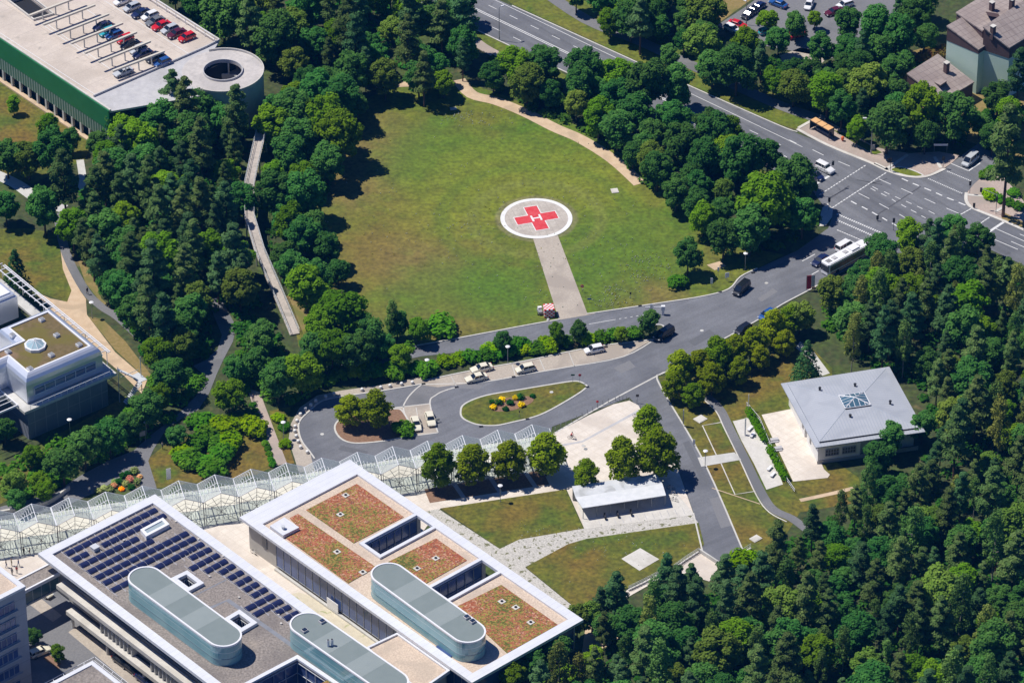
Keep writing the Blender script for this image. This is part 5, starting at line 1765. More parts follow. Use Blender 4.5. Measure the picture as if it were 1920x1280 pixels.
for x, y, r_, k, t, lab in ((490, 622, 32, 'broadleaf', 0, 'round tree left of the lower footbridge ramp'), (480, 672, 28, 'broadleaf', 0, 'dark tree at the top of the pink path'), (428, 735, 32, 'broadleaf', 1, 'bright tree between the garden path and pink path'),
                            (440, 690, 26, 'broadleaf', 0, 'tree beside the garden path bend'), (330, 812, 22, 'broadleaf', 0, 'small tree at the left tip of the garden shrub island'),
                            (340, 640, 34, 'broadleaf', 2, 'olive tree behind the sandy walk beside the aluminium building'), (295, 660, 34, 'broadleaf', 1, 'fresh tree beside the sandy walk end'), (320, 695, 38, 'broadleaf', 0, 'dark tree overhanging the garden path'),
                            (275, 760, 36, 'broadleaf', 0, 'dark tree right of the aluminium building stair'), (300, 745, 24, 'broadleaf', 1, 'bright tree at the bend of the garden path'), (158, 830, 36, 'broadleaf', 0, 'large dark tree above the canopy path, left of two'),
                            (205, 812, 33, 'broadleaf', 0, 'large dark tree above the canopy path, right of two'), (118, 862, 36, 'broadleaf', 0, 'dark tree shading the path before the canopy'), (62, 850, 22, 'broadleaf', 1, 'slim yellow green tree before the aluminium building'),
                            (75, 900, 24, 'broadleaf', 1, 'yellow green tree above the canopy left part'), (25, 905, 28, 'broadleaf', 2, 'olive tree at the left frame edge above the canopy'), (85, 915, 20, 'broadleaf', 1, 'low bright tree touching the canopy edge'),
                            (240, 790, 26, 'broadleaf', 0, 'tree beside the lamp right of the aluminium building'), (450, 530, 44, 'broadleaf', 2, 'tall olive tree left of the footbridge'), (372, 560, 36, 'broadleaf', 2, 'olive tree beside the garden path top'),
                            (30, 930, 22, 'broadleaf', 0, 'dark tree just above the canopy at the left'), (8, 800, 24, 'broadleaf', 0, 'tree under the left gallery of the aluminium building')):
    T_(k, x, y, r_, lab, t)
for x, y in ((370, 830), (392, 812), (415, 800), (440, 790), (462, 788), (478, 800), (345, 845), (365, 862), (390, 866), (415, 850), (432, 830), (405, 828), (380, 790), (352, 858), (400, 872)):
    T_('bush', x, y, rnd.uniform(20, 27), 'shrub in the dense planting on the garden lawn beside the pink path', rnd.choice((0, 0, 1)), 'shrubs on the garden lawn')
for i in range(12):
    T_('bush', 474 + i * 3.4, 758 + i * 10.2, 7, 'small clipped shrub in the low hedge along the pink path', 0, 'hedge shrubs along the pink path')
for x, y, t, lab in ((523, 782, 1, 'pale shrub beside the pink path near the stone bollards'), (533, 800, 0, 'dark shrub by the lamp near the stone bollards'), (536, 830, 1, 'bright shrub by the lowest stone bollards')):
    T_('bush', x, y, 12, lab, t)
T_('broadleaf', 62, 1187, 16, 'dark young tree in the shaded yard beside the office block', 0)
T_('broadleaf', 108, 1221, 15, 'bright green young tree beside the parked car in the yard', 1)
T_('broadleaf', 1440, 30, 26, 'bright tree standing among the cars of the upper car park', 1)
T_('broadleaf', 1492, 45, 26, 'tree right of the bright tree in the upper car park', 0)
T_('broadleaf', 1528, 34, 18, 'small tree beside the lane into the upper car park', 1)
T_('pine', 1890, 275, 46, 'wide dull pine at the right frame edge above the junction', 1)
T_('bush', 1856, 362, 16, 'bright shrub on the corner pavement of the junction', 1)
for x, y in ((1875, 372), (1892, 378), (1910, 385), (1846, 327), (1862, 318), (1900, 360)):
    T_('bush', x, y, 13, 'low dark shrub on the right corner of the junction', 0, 'shrubs on the junction corner')
T_('bush', 1385, 1048, 20, 'yellow green shrub at the end of the service road railing', 1)
T_('bush', 1400, 1042, 18, 'bright shrub below the white slab at the service road', 1)
T_('bush', 1740, 105, 26, 'reddish shrub behind the brown house', 2)
T_('bush', 1768, 95, 20, 'reddish shrub against the mint building wall', 2)
for x, y, r_, lab in ((1156, 1098, 26, 'lone pine on the lower lawn edge, left of the lower walk'), (1127, 1120, 18, 'thin small pine left of the lone pine at the lower lawn'), (1250, 1083, 24, 'tall pine with bare trunk below the white concrete slab'), (1297, 1090, 25, 'pine covering the lower edge of the ramp yard'), (1358, 1070, 25, 'pine at the end of the service road, left one'), (1392, 1086, 25, 'pine at the end of the service road, right one')):
    T_('pine', x, y, r_, lab, 0)
for x, y, r_, t, lab in ((690, 615, 38, 0, 'dark tree between the spreading tree and the lawn edge, upper one'), (668, 650, 38, 0, 'dark tree hiding the left end of the lane, lower one'), (600, 602, 38, 1, 'fresh tree right of the lower footbridge end'), (715, 640, 26, 0, 'small dark tree at the left end of the lane'), (785, 612, 24, 1, 'small fresh tree on the lawn edge left of the broad dark shrub'), (590, 655, 36, 0, 'dark tree left of the wide bright tree by the footbridge end'),
                         (1082, 1160, 27, 2, 'olive tree at the far corner of the sedum roofed wing'), (1042, 1208, 30, 0, 'dark tree before the end wall of the sedum roofed wing, right one'), (1002, 1236, 30, 0, 'dark tree before the end wall of the sedum roofed wing, middle one'), (962, 1260, 30, 1, 'fresh tree before the end wall of the sedum roofed wing, left one'), (1110, 1150, 26, 2, 'olive tree at the end of the gravel strip'), (1135, 1170, 28, 0, 'dark tree behind the end of the lower walk'),
                         (1150, 1120, 24, 0, 'dark tree on the lower lawn edge by the walk'), (1240, 1130, 26, 0, 'dark tree between the walk and the ramp yard'), (1460, 70, 30, 0, 'dark tree below the cars of the upper car park'), (1540, 85, 34, 0, 'dark tree at the lane into the upper car park'), (1400, 85, 34, 1, 'fresh tree below the red car of the upper car park'), (1640, 40, 40, 0, 'dark tree right of the upper car park'), (1590, 40, 30, 0, 'dark tree shading the maroon car in the upper car park'), (1690, 60, 42, 0, 'large dark tree left of the mint building'), (1215, 150, 50, 0, 'wide tree reaching over the main road, rightmost large crown of the belt'), (1270, 160, 38, 0, 'tree at the main road edge right of the widest crown'), (1155, 135, 38, 1, 'tree at the main road edge left of the widest crown'),
                         (1095, 118, 44, 0, 'broad tree overhanging the main road in the middle of the belt'), (1020, 108, 44, 0, 'broad tree overhanging the main road in the belt left part'), (968, 118, 40, 1, 'fresh tree at the upper left end of the roadside belt'), (925, 135, 30, 0, 'small tree at the left tip of the roadside belt'),
                         (1435, 365, 62, 1, 'very large fresh green tree at the junction end of the belt'), (1390, 290, 48, 0, 'big dark tree behind the very large fresh one'), (1505, 400, 36, 0, 'dark tree shading the access road mouth'), (1340, 240, 46, 0, 'broad dark tree by the main road in the belt right part'),
                         (1625, 508, 34, 0, 'dark tree hiding the lower side of the white bus'), (1648, 462, 30, 0, 'dark tree hiding the rear of the white bus'), (1662, 470, 34, 0, 'dark tree at the wood corner by the junction mouth'), (1705, 448, 34, 1, 'fresh tree at the wood edge below the junction'), (1600, 545, 34, 0, 'dark tree behind the rusty olive tree by the banner'), (1650, 535, 36, 1, 'fresh tree in the wood corner below the bus'),
                         (1790, 425, 34, 0, 'tree standing out over the junction, right of the middle'), (1835, 440, 32, 0, 'tree nearest the right stop line below the junction'), (1672, 815, 30, 0, 'tree rising before the lower right hall roof corner'), (1648, 850, 32, 0, 'dark tree close to the hall front wall'), (1730, 790, 30, 0, 'tree at the right corner of the hall roof'),
                         (368, 195, 46, 0, 'tall tree before the grey car park ramp and round tower'), (300, 222, 44, 0, 'broad tree before the middle of the grey car park ramp'), (235, 242, 40, 1, 'fresh tree at the front corner of the car park'), (440, 235, 30, 0, 'tree at the foot of the round car park tower'),
                         (785, 140, 34, 0, 'dark rounded tree on the upper edge of the helipad lawn, left of two'), (832, 148, 28, 1, 'fresh rounded tree on the upper edge of the helipad lawn, right of two')):
    T_('broadleaf', x, y, r_, lab, t)
NSINGLE = len(TREES)

W1 = 'in the big wood beside the hipped hall'
wood([(1240, 1105), (1330, 1085), (1425, 1060), (1465, 985), (1560, 945), (1650, 900), (1730, 835), (1775, 800), (1758, 735), (1712, 655), (1640, 640), (1580, 635), (1560, 600), (1590, 535), (1660, 480), (1720, 440), (1790, 425), (1850, 470), (1960, 560), (1960, 1330), (900, 1330), (930, 1285), (1000, 1250), (1075, 1200), (1130, 1150), (1190, 1130)],
     8.5, 4.6, [('broadleaf', 0, 3.2), ('broadleaf', 1, 1.2), ('broadleaf', 2, 1.2), ('pine', 0, 2), ('pine', 1, 2.4), ('birch', 0, 1.2), ('birch', 1, .8)], W1, .55, 1.18, 3)
W2 = 'in the wood left of the footbridge'
wood([(195, 290), (230, 215), (330, 185), (400, 190), (455, 240), (455, 330), (450, 400), (465, 460), (480, 500), (440, 560), (395, 530), (370, 590), (310, 640), (250, 600), (222, 540), (160, 470), (130, 420), (150, 370)],
     8, 5.0, [('broadleaf', 0, 3), ('broadleaf', 1, 2), ('pine', 0, 1.6), ('pine', 1, 2)], W2, .62, 1.28, 4)
W3 = 'between the footbridge and helipad lawn'
wood([(505, 160), (560, 130), (640, 140), (690, 185), (650, 225), (635, 290), (600, 310), (596, 380), (610, 430), (640, 490), (600, 520), (560, 545), (528, 500), (500, 430), (490, 340), (500, 280), (490, 215)],
     7, 5.2, [('broadleaf', 0, 4), ('broadleaf', 1, 1.6)], W3, .62, 1.25, 5)
W4 = 'behind the car park tower'
wood([(310, -40), (400, -40), (860, -40), (872, 40), (880, 90), (850, 130), (800, 150), (740, 130), (690, 150), (620, 120), (520, 100), (460, 60), (400, 50), (350, 10)],
     8, 5.6, [('broadleaf', 0, 3.5), ('broadleaf', 1, .8), ('broadleaf', 2, .8), ('pine', 1, 2), ('pine', 0, 1)], W4, .65, 1.35, 6)
W5 = 'between the helipad lawn and main road'
wood([(905, 110), (930, 90), (1000, 95), (1060, 105), (1130, 120), (1160, 150), (1210, 120), (1280, 120), (1290, 170), (1330, 200), (1400, 230), (1400, 270), (1440, 280), (1500, 300), (1525, 340), (1530, 385), (1490, 415), (1440, 435), (1370, 440), (1320, 420), (1280, 380), (1220, 340), (1180, 290), (1160, 240), (1100, 195), (1040, 170), (960, 150), (900, 140)],
     7, 5.0, [('broadleaf', 0, 4), ('broadleaf', 1, 2.2), ('broadleaf', 2, .6)], W5, .6, 1.25, 7)
W6 = 'between the main road and the houses'
wood([(1070, -40), (1320, -40), (1330, 60), (1350, 85), (1420, 90), (1480, 110), (1560, 110), (1620, 60), (1660, 20), (1700, -20), (1745, -20), (1740, 60), (1700, 100), (1680, 120), (1680, 170), (1770, 215), (1830, 205), (1870, 150), (1920, 140), (1920, 230), (1820, 262), (1760, 265), (1690, 255), (1600, 220), (1500, 165), (1420, 150), (1330, 110), (1240, 80), (1170, 40), (1100, 10)],
     7, 5.3, [('broadleaf', 0, 4), ('broadleaf', 1, 2), ('broadleaf', 2, .8), ('pine', 0, 1)], W6, .6, 1.25, 8)
W7 = 'before the grey car park ramp'
wood([(170, 250), (200, 225), (240, 215), (290, 215), (330, 215), (330, 250), (220, 300), (180, 300)], 6, 4.5, [('broadleaf', 0, 2), ('broadleaf', 1, 2)], W7, .7, 1.0, 9, False)


def undergrowth(poly, gap, phrase, m, seed=1, zc=0, hmax=1.5):
    """low leafy thicket under a wood: nobody could count it"""
    r = random.Random(seed)
    P = PX(poly, zc)
    xs, ys = [p.x for p in P], [p.y for p in P]
    b = MB()
    for _ in range(int(abs(area(P)) / gap ** 2)):
        for _ in range(6):
            x, y = r.uniform(min(xs), max(xs)), r.uniform(min(ys), max(ys))
            if inside(x, y, P) and not any(inside(x, y, k) for k in KEEP):
                break
        else:
            continue
        R = r.uniform(.8, 1.7)
        leafset(b, (x, y, R * .35), R, R * r.uniform(.5, hmax / 1.6), 42, .55, r, lo=-.2, jitter=.9)
    o = b.build('undergrowth', m)
    o['label'] = phrase
    return struct(o, 'stuff')


UG = leaf_mat('undergrowth leaves', (.032, .095, .022), (.060, .135, .028))
UG2 = leaf_mat('garden thicket leaves', (.042, .120, .020), (.075, .165, .030))
undergrowth([(1200, 1150), (1330, 1120), (1425, 1100), (1470, 1020), (1560, 975), (1640, 930), (1700, 870), (1760, 800), (1720, 740), (1640, 690), (1580, 670), (1570, 610), (1600, 560), (1690, 500), (1800, 470), (1850, 490), (1990, 590), (1990, 1400), (930, 1400), (1000, 1310), (1075, 1250), (1130, 1190)], 2.6, 'leafy undergrowth on the floor of the big wood beside the hall', UG, 3)
undergrowth([(185, 290), (240, 260), (330, 250), (470, 250), (460, 400), (480, 520), (520, 600), (540, 640), (470, 730), (300, 690), (240, 640), (210, 560), (140, 460), (140, 390)], 2.6, 'leafy undergrowth below the trees left of the footbridge', UG, 4)
undergrowth([(500, 190), (560, 160), (690, 195), (640, 260), (625, 330), (600, 420), (640, 540), (600, 560), (560, 600), (530, 530), (490, 440), (485, 330)], 2.4, 'leafy undergrowth between the footbridge and the helipad lawn', UG, 5)
undergrowth([(500, -20), (870, -20), (880, 110), (840, 150), (740, 150), (680, 175), (620, 150), (500, 120)], 3.2, 'leafy undergrowth in the wood behind the car park tower', UG, 6)
undergrowth([(905, 150), (930, 105), (1100, 185), (1300, 280), (1510, 370), (1545, 410), (1500, 455), (1420, 480), (1330, 460), (1280, 420), (1220, 370), (1170, 290), (1080, 240), (980, 200)], 2.3, 'leafy undergrowth in the belt between lawn and main road', UG, 7)
undergrowth([(1110, 30), (1330, 60), (1420, 110), (1560, 120), (1680, 60), (1740, 30), (1750, 110), (1690, 150), (1700, 200), (1780, 240), (1860, 190), (1920, 200), (1920, 290), (1760, 275), (1600, 240), (1460, 170), (1340, 118), (1220, 70)], 2.8, 'leafy undergrowth between the main road and the houses', UG, 8)
undergrowth([(560, 640), (650, 640), (780, 650), (640, 720), (575, 745), (545, 755), (505, 760), (490, 720), (540, 660)], 1.9, 'dense green thicket at the left end of the lane and hedge', UG2, 9)
undergrowth([(290, 680), (355, 690), (385, 715), (360, 765), (300, 800), (250, 835), (170, 885), (60, 930), (-20, 940), (-20, 880), (90, 840), (230, 770), (285, 740)], 1.9, 'dense green thicket along the garden path by the aluminium building', UG2, 10)
undergrowth([(415, 690), (440, 640), (480, 640), (545, 650), (500, 715), (462, 728), (450, 760), (400, 770)], 1.9, 'dense green thicket between the garden path and pink path', UG2, 11)
undergrowth([(240, 600), (330, 610), (395, 640), (400, 660), (360, 680), (290, 680), (250, 640)], 2.0, 'dense green thicket right of the sandy walk', UG2, 12)
undergrowth([(1545, 560), (1600, 560), (1620, 620), (1570, 640), (1535, 600)], 2.0, 'dense green thicket below the red banner', UG2, 13)
# flowers in the grass: uncounted specks
fl_w, fl_y = MB(), MB()
r_ = random.Random(12)
for cx, cy, sx, sy, n in ((1210, 505, 45, 30, 130), (1145, 548, 30, 14, 60), (880, 222, 50, 14, 70), (870, 430, 60, 60, 60), (990, 500, 120, 60, 60), (1030, 330, 160, 90, 60), (720, 420, 90, 140, 50), (1130, 440, 90, 60, 40), (1010, 1000, 60, 14, 30), (1150, 1030, 100, 40, 50), (1150, 570, 40, 8, 40)):
    for _ in range(n):
        p = G(r_.gauss(cx, sx * .6), r_.gauss(cy, sy * .6))
        q = r_.uniform(.07, .15)
        b = fl_w if r_.random() < .72 else fl_y
        b.hexa([(p.x - q, p.y - q, .1), (p.x + q, p.y - q * .6, .1), (p.x + q * .4, p.y + q, .1)], [(p.x - q * .6, p.y - q * .4, .26), (p.x + q * .6, p.y - q * .4, .24), (p.x, p.y + q * .6, .25)])
for b, m, lab in ((fl_w, mat('daisy', (.50, .52, .40)), 'white wild flowers scattered over the lawns'), (fl_y, mat('dandelion', (.48, .42, .03)), 'yellow wild flowers scattered over the lawns')):
    o = b.build('wild_flowers', m)
    o['label'] = lab
    struct(o, 'stuff')
print('TREES', NCOUNT)


# ================================================================ HELIPAD
pc = G(1005.7, 410)
pad = thing('helipad', (pc.x, pc.y, 0), 'round paved helipad with white ring and red cross bearing a white H', 'helipad')
circ2 = lambda c, r, n=72: [Vector((c.x + r * math.cos(2 * math.pi * i / n), c.y + r * math.sin(2 * math.pi * i / n))) for i in range(n)]
MB().prism(circ2(pc, 7.55), 0, .09).build('paving', mat('pad_paving', (.47, .42, .365), (.53, .48, .42), 2.0, (.44, .39, .34), .3, stripes=[(rad(16.5), 1.5, .05, (.36, .32, .28)), (rad(106.5), 1.5, .05, (.36, .32, .28))], grain=((1.5, .08),)), pad)
MB().flat(circ2(pc, 7.5), .105, [circ2(pc, 6.62)]).build('white_ring', mat('pad_white', (.80, .80, .79), (.72, .71, .69), .6, c4=(.62, .60, .57), s4=1.2, t4=(.62, .75)), pad)
ca = rad(16.5)
cx_, cy_ = Vector((math.cos(ca), math.sin(ca))), Vector((-math.sin(ca), math.cos(ca)))
cc = Vector((pc.x, pc.y)) + Vector((0, .1))


def cross(L, w_):
    s = [(w_, w_), (w_, L), (-w_, L), (-w_, w_), (-L, w_), (-L, -w_), (-w_, -w_), (-w_, -L), (w_, -L), (w_, -w_), (L, -w_), (L, w_)]
    return [cc + cx_ * a + cy_ * b for a, b in s]


MB().flat(cross(4.6, 1.55), .115).build('cross_outline', MATS['pad_white'], pad)
MB().flat(cross(4.44, 1.38), .125).build('red_cross', REDP, pad)
hm = MB()
for a, b, w_, h in ((-.88, 0, .42, 2.2), (.88, 0, .42, 2.2), (0, 0, 1.36, .42)):
    hm.face([(*(cc + cx_ * (a + i * w_ / 2) + cy_ * (b + j * h / 2)), .135) for i, j in ((-1, -1), (1, -1), (1, 1), (-1, 1))])
hm.build('letter_h', MATS['pad_white'], pad)

# checkered cabinet and cart beside the pad path
p = G(1029, 590)
cab = thing('checkered_cabinet', (p.x, p.y, 0), 'red and white checkered box standing on the lawn beside the pad path', 'cabinet')
ck = MB()
W_, D_, H_, n = 2.1, 2.2, 2.0, 5
for i in range(n):
    for j in range(n):
        m = (i + j) % 2
        x0, x1 = -W_ / 2 + W_ * i / n, -W_ / 2 + W_ * (i + 1) / n
        y0, y1 = -D_ / 2 + D_ * j / n, -D_ / 2 + D_ * (j + 1) / n
        z0, z1 = H_ * j / n, H_ * (j + 1) / n
        ck.face([(x0, y0, H_), (x1, y0, H_), (x1, y1, H_), (x0, y1, H_)], m)
        ck.face([(x0, -D_ / 2, z0), (x1, -D_ / 2, z0), (x1, -D_ / 2, z1), (x0, -D_ / 2, z1)], m)
        ck.face([(x0, D_ / 2, z0), (x1, D_ / 2, z0), (x1, D_ / 2, z1), (x0, D_ / 2, z1)], m)
        u0, u1 = -D_ / 2 + D_ * i / n, -D_ / 2 + D_ * (i + 1) / n
        for x in (-W_ / 2, W_ / 2):
            ck.face([(x, u0, z0), (x, u1, z0), (x, u1, z1), (x, u0, z1)], m)
o = bpy.data.objects.new('checkered_housing', ck.mesh('checkered_housing', [REDP, WHITE]))
col.objects.link(o)
o.parent = cab
cab.rotation_euler = (0, 0, rad(8))
p = G(1012, 588)
cart = thing('equipment_cart', (p.x, p.y, 0), 'small grey cart with a white lid left of the checkered box', 'cart')
MB().box(p.x, p.y, .35, .9, .8, 1.5, .3).build('cart_body', STEEL, cart)
MB().box(p.x, p.y + .6, .9, 1.3, .8, .6, .3).build('lid', WMETAL, cart)
for s in (-.4, .4):
    MB().tube((p.x + s - .06, p.y - .4, .25), (p.x + s + .06, p.y - .4, .25), .25, 10).build('wheel', TYRE, cart)
tag(MB().lathe(G(1028, 601).x, G(1028, 601).y, [(.32, 0), (.36, .2), (.25, .42), (.08, .5)], 10).build('stone_ball', CONC), 'small grey stone at the lower end of the pad path', 'stone')

# ================================================================ VEHICLES
PAINTS = {'cream': (.78, .73, .58), 'white': (.80, .80, .80), 'silver': (.50, .52, .54), 'black': (.012, .013, .016), 'navy': (.012, .02, .075), 'blue': (.02, .09, .30), 'red': (.60, .012, .015), 'teal': (.03, .36, .42), 'grey': (.16, .17, .18), 'maroon': (.10, .01, .02)}
SHAPES = {  # length, width, body top, roof top, cabin base rear/front, roof rear/front
    'sedan': (4.6, 1.78, .92, 1.43, -1.75, 1.0, -1.05, .25), 'estate': (4.6, 1.78, .92, 1.46, -2.15, 1.0, -1.95, .3), 'hatch': (4.1, 1.72, .95, 1.5, -1.95, 1.05, -1.55, .35),
    'van': (4.8, 1.88, 1.05, 1.92, -2.3, 1.6, -2.2, .85), 'jeep': (4.4, 1.82, 1.12, 1.85, -2.12, .75, -2.05, .45)}


def make_car(shape, paint):
    L, W, zb, zr, xa, xf, ra, rf = SHAPES[shape]
    pm = mat('car_paint_' + paint, PAINTS[paint], rough=.25, spec=.6, coat=.5)
    r = thing('parked_car', (0, 0, 0), '', 'van' if shape == 'van' else 'car')

    def put(name, mb, m, par):
        o = bpy.data.objects.new(name, mb.mesh(name, m))
        col.objects.link(o)
        o.parent = par
        return o
    b = MB()
    st = [(-L / 2, .36 * W, .40, zb - .28), (-L / 2 + .12, .46 * W, .30, zb - .02), (-L * .34, .5 * W, .22, zb + .03), (0, .5 * W, .22, zb + .02), (L * .22, .5 * W, .22, zb), (L / 2 - .45, .475 * W, .25, zb - .14), (L / 2 - .1, .42 * W, .30, zb - .28), (L / 2, .34 * W, .38, zb - .4)]
    rings = []
    for x, w_, z0, z1 in st:
        rings.append([(x, -w_, z0 + .12), (x, -w_ * .93, z0), (x, w_ * .93, z0), (x, w_, z0 + .12), (x, w_, z1 - .16), (x, w_ * .88, z1), (x, -w_ * .88, z1), (x, -w_, z1 - .16)])
    base = 0
    for k in range(len(rings) - 1):
        for i in range(8):
            j = (i + 1) % 8
            b.face([rings[k][i], rings[k][j], rings[k + 1][j], rings[k + 1][i]])
    b.face(rings[0])
    b.face(rings[-1])
    put('body', b, pm, r)
    w0, w1 = W * .44, W * .365
    g = MB().hexa([(xa, -w0, zb - .02), (xf, -w0, zb - .02), (xf, w0, zb - .02), (xa, w0, zb - .02)], [(ra, -w1, zr - .05), (rf, -w1, zr - .05), (rf, w1, zr - .05), (ra, w1, zr - .05)])
    put('window_glass', g, CARGLASS, r)
    t = MB().hexa([(ra - .05, -w1 - .02, zr - .06), (rf + .06, -w1 - .02, zr - .06), (rf + .06, w1 + .02, zr - .06), (ra - .05, w1 + .02, zr - .06)], [(ra, -w1 + .06, zr), (rf, -w1 + .06, zr), (rf, w1 - .06, zr), (ra, w1 - .06, zr)])
    for s in (-1, 1):
        t.tube((xa, s * w0, zb), (ra, s * w1, zr - .05), .05, 4)
        t.tube((xf, s * w0, zb), (rf, s * w1, zr - .05), .045, 4)
        t.tube((-.35, s * w0, zb), (-.4, s * w1, zr - .05), .045, 4)
        if shape in ('van', 'jeep', 'estate'):
            t.tube((-1.3, s * w0, zb), (-1.3, s * w1, zr - .05), .06, 4)
    put('roof', t, pm, r)
    for x in (-L * .3, L * .31):
        for s in (-1, 1):
            wv = put('wheel', MB().tube((x, s * (W / 2 - .2), .32), (x, s * (W / 2 + .01), .32), .32, 12), TYRE, r)
            put('rim', MB().tube((x, s * (W / 2 - .02), .32), (x, s * (W / 2 + .02), .32), .2, 10), RIM, wv)
    for s in (-1, 1):
        put('headlight', MB().box(L / 2 - .13, s * W * .36, zb - .42, zb - .27, .16, .34), LENS, r)
        put('taillight', MB().box(-L / 2 + .05, s * W * .38, zb - .28, zb - .1, .14, .26), RLENS, r)
        put('wing_mirror', MB().box(xf - .25, s * (W / 2 + .08), zb - .02, zb + .12, .12, .2), pm, r)
    return r


CARS = {}


def car(shape, paint, px, py, dx, dy, label, z=0, group=None):
    k = (shape, paint)
    if k not in CARS:
        CARS[k] = Stock(lambda: make_car(shape, paint))
    p = G(px, py, z + .6)
    return CARS[k].put((p.x, p.y, z + .05), head(px, py, dx, dy), label, group)


TX = 'taxis at the turning loop'
car('sedan', 'cream', 903, 690, -40, 9, 'cream taxi nearest the hedge, behind the other taxi in the bays', 0, TX)
t2 = car('sedan', 'cream', 893, 708, -40, 9, 'cream taxi in front of its neighbour at the left end of the bays', 0, TX)
car('hatch', 'cream', 985, 691, -40, 9, 'cream taxi alone in the middle of the paved bays', 0, TX)
car('hatch', 'white', 1114, 655, -40, 8, 'white hatchback at the right end of the paved bays')
car('sedan', 'cream', 780, 794, 9, 32, 'cream taxi on the island bay closest to the bark bed', 0, TX)
o = car('sedan', 'cream', 807, 785, 9, 32, 'cream taxi on the island bay with its driver door open', 0, TX)
dm = bpy.data.objects.new('open_door', MB().hexa([(.75, .9, .35), (.8, .9, .35), (.55, 1.75, .35), (.5, 1.75, .35)], [(.75, .9, 1.0), (.8, .9, 1.0), (.55, 1.75, 1.0), (.5, 1.75, 1.0)]).mesh('open_door', mat('car_paint_cream', PAINTS['cream'])))
col.objects.link(dm)
dm.parent = o
for c in car('estate', 'cream', 75, 1221, 36, -15, 'cream taxi parked in the yard beside the bright young tree', .08).children:
    pass
car('hatch', 'cream', 82, 1109, 30, 18, 'cream car half under the link bridge in the yard', .08)
car('van', 'black', 1390, 542, -26, 23, 'black van driving on the access road beside the lawn corner')
car('van', 'black', 1245, 627, -30, 18, 'black car at the right tip of the hedge strip')
car('sedan', 'navy', 1538, 488, -30, 20, 'navy car beside the white bus')
car('jeep', 'white', 1547, 316, 30, 15, 'white jeep waiting at the stop line of the junction')
car('van', 'silver', 1819, 301, -26, 22, 'silver van at the side street stop line')
car('hatch', 'navy', 1529, 329, 30, 15, 'dark blue car beside the white jeep at the stop line')
car('van', 'white', 1584, 462, 32, -19, 'white van on the far side of the white bus')
car('hatch', 'blue', 1438, 590, -30, 18, 'blue car under the trees along the access road')
car('hatch', 'black', 1393, 617, -30, 18, 'black car under the trees along the access road')
for sh, pt, x, y, lab in (('sedan', 'navy', 192, 49, 'dark blue car at the upper end of the middle row on the car park deck'), ('hatch', 'teal', 201, 60, 'teal car on the car park deck'), ('hatch', 'blue', 214, 66, 'blue car beside the teal car on the deck'),
                          ('hatch', 'red', 234, 73, 'red car in the middle row under the deck beams'), ('sedan', 'black', 244, 84, 'black car right beside the red one in the middle deck row'), ('hatch', 'silver', 259, 93, 'silver car in the middle deck row between two dark cars'),
                          ('sedan', 'navy', 267, 101, 'dark car before the silver one in the middle deck row'), ('sedan', 'black', 291, 108, 'black car near the grey ramp at the end of the middle deck row'), ('hatch', 'blue', 304, 117, 'blue car closest to the grey ramp wall'),
                          ('sedan', 'silver', 231, 135, 'single pale car at the front end of the beams near the grey ramp')):
    car(sh, pt, x, y, -34, 13, lab, ZG, 'cars on the parking deck')
for sh, pt, x, y, lab in (('hatch', 'white', 229, 2, 'white car at the top frame edge in the far deck row'), ('hatch', 'silver', 247, 14, 'silver car in the far deck row beside the dark blue one'), ('sedan', 'navy', 264, 25, 'dark blue car in the far deck row'),
                          ('hatch', 'white', 281, 30, 'white car in the middle of the far deck row'), ('sedan', 'grey', 291, 40, 'grey car left of the red one in the far deck row'), ('sedan', 'red', 302, 48, 'red car in the far deck row between grey and silver'),
                          ('hatch', 'silver', 318, 55, 'silver car right of the red one in the far deck row'), ('sedan', 'maroon', 331, 63, 'dark car left of the last red one in the far deck row'), ('hatch', 'red', 350, 70, 'red car at the ramp end of the far deck row')):
    car(sh, pt, x, y, -30, 12, lab, ZG, 'cars on the parking deck')
for sh, pt, x, y, dx, dy, lab in (('sedan', 'red', 1383, 46, 26, 8, 'red car in the upper car park beside the yellow lawn'), ('hatch', 'white', 1373, 54, 26, 12, 'white car with dark roof beside the red car in the upper car park'), ('sedan', 'black', 1404, 26, -24, 18, 'black car in the upper car park nearest the yellow lawn'),
                                  ('sedan', 'black', 1412, 20, -24, 18, 'black car in the upper car park, second from the lawn'), ('sedan', 'navy', 1421, 14, -24, 18, 'navy car in the upper car park behind the bright tree'), ('sedan', 'blue', 1459, 7, -26, -10, 'blue car at the top edge behind the bright tree'),
                                  ('hatch', 'white', 1517, 9, -10, 22, 'white car at the head of the lane into the upper car park'), ('hatch', 'white', 1584, 9, -26, 8, 'white car in the shade at the top edge'), ('sedan', 'maroon', 1564, 22, -26, 8, 'maroon car in the shade of the upper car park'),
                                  ('sedan', 'red', 1494, 65, 26, -8, 'small glimpse of a red car behind the roadside trees'), ('sedan', 'black', 1478, 62, 26, -8, 'black car left of the red glimpse behind the roadside trees'), ('hatch', 'teal', 1438, 58, 26, -8, 'teal car under the bright tree of the upper car park'),
                                  ('sedan', 'black', 229, 1239, 20, 15, 'black car under the lower balcony of the solar wing, upper one'), ('sedan', 'black', 247, 1252, 20, 15, 'black car under the lower balcony, middle one of three'), ('sedan', 'navy', 272, 1273, 20, 15, 'dark car under the lower balcony at the bottom edge')):
    car(sh, pt, x, y, dx, dy, lab, .09 if y > 1000 else 0)

p = G(1585, 473, 3.0)
ang = head(1577, 478, -75, 40)
bus = thing('bus', (p.x, p.y, 0), 'white city bus with roof vents coming out of the junction', 'bus', None, ang)


def loc_obj(name, mb, m, par):
    o = bpy.data.objects.new(name, mb.mesh(name, m))
    col.objects.link(o)
    o.parent = par
    return o


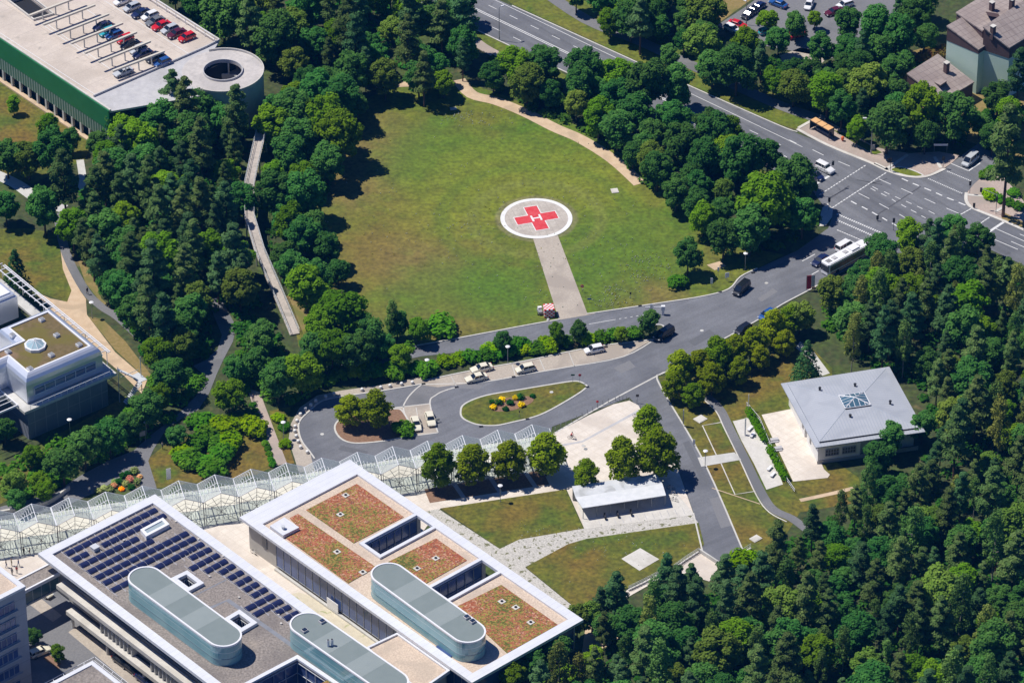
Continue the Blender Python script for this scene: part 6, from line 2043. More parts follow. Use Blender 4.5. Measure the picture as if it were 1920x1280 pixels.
loc_obj('body', MB().prism([(-5.8, -1.25), (5.6, -1.25), (6, -.9), (6, .9), (5.6, 1.25), (-5.8, 1.25), (-6, 1.0), (-6, -1.0)], .35, 2.95).prism([(-5.6, -1.1), (5.4, -1.1), (5.7, -.8), (5.7, .8), (5.4, 1.1), (-5.6, 1.1)], 2.95, 3.08), WMETAL, bus)
loc_obj('window_band', MB().box(-.1, 0, 1.25, 2.4, 11.2, 2.53).box(5.55, 0, 1.1, 2.6, .93, 2.1), CARGLASS, bus)
loc_obj('red_stripe', MB().box(-.2, 0, .6, .8, 11, 2.535), REDP, bus)
for x in (3.2, 0, -3.4):
    loc_obj('roof_hatch', MB().box(x, 0, 3.08, 3.22, 1.0, .9), CONCW, bus)
loc_obj('roof_unit', MB().box(-2.2, 0, 3.08, 3.4, 2.2, 1.7), WMETAL, bus)
vv = MB()
for i in range(4):
    vv.box(4.4 + i * .3, 0, 3.08, 3.14, .15, 1.1)
loc_obj('roof_vent', vv, BLACK, bus)
for x in (-3.2, 3.4):
    for s in (-1, 1):
        loc_obj('wheel', MB().tube((x, s * .95, .48), (x, s * 1.27, .48), .48, 14), TYRE, bus)

# ================================================================ STREET FURNITURE
def pole_lamp(px, py, h, arm, label, az=0.0):
    p = G(px, py)
    t = thing('street_lamp', (p.x, p.y, 0), label, 'street lamp')
    d = Vector((math.cos(az), math.sin(az), 0))
    MB().tube((p.x, p.y, 0), (p.x, p.y, h), .11, 8, 0, .06).tube((p.x, p.y, 0), (p.x, p.y, .9), .15, 8).tube((p.x, p.y, h - .03), Vector((p.x, p.y, h + .1)) + d * arm, .05, 6).build('pole', STEEL, t)
    e = Vector((p.x, p.y, h + .08)) + d * arm
    MB().hexa([e + d * .5 * i + Vector((-d.y, d.x, 0)) * .17 * j + Vector((0, 0, -.06)) for i, j in ((-.6, -1), (1, -1), (1, 1), (-.6, 1))], [e + d * .5 * i + Vector((-d.y, d.x, 0)) * .13 * j + Vector((0, 0, .1)) for i, j in ((-.6, -1), (1, -1), (1, 1), (-.6, 1))]).build('lamp_head', WMETAL, t)
    return t


pole_lamp(1633, 289, 9, 1.6, 'tall street lamp with an arm beside the bus stop pavement', math.pi)
pole_lamp(936, 76, 8.5, .8, 'tall dark street lamp at the upper edge of the dual carriageway', .6)
pole_lamp(1399, 47, 6, .5, 'street lamp standing by the red car in the upper car park', 2.4)


def make_disc():
    t = thing('path_lamp', (0, 0, 0), '', 'path lamp')
    loc_obj('pole', MB().cyl(0, 0, 0, 3.9, .06, 8).cyl(0, 0, 0, .3, .1, 8), STEEL, t)
    loc_obj('lamp_disc', MB().lathe(0, 0, [(.1, 3.85), (.42, 3.95), (.48, 4.02), (.3, 4.12), (.05, 4.16)], 16), WMETAL, t)
    return t


disc = Stock(make_disc)
for px, py, lab in ((938, 941, 'disc path lamp on the clinic lawn edge before the row of four trees'), (1322, 876, 'disc path lamp beside the cross path to the hall'), (275, 822, 'disc path lamp beside the garden path kiosk'), (132, 817, 'disc path lamp before the shaded aluminium building wall'),
                    (1397, 505, 'disc path lamp under trees at the access road edge'), (801, 705, 'disc path lamp behind the paved taxi bays'), (952, 680, 'disc path lamp in the hedge strip above the taxi bays'), (532, 822, 'disc path lamp by the pink path and stone bollards'),
                    (173, 597, 'disc path lamp beside the curved path at the left')):
    p = G(px, py)
    disc.put((p.x, p.y, 0), 0, lab)


def make_stone():
    t = thing('stone_bollard', (0, 0, 0), '', 'bollard')
    loc_obj('block', MB().lathe(0, 0, [(.34, 0), (.38, .3), (.33, .5)], 10), CONCL, t)
    loc_obj('cap', MB().lathe(0, 0, [(.33, .5), (.28, .62), (.12, .68)], 10), WHITE, t)
    return t


stone = Stock(make_stone)
for X, Y in ((550, 370), (492, 390), (422, 418), (387, 447), (347, 475), (314, 514), (289, 560), (276, 600), (274, 632), (284, 668), (298, 705), (315, 745), (362, 780), (748, 340), (880, 325), (945, 313), (1027, 300), (1103, 290)):
    p = G(480 + X / 3.764, 640 + Y / 3.764, .3)
    stone.put((p.x, p.y, .03), 0, 'squat pale stone bollard on the pavement around the turning loop', 'stone bollards round the loop')


def make_post():
    t = thing('post', (0, 0, 0), '', 'bollard')
    loc_obj('shaft', MB().cyl(0, 0, 0, .95, .06, 8), STEEL, t)
    loc_obj('cap', MB().lathe(0, 0, [(.07, .95), (.07, 1.0), (.02, 1.04)], 8), STEEL, t)
    return t


post = Stock(make_post)
for X, Y in ((370, 310), (418, 285), (462, 260), (508, 236), (552, 211), (600, 186), (645, 161), (690, 137), (733, 112), (778, 85), (825, 66), (885, 52), (918, 46), (950, 44), (980, 46), (1010, 52), (1065, 78), (1100, 120)):
    p = G(960 + X / 4.572, 740 + Y / 4.572)
    post.put((p.x, p.y, .06), 0, 'slim grey bollard along the curved edge of the pale plaza', 'bollards of the plaza')


def sign(px, py, h, label, face, shape='rect', sz=(.6, .8), yaw=0.0, cat='sign', nm='traffic_sign', posts=1):
    p = G(px, py)
    t = thing(nm, (p.x, p.y, 0), label, cat, None, yaw)
    for s in ([0] if posts == 1 else [-sz[0] * .45, sz[0] * .45]):
        loc_obj('post', MB().cyl(s, .05, 0, h, .035, 6), STEEL, t)
    if shape == 'rect':
        loc_obj('panel', MB().box(0, 0, h - sz[1], h, sz[0], .05), face, t)
    else:
        loc_obj('panel', MB().tube((0, -.04, h - sz[0] / 2), (0, 0, h - sz[0] / 2), sz[0] / 2, 18), face, t)
        if shape == 'noentry':
            loc_obj('white_bar', MB().box(0, -.06, h - sz[0] / 2 - .06, h - sz[0] / 2 + .06, sz[0] * .7, .03), WHITE, t)
    return t


BLUES = mat('sign_blue', (.02, .06, .35))
sign(1091.5, 548, 1.9, 'round red no entry sign on the lawn right of the pad path', REDP, 'noentry', (.75, .75))
sign(1334, 538, 2.2, 'white machine panel on the verge, lower left one of three', WMETAL, 'rect', (.5, 1.4))
sign(1346.5, 519, 2.4, 'slim white panel on the verge, upper one of three', WMETAL, 'rect', (.4, 1.0))
sign(1363, 528, 2.2, 'square white sign board at the kerb of the access road', WMETAL, 'rect', (.9, 1.2), .4)
sign(1105, 567, 1.0, 'low blue sign on the lawn near the lane', BLUES, 'rect', (.8, .3))
sign(1182, 560, 1.6, 'small dark sign on the lawn edge above the lane', BLACK, 'rect', (.35, .5))
sign(1074, 719, 2.3, 'green square sign at the teardrop island tip', mat('sign_green', (.02, .10, .05)), 'rect', (.75, .35))
sign(1087, 719, 2.4, 'round sign with red rim at the teardrop island tip', REDP, 'round', (.6, .6))
sign(1120, 765, 1.9, 'round red sign on a post at the plaza edge', REDP, 'round', (.55, .55))
sign(1195, 756, 2.2, 'dark square sign at the round plaza end', BLACK, 'rect', (.6, .6))
sign(974, 783, 1.7, 'thin dark sign post on the lower teardrop lawn', BLACK, 'rect', (.25, .4))
sign(1281, 799, 4.0, 'tall pale sign panel beside the service road', CONC, 'rect', (.5, 3.4), 1.2)
sign(1301, 836, 1.6, 'white post box like panel on the lawn by the service road', WMETAL, 'rect', (.45, 1.3))
sign(1763, 289, 2.6, 'wide white framed board standing in the shade of the corner trees', WMETAL, 'rect', (3.0, .5), 0, 'sign', 'notice_board', 2)
sign(1637, 283, 1.6, 'grey cabinet panel beside the tall street lamp', CONCW, 'rect', (.7, 1.5), 0, 'cabinet', 'switch_cabinet')
sign(1397, 816, 4.2, 'white information column beside the hall forecourt', WMETAL, 'rect', (.5, 4.0), 1.0, 'sign', 'information_column')
sign(317, 906, 3.6, 'white information pillar on the garden lawn edge above the canopy', WMETAL, 'rect', (.9, 2.6), .3, 'sign', 'information_column')
sign(268, 828, 2.6, 'grey information kiosk beside the garden path', STEEL, 'rect', (1.2, 1.2), .4, 'kiosk', 'information_kiosk', 2)
sign(1403, 750 + 20, 4.0, 'thin white sign column at the left end of the hall hedge', WMETAL, 'rect', (.3, 3.6), 1.1, 'sign', 'information_column')

p = G(1519, 545)
bn = thing('banner', (p.x, p.y, 0), 'red and white banner hanging between posts beside the access road', 'banner', None, .15)
for s in (-.85, .85):
    loc_obj('post', MB().cyl(s, 0, 0, 3.9, .05, 6), STEEL, bn)
loc_obj('red_cloth', MB().box(-.3, 0, .5, 3.8, .95, .05), mat('banner_red', (.55, .02, .03)), bn)
loc_obj('white_cloth', MB().box(.5, 0, .9, 3.8, .6, .05), mat('banner_white', (.66, .62, .66)), bn)
loc_obj('orange_panel', MB().box(.75, 0, .3, .85, .9, .06), ORANGE, bn)

p = G(1243, 590)
bm = thing('barrier_machine', (p.x, p.y, 0), 'white barrier post with a ticket machine at the lane entrance', 'barrier')
MB().box(p.x, p.y, 0, 1.3, .5, .5).box(p.x, p.y, 1.3, 2.2, .8, .6).build('housing', WMETAL, bm)
MB().box(p.x - 1.9, p.y + .1, 1.75, 1.9, 3.4, .12, .05).build('boom', WMETAL, bm)
MB().box(p.x - 2.4, p.y, 1.5, 2.6, .5, .25, .1).build('display_panel', ALU, bm)

# bus stop
S0, S1 = G(1526, 245), G(1553, 254)
ang = math.atan2(S1.y - S0.y, S1.x - S0.x)
ang = A_AD
p = G(1540, 252)
ss = thing('bus_shelter', (p.x, p.y, .1), 'bus shelter with three orange roof panels on the pavement', 'bus shelter', None, ang)
for i in range(3):
    loc_obj('roof_panel', MB().box(-1.9 + i * 1.9, .1, 2.45, 2.58, 1.72, 1.6), ORANGE, ss)
loc_obj('frame', MB().box(0, .1, 2.36, 2.45, 5.9, 1.7).box(-2.9, .8, 0, 2.36, .1, .1).box(2.9, .8, 0, 2.36, .1, .1).box(-2.9, -.6, 0, 2.36, .1, .1).box(2.9, -.6, 0, 2.36, .1, .1), BLACK, ss)
loc_obj('glass_wall', MB().box(0, .85, .2, 2.3, 5.7, .05).box(-2.9, .1, .2, 2.3, .05, 1.3), DARKGLASS, ss)
loc_obj('bench', MB().box(0, .4, .42, .5, 3.6, .4).box(-1.5, .4, 0, .42, .08, .3).box(1.5, .4, 0, .42, .08, .3), CONC, ss)
p = G(1579.5, 265)
lb_ = thing('litter_bin', (p.x, p.y, .12), 'small orange litter bin on the verge right of the bus shelter', 'litter bin')
MB().lathe(p.x, p.y, [(.28, .35), (.36, .9), (.30, 1.1), (.1, 1.2)], 10).build('bin_body', mat('bin_orange', (.75, .14, .03)), lb_)
MB().cyl(p.x, p.y, .12, .4, .07, 8).build('post', STEEL, lb_)


def traffic_light(px, py, h, label, arm=0.0, az=0.0, heads=((0, 0),)):
    p = G(px, py)
    t = thing('traffic_light', (p.x, p.y, 0), label, 'traffic light')
    m = MB().cyl(p.x, p.y, 0, h, .07, 8)
    d = Vector((math.cos(az), math.sin(az)))
    if arm:
        m.tube((p.x, p.y, h - .1), (p.x + d.x * arm, p.y + d.y * arm, h + .3), .06, 6)
    m.build('pole', STEEL, t)
    for k, (a, z) in enumerate(heads):
        hx, hy = p.x + d.x * a, p.y + d.y * a
        hd = MB().box(hx, hy - .12, h - .9 + z, h + z, .32, .28).box(hx, hy - .02, h - 1.0 + z, h + .1 + z, .5, .04).build('signal_head', BLACK, t)
    return t


traffic_light(1669, 322, 3.4, 'traffic light at the bus stop side of the junction', 0, 0, ((0, 0), (-.5, -.1)))
traffic_light(1867, 402, 5.0, 'traffic light on the right corner with an arm over the kerb', 3.8, 2.6, ((0, -.6), (3.7, .35)))
traffic_light(1529, 366, 6.0, 'traffic light with a long arm over the waiting jeep', 5.2, .75, ((0, -2.6), (5.0, .3)))
traffic_light(1768, 316, 3.0, 'small traffic light at the side street kerb', 0, 0)
traffic_light(1818, 364, 3.2, 'traffic light on the pale corner kerb of the side street', 0, 0)
traffic_light(1826, 391, 1.3, 'short bollard signal at the right corner kerb', 0, 0)
traffic_light(1554, 395, 3.2, 'traffic light on the pale mouth island of the access road', 0, 0)
traffic_light(1645, 414, 1.3, 'short dark keep right post in the junction mouth', 0, 0)
traffic_light(1675, 432, 3.0, 'traffic light at the mouth of the access road below the junction', 0, 0)

# slabs and covers
for px, py, sx, sy, lab in ((1152.6, 358.5, 1.5, 1.7, 'pale concrete cover slab on the lawn at its right tree edge'), (850, 204.6, 1.4, 1.0, 'pale concrete cover slab near the top edge of the helipad lawn'), (1313, 786, 2.2, 1.9, 'square pale slab on the lawn beside the service road'),
                            (1417, 1010, 2.0, 1.6, 'white slab in the grass near the end of the service road')):
    p = G(px, py)
    tag(MB().box(p.x, p.y, 0, .16, sx, sy, A_AB if px > 1200 else .2).box(p.x, p.y, .16, .2, sx * .8, sy * .8, A_AB if px > 1200 else .2).build('cover_slab', CONCL), lab, 'slab')

for px, py, lab in ((604, 814, 'pale manhole cover in the asphalt of the turning loop'), (1437, 531, 'pale manhole cover in the access road near the banner'), (1316, 620, 'pale manhole cover in the middle of the access road'), (1094, 836, 'round grate in the pale plaza, left of two'), (1098, 842, 'round grate in the pale plaza, right of two'), (1034, 736, 'pale cover on the teardrop lawn')):
    p = G(px, py)
    z = .155 if px == 1034 else (.1 if py > 830 else .055)
    tag(MB().cyl(p.x, p.y, z - .04, z + .02, .38, 14).cyl(p.x, p.y, z + .02, z + .03, .28, 14, 0).build('manhole_cover', CONC if px != 1098 else STEEL), lab, 'manhole cover')
for px, py, lab in ((856, 726, 'dark drain grate at the left end of the taxi bays'), (794, 720, 'dark drain grate where the bay kerb starts'), (963, 707, 'dark drain grate below the single middle taxi'), (1136, 651, 'dark drain grate behind the white hatchback'), (1101, 726, 'dark drain grate at the tip of the teardrop island'), (989, 786, 'dark drain grate on the lower edge of the teardrop island'), (902, 800, 'dark drain grate at the lower left of the teardrop island'), (1412, 512, 'dark drain grate at the kerb by the disc lamp'), (1350, 548, 'dark drain grate at the lawn corner kerb'), (1200, 574, 'dark drain grate on the lane kerb')):
    p = G(px, py)
    tag(MB().box(p.x, p.y, .03, .165, .75, .45, .2).build('drain_grate', BLACK), lab, 'drain grate')

# footbridge
FB = [(492, 240, 5.6), (480, 290, 5.6), (468, 345, 5.4), (468, 408, 4.8), (487, 472, 3.4), (520, 548, 1.7), (553, 626, .3)]
fbp = [G(x, y, z) for x, y, z in FB]
br = thing('footbridge', (*fbp[3].xy, 0), 'pale wooden footbridge ramp with railings descending through the trees', 'footbridge')
dk, r1 = MB(), MB()
side = []
for i, p in enumerate(fbp):
    a, b = fbp[max(0, i - 1)], fbp[min(len(fbp) - 1, i + 1)]
    d = (b - a).xy.normalized()
    side.append(Vector((-d.y, d.x, 0)) * 1.0)
for i in range(len(fbp) - 1):
    p, q, s, t = fbp[i], fbp[i + 1], side[i], side[i + 1]
    dn = Vector((0, 0, .35))
    dk.hexa([p - s - dn, q - t - dn, q + t - dn, p + s - dn], [p - s, q - t, q + t, p + s])
    for k in (-1, 1):
        for z in (.55, 1.1):
            r1.tube(p + s * k * .97 + Vector((0, 0, z)), q + t * k * .97 + Vector((0, 0, z)), .05, 4)
        n = max(2, int((q - p).length / 1.6))
        for j in range(n):
            e = (p + s * k * .97).lerp(q + t * k * .97, j / n)
            r1.tube(e, e + Vector((0, 0, 1.1)), .045, 4)
dk.build('deck', BRIDGED, br)
r1.build('railing', LIGHTSTEEL, br)
for i in (0, 1, 2, 3, 4):
    p = fbp[i]
    for k in (-.7, .7):
        e = p + side[i] * k
        MB().cyl(e.x, e.y, 0, p.z - .35, .16, 8).build('pier', CONC, br)

# hall hedge, railing, sculptures built as bench blocks
hg = thing('clipped_hedge', (*G(1420, 810).xy, 0), 'long clipped green hedge between the hall terrace and the forecourt', 'hedge')
hb = MB()
r_ = random.Random(4)
L1 = [p for p in GS([(1404, 775), (1418, 800), (1436, 832)])] + [p for p in GS([(1443, 845), (1458, 875), (1474, 903)])]
for a, b in ((0, 1), (1, 2), (3, 4), (4, 5)):
    for j in range(9):
        c = L1[a].lerp(L1[b], j / 9)
        leafset(hb, (c.x, c.y, .75), .75, .75, 70, .3, r_, lo=-.6)
hb.build('foliage', leaf_mat('hedge leaves', (.06, .14, .012), (.09, .18, .02)), hg)
rg = thing('terrace_railing', (*G(1440, 820).xy, 0), 'white railing along the hall terrace behind the hedge', 'railing')
rm = MB()
RL = GS([(1400, 762), (1424, 790), (1442, 834), (1460, 868), (1476, 905), (1490, 925)])
for a, b in zip(RL, RL[1:]):
    for z in (.5, 1.0):
        rm.bar(a, b, .06, z, z + .06)
    for j in range(4):
        c = a.lerp(b, j / 4)
        rm.box(c.x, c.y, 0, 1.08, .1, .1)
rm.build('rails', WMETAL, rg)
for px, py, lab in ((1452, 826, 'grey stone steps at the gap of the hedge, upper block'), (1459, 842, 'grey stone steps at the gap of the hedge, lower block')):
    p = G(px, py)
    tag(MB().box(p.x, p.y, .1, .5, 1.6, .8, .25).box(p.x, p.y - .6, .1, .3, 1.6, .5, .25).build('stone_steps', CONCW), lab, 'steps')
for i, (px, py) in enumerate(((1406, 806), (1411, 818), (1443, 880), (1449, 892))):  # plain bench blocks stand in for the white forecourt sculptures
    p = G(px, py)
    t = thing('bench', (p.x, p.y, .08), ['white bench on the forecourt near the information column', 'white bench just below the first one on the upper forecourt', 'white bench on the lower forecourt, upper of two', 'white bench on the lower forecourt, lower of two'][i], 'bench', 'forecourt benches', rad(60))
    loc_obj('seat', MB().box(0, 0, .36, .46, 1.6, .55), WMETAL, t)
    loc_obj('base', MB().box(0, 0, 0, .36, 1.3, .4), CONCL, t)

# ramp walls and railings, lower right
for pts, lab, h in (([(1310, 1036), (1285, 1052), (1263, 1068)], 'thin railing along the ramp yard wall beside the lower lawn', 1.0), ([(1234, 1080), (1205, 1095), (1178, 1108)], 'thin railing along the lower walk at the wood edge', 1.0), ([(1366, 1052), (1390, 1040), (1408, 1029)], 'green railing across the end of the service road', 1.1)):
    W = GS(pts)
    t = thing('railing', (*W[0].xy, 0), lab, 'railing')
    m = MB()
    for a, b in zip(W, W[1:]):
        for z in (.35, .7, h):
            m.bar(a, b, .05, .2 + z, .25 + z)
        for j in range(4):
            c = a.lerp(b, j / 4)
            m.box(c.x, c.y, 0, h + .25, .07, .07)
    m.build('rails', LIGHTSTEEL, t)
    MB().wallstrip([p.xy for p in W], .35, 0, .35).build('kerb_wall', CONCL, t)
W = GS([(1311, 1035), (1349, 1060)])
tag(MB().wallstrip([p.xy for p in W], .3, 0, .9).build('low_wall', CONC), 'low grey wall between the service road end and the ramp yard', 'wall')
W = smooth_loop([p.xy for p in GS([(-20, 968), (40, 958), (90, 945), (130, 918)])], 4, False)
tag(MB().wallstrip(W, .4, 0, 1.0).build('curved_wall', CONCL), 'low curved white wall above the left end of the canopy', 'wall')

# flower bed planting on the teardrop island and rockery by the canopy
def mound(px, py, r, m, label, nm='flowering_shrub', cat='shrub', z=.12, group=None):
    p = G(px, py, z)
    t = thing(nm, (p.x, p.y, z), label, cat, group)
    b = MB()
    leafset(b, (0, 0, r * .6), r, r * .75, int(120 * r + 60), .28, random.Random(int(px)), lo=-.5)
    loc_obj('foliage', b, m, t)
    return t


GL = leaf_mat('dark shrub leaves', (.018, .065, .014), (.03, .09, .02))
for px, py, r, m, lab in ((925, 765, .65, YELLOWL, 'yellow flowering shrub at the left end of the island bed'), (941, 751, .6, YELLOWL, 'yellow flowering shrub at the top of the island bed'), (967, 748, .6, YELLOWL, 'yellow flowering shrub beside the dark one in the island bed'), (978, 761, .65, YELLOWL, 'yellow flowering shrub at the right end of the island bed'),
                          (935, 757, .75, GL, 'large dark green shrub left in the island bed'), (957, 757, .7, GL, 'dark green shrub in the centre of the island bed'), (948, 768, .55, GL, 'small dark shrub on the lower edge of the island bed'), (976, 747, .8, GL, 'dark shrub at the top right of the island bed'), (999, 744, .5, GL, 'lone dark shrub right of the island bed'), (922, 755, .5, GL, 'small dark shrub above the leftmost yellow one')):
    mound(px, py, r, m, lab)
RK = [('rockery_plant', G_) for G_ in range(0)]
ORL = leaf_mat('orange leaves', (.70, .28, .02), (.75, .36, .04), .2)
PNK = leaf_mat('pink leaves', (.45, .20, .16), (.35, .22, .10), .2)
LGR = leaf_mat('grey green leaves', (.14, .19, .06), (.22, .24, .10), .2)
for i, (px, py, r, m) in enumerate([(228, 918, .5, ORL), (214, 912, .6, PNK), (205, 920, .8, LGR), (195, 918, .7, LGR), (222, 905, .7, GL), (235, 908, .6, LGR), (244, 900, .7, PNK), (252, 885, .8, LGR), (258, 905, .7, LGR), (240, 890, .7, GL), (230, 893, .6, GL), (247, 915, .7, GL), (215, 905, .6, LGR), (185, 922, .6, LGR), (262, 895, .5, PNK)]):
    nm = {id(ORL): 'bright orange', id(PNK): 'pinkish', id(LGR): 'grey green', id(GL): 'dark green'}[id(m)]
    mound(px, py, r, m, f'{nm} plant in the rockery bed above the canopy', 'rockery_plant', 'plant', .05, 'rockery plants above the canopy')

# ================================================================ BICYCLES, SCOOTERS AND PEOPLE
def ring(mb, x, z, r, n=14, t=.03, y=0):
    pts = [Vector((x + r * math.cos(2 * math.pi * i / n), y, z + r * math.sin(2 * math.pi * i / n))) for i in range(n + 1)]
    mb.path(pts, t, 4)


def make_bike():
    t = thing('bicycle', (0, 0, 0), '', 'bicycle')
    for x in (-.52, .52):
        w_ = MB()
        ring(w_, x, .34, .33)
        for k in range(4):
            a = k * math.pi / 4
            w_.tube((x - .32 * math.cos(a), 0, .34 - .32 * math.sin(a)), (x + .32 * math.cos(a), 0, .34 + .32 * math.sin(a)), .008, 3)
        loc_obj('wheel', w_, TYRE, t)
    f_ = MB()
    for a, b in (((-.52, 0, .34), (-.08, 0, .3)), ((-.52, 0, .34), (-.2, 0, .82)), ((-.08, 0, .3), (-.2, 0, .88)), ((-.2, 0, .8), (.38, 0, .84)), ((-.08, 0, .3), (.4, 0, .78)), ((.36, 0, .95), (.52, 0, .34))):
        f_.tube(a, b, .03, 5)
    loc_obj('frame', f_, LIGHTSTEEL, t)
    loc_obj('handlebar', MB().tube((.36, -.28, 1.0), (.36, .28, 1.0), .02, 5).tube((.36, 0, .93), (.36, 0, 1.0), .025, 5), BLACK, t)
    loc_obj('saddle', MB().box(-.22, 0, .88, .95, .28, .16), BLACK, t)
    return t


bike = Stock(make_bike)


def make_scooter():
    t = thing('motor_scooter', (0, 0, 0), '', 'scooter')
    for x in (-.6, .62):
        loc_obj('wheel', MB().tube((x, -.07, .24), (x, .07, .24), .24, 12), TYRE, t)
    loc_obj('body', MB().hexa([(-.85, -.16, .35), (-.1, -.18, .3), (-.1, .18, .3), (-.85, .16, .35)], [(-.9, -.12, .72), (-.15, -.15, .7), (-.15, .15, .7), (-.9, .12, .72)]).box(.1, 0, .28, .36, .6, .34).hexa([(.36, -.2, .3), (.5, -.16, .3), (.5, .16, .3), (.36, .2, .3)], [(.3, -.17, .95), (.42, -.12, .95), (.42, .12, .95), (.3, .17, .95)]), BLACK, t)
    loc_obj('seat', MB().box(-.52, 0, .72, .82, .7, .28), mat('scooter_seat', (.03, .03, .035)), t)
    loc_obj('handlebar', MB().tube((.34, -.33, 1.02), (.34, .33, 1.02), .03, 6).tube((.4, 0, .95), (.62, 0, .24), .04, 6), STEEL, t)
    return t


scoot = Stock(make_scooter)
for i, (px, py) in enumerate(((1134, 971), (1158, 967), (1183, 964))):
    p = G(px, py)
    scoot.put((p.x, p.y, .1), head(px, py, -8, -30), ['dark motor scooter before the bicycle shelter, leftmost of three', 'dark motor scooter before the bicycle shelter, middle of three', 'dark motor scooter before the bicycle shelter, rightmost of three'][i], 'scooters at the shelter')
for px, py, dx, dy, lab in ((1264, 940, 20, 5, 'bicycle parked at the right end of the shelter, lower one'), (1262, 928, 20, 4, 'bicycle parked at the right end of the shelter, second from below'), (1258, 918, 20, 4, 'bicycle parked at the right end of the shelter, in tree shade'),
                            (1192, 785, 14, 8, 'bicycle under the small tree on the plaza edge'), (476, 1039, 14, 8, 'bicycle leaning at the plaster wall of the sedum roofed wing')):
    p = G(px, py)
    bike.put((p.x, p.y, .1), head(px, py, dx, dy), lab)


def figure(pose, shirt, trousers, skin, hair):
    """one continuous skinned body; joints in metres, facing +x"""
    V, E, Rr = [], [], []

    def v(p, r, par=None):
        V.append(p)
        Rr.append(r)
        if par is not None:
            E.append((par, len(V) - 1))
        return len(V) - 1
    sit = pose == 'ride'
    hz = .98 if not sit else 1.0
    lean = .28 if sit else .0
    pel = v((-.2 if sit else 0, 0, hz), .13)
    px_ = V[pel][0]
    sp1 = v((px_ + lean * .35, 0, hz + .2), .125, pel)
    sp2 = v((px_ + lean * .8, 0, hz + .40), .15, sp1)
    nk = v((px_ + lean, 0, hz + .53), .058, sp2)
    hd1 = v((px_ + lean + .02, 0, hz + .62), .085, nk)
    hd2 = v((px_ + lean + .02, 0, hz + .72), .095, hd1)
    v((px_ + lean + .12, 0, hz + .66), .014, hd1)
    for s in (-1, 1):
        hip = v((px_, s * .09, hz - .06), .095, pel)
        if sit:
            kn = v((px_ + .36, s * .10, hz - (.12 if s > 0 else .32)), .062, hip)
            an = v((px_ + (.22 if s > 0 else .12), s * .10, hz - (.55 if s > 0 else .76)), .042, kn)
            v((px_ + (.38 if s > 0 else .28), s * .10, hz - (.60 if s > 0 else .80)), .036, an)
        else:
            st = .16 * s if pose == 'walk' else .02 * s
            kn = v((st * .6 + .03, s * .10, .52), .062, hip)
            an = v((st - .02, s * .10, .09), .042, kn)
            v((st + .14, s * .11, .04), .036, an)
        sh = v((px_ + lean * .85, s * .18, hz + .44), .062, sp2)
        if sit:
            el = v((px_ + lean + .16, s * .25, hz + .2), .043, sh)
            wr = v((.34, s * .26, 1.07), .030, el)
            d = Vector((.09, 0, -.02))
        else:
            sw = -.12 * s if pose == 'walk' else .03
            el = v((sw * .4 - .02, s * .24, hz + .16), .043, sh)
            wr = v((sw + .06, s * .25, hz - .08), .030, el)
            d = Vector((.03, 0, -.09))
        w3 = Vector(V[wr])
        pm = v(tuple(w3 + d * .6), .036, wr)
        pv = Vector(V[pm])
        side = Vector((.0, 1, 0)) if not sit else Vector((0, 1, 0))
        for k, L in enumerate((.85, 1.0, .95, .75)):
            q = pv + side * (k - 1.5) * .02 * s + d * .45 * L
            f1 = v(tuple(q), .009, pm)
            v(tuple(q + d * .4 * L + Vector((.012, 0, -.004))), .008, f1)
        v(tuple(w3 + d * .5 + Vector((.045, -s * .02, 0))), .010, wr)
    me = bpy.data.meshes.new('figure')
    me.from_pydata(V, E, [])
    ob = bpy.data.objects.new('figure', me)
    col.objects.link(ob)
    ob.modifiers.new('skin', 'SKIN')
    for i, sv in enumerate(me.skin_vertices[0].data):
        sv.radius = (Rr[i], Rr[i])
        sv.use_root = i == 0
    ob.modifiers.new('sub', 'SUBSURF').levels = 1
    dg = bpy.context.evaluated_depsgraph_get()
    out = bpy.data.meshes.new_from_object(ob.evaluated_get(dg))
    bpy.data.objects.remove(ob)
    for m in (mat('cloth_' + shirt, COLS[shirt]), mat('cloth_' + trousers, COLS[trousers]), mat('skin_tone', (.48, .29, .21)), mat('shoe', (.03, .028, .026))):
        out.materials.append(m)
    for pl_ in out.polygons:
        c = pl_.center
        r_hand = c.z < hz + .02 and abs(c.y) > .21
        if c.z > hz + .5 or (sit and c.x > .28 and c.z > 1.0 and abs(c.y) > .2):
            k = 2
        elif not sit and r_hand:
            k = 2
        elif c.z > hz + .02 or abs(c.y) > .2:
            k = 0
        elif c.z < .1 and not sit:
            k = 3
        else:
            k = 1
        pl_.material_index = k
        pl_.use_smooth = True
    hp_ = Vector(V[hd2])
    hm_ = MB()
    hm_.lathe(hp_.x - .015, hp_.y, [(.085, hp_.z - .04), (.105, hp_.z + .02), (.09, hp_.z + .08), (.045, hp_.z + .115)], 10)
    return out, hm_.mesh('hair', mat('hair_' + hair, COLS[hair]))


COLS = {'red': (.55, .03, .03), 'blue': (.05, .09, .25), 'black': (.015, .015, .018), 'white': (.72, .72, .70), 'grey': (.2, .2, .21), 'khaki': (.30, .25, .16), 'brown': (.06, .035, .02), 'blond': (.35, .24, .10)}
FIG = {}


def person(pose, shirt, trousers, hair, px, py, yaw, label, z=.07, group=None):
    k = (pose, shirt, trousers, hair)
    if k not in FIG:
        FIG[k] = figure(pose, shirt, trousers, None, hair)
    p = G(px, py)
    t = thing('person', (p.x, p.y, z), label, 'person', group, yaw)
    for nm, me in zip(('body', 'hair'), FIG[k]):
        o = bpy.data.objects.new(nm, me)
        col.objects.link(o)
        o.parent = t
    return t


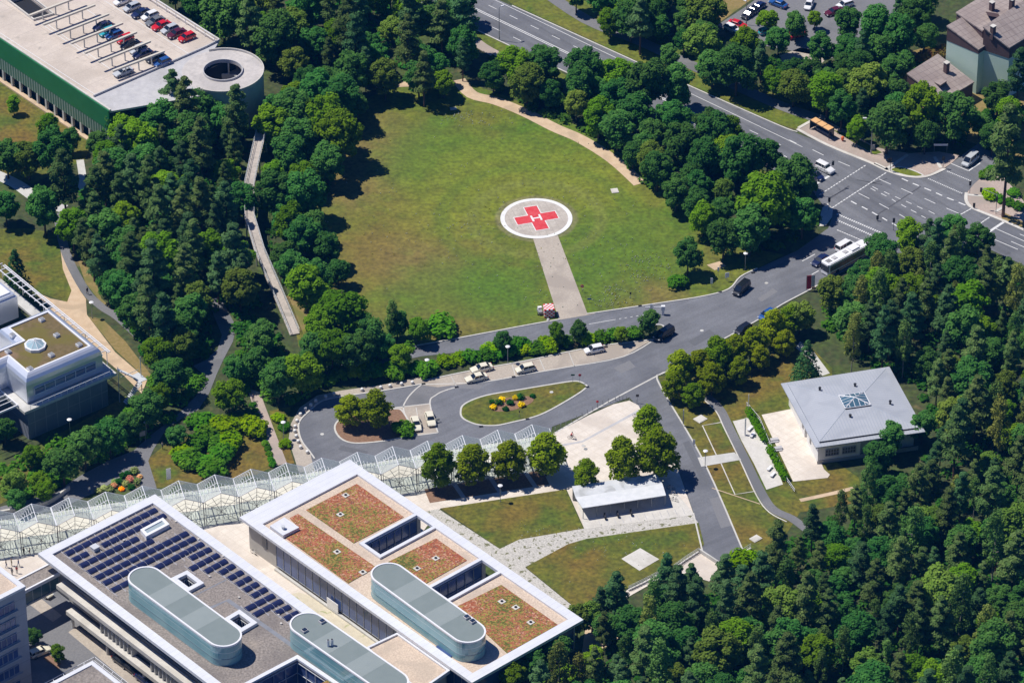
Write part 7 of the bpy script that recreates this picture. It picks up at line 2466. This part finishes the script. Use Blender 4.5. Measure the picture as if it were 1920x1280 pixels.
PG = 'people on the pale plaza by the canopy'
for a in (('stand', 'black', 'black', 'brown', 45, 1040, 1.2, 'person in black standing left of the pair on the plaza corner'), ('walk', 'black', 'grey', 'brown', 56, 1041, 3.0, 'person in black top and grey trousers, right of the pair'),
          ('walk', 'black', 'blue', 'brown', 12, 1064, .3, 'person in black and blue at the left of the group of five'), ('stand', 'khaki', 'khaki', 'blond', 22, 1061, .5, 'person in khaki at the back of the group of five'), ('walk', 'blue', 'blue', 'brown', 35, 1062, 2.8, 'person in blue at the right of the group of five'),
          ('stand', 'red', 'black', 'black', 32, 1075, 1.8, 'person in red at the front of the group of five'), ('stand', 'grey', 'black', 'black', 23, 1078, 1.2, 'person in grey at the front of the group, partly behind the roof')):
    person(*a, .08, PG)
person('walk', 'white', 'blue', 'brown', 168, 925, -1.2, 'person in a white top walking on the path above the canopy', .06)
person('walk', 'blue', 'black', 'brown', 475, 752, -1.3, 'person in blue walking on the pink path', .07)
person('walk', 'black', 'black', 'brown', 164, 552, -1.0, 'person in dark clothes on the curved path at the left', .07)
person('walk', 'grey', 'black', 'black', 305, 842, 1.0, 'person in grey at the garden path edge', .06)
person('walk', 'red', 'blue', 'brown', 343, 1073 - 100, .3, 'person in red under the glass canopy', .08) if False else None
p = G(1072, 823)
by = head(1072, 823, 24, 2)
bike.put((p.x, p.y, .07), by, 'white and grey bicycle ridden across the pale plaza')
person('ride', 'red', 'black', 'brown', 1072, 823, by, 'cyclist in a red top riding across the pale plaza', .02)

# ================================================================ THE AIR between the aircraft and the ground
hz_ = MB().hexa([(-440, -860, -1), (440, -860, -1), (440, 640, -1), (-440, 640, -1)], [(-440, -860, CAM_H + 6), (440, -860, CAM_H + 6), (440, 640, CAM_H + 6), (-440, 640, CAM_H + 6)])
hm = bpy.data.materials.new('haze')
hm.use_nodes = True
hn = hm.node_tree
hn.nodes.remove(hn.nodes['Principled BSDF'])
hv_ = hn.nodes.new('ShaderNodeVolumePrincipled')
hv_.inputs['Color'].default_value = (.04, .34, 1.0, 1)
hv_.inputs['Density'].default_value = .000036
hn.links.new(hv_.outputs[0], hn.nodes['Material Output'].inputs['Volume'])
struct(hz_.build('haze', hm), 'stuff')
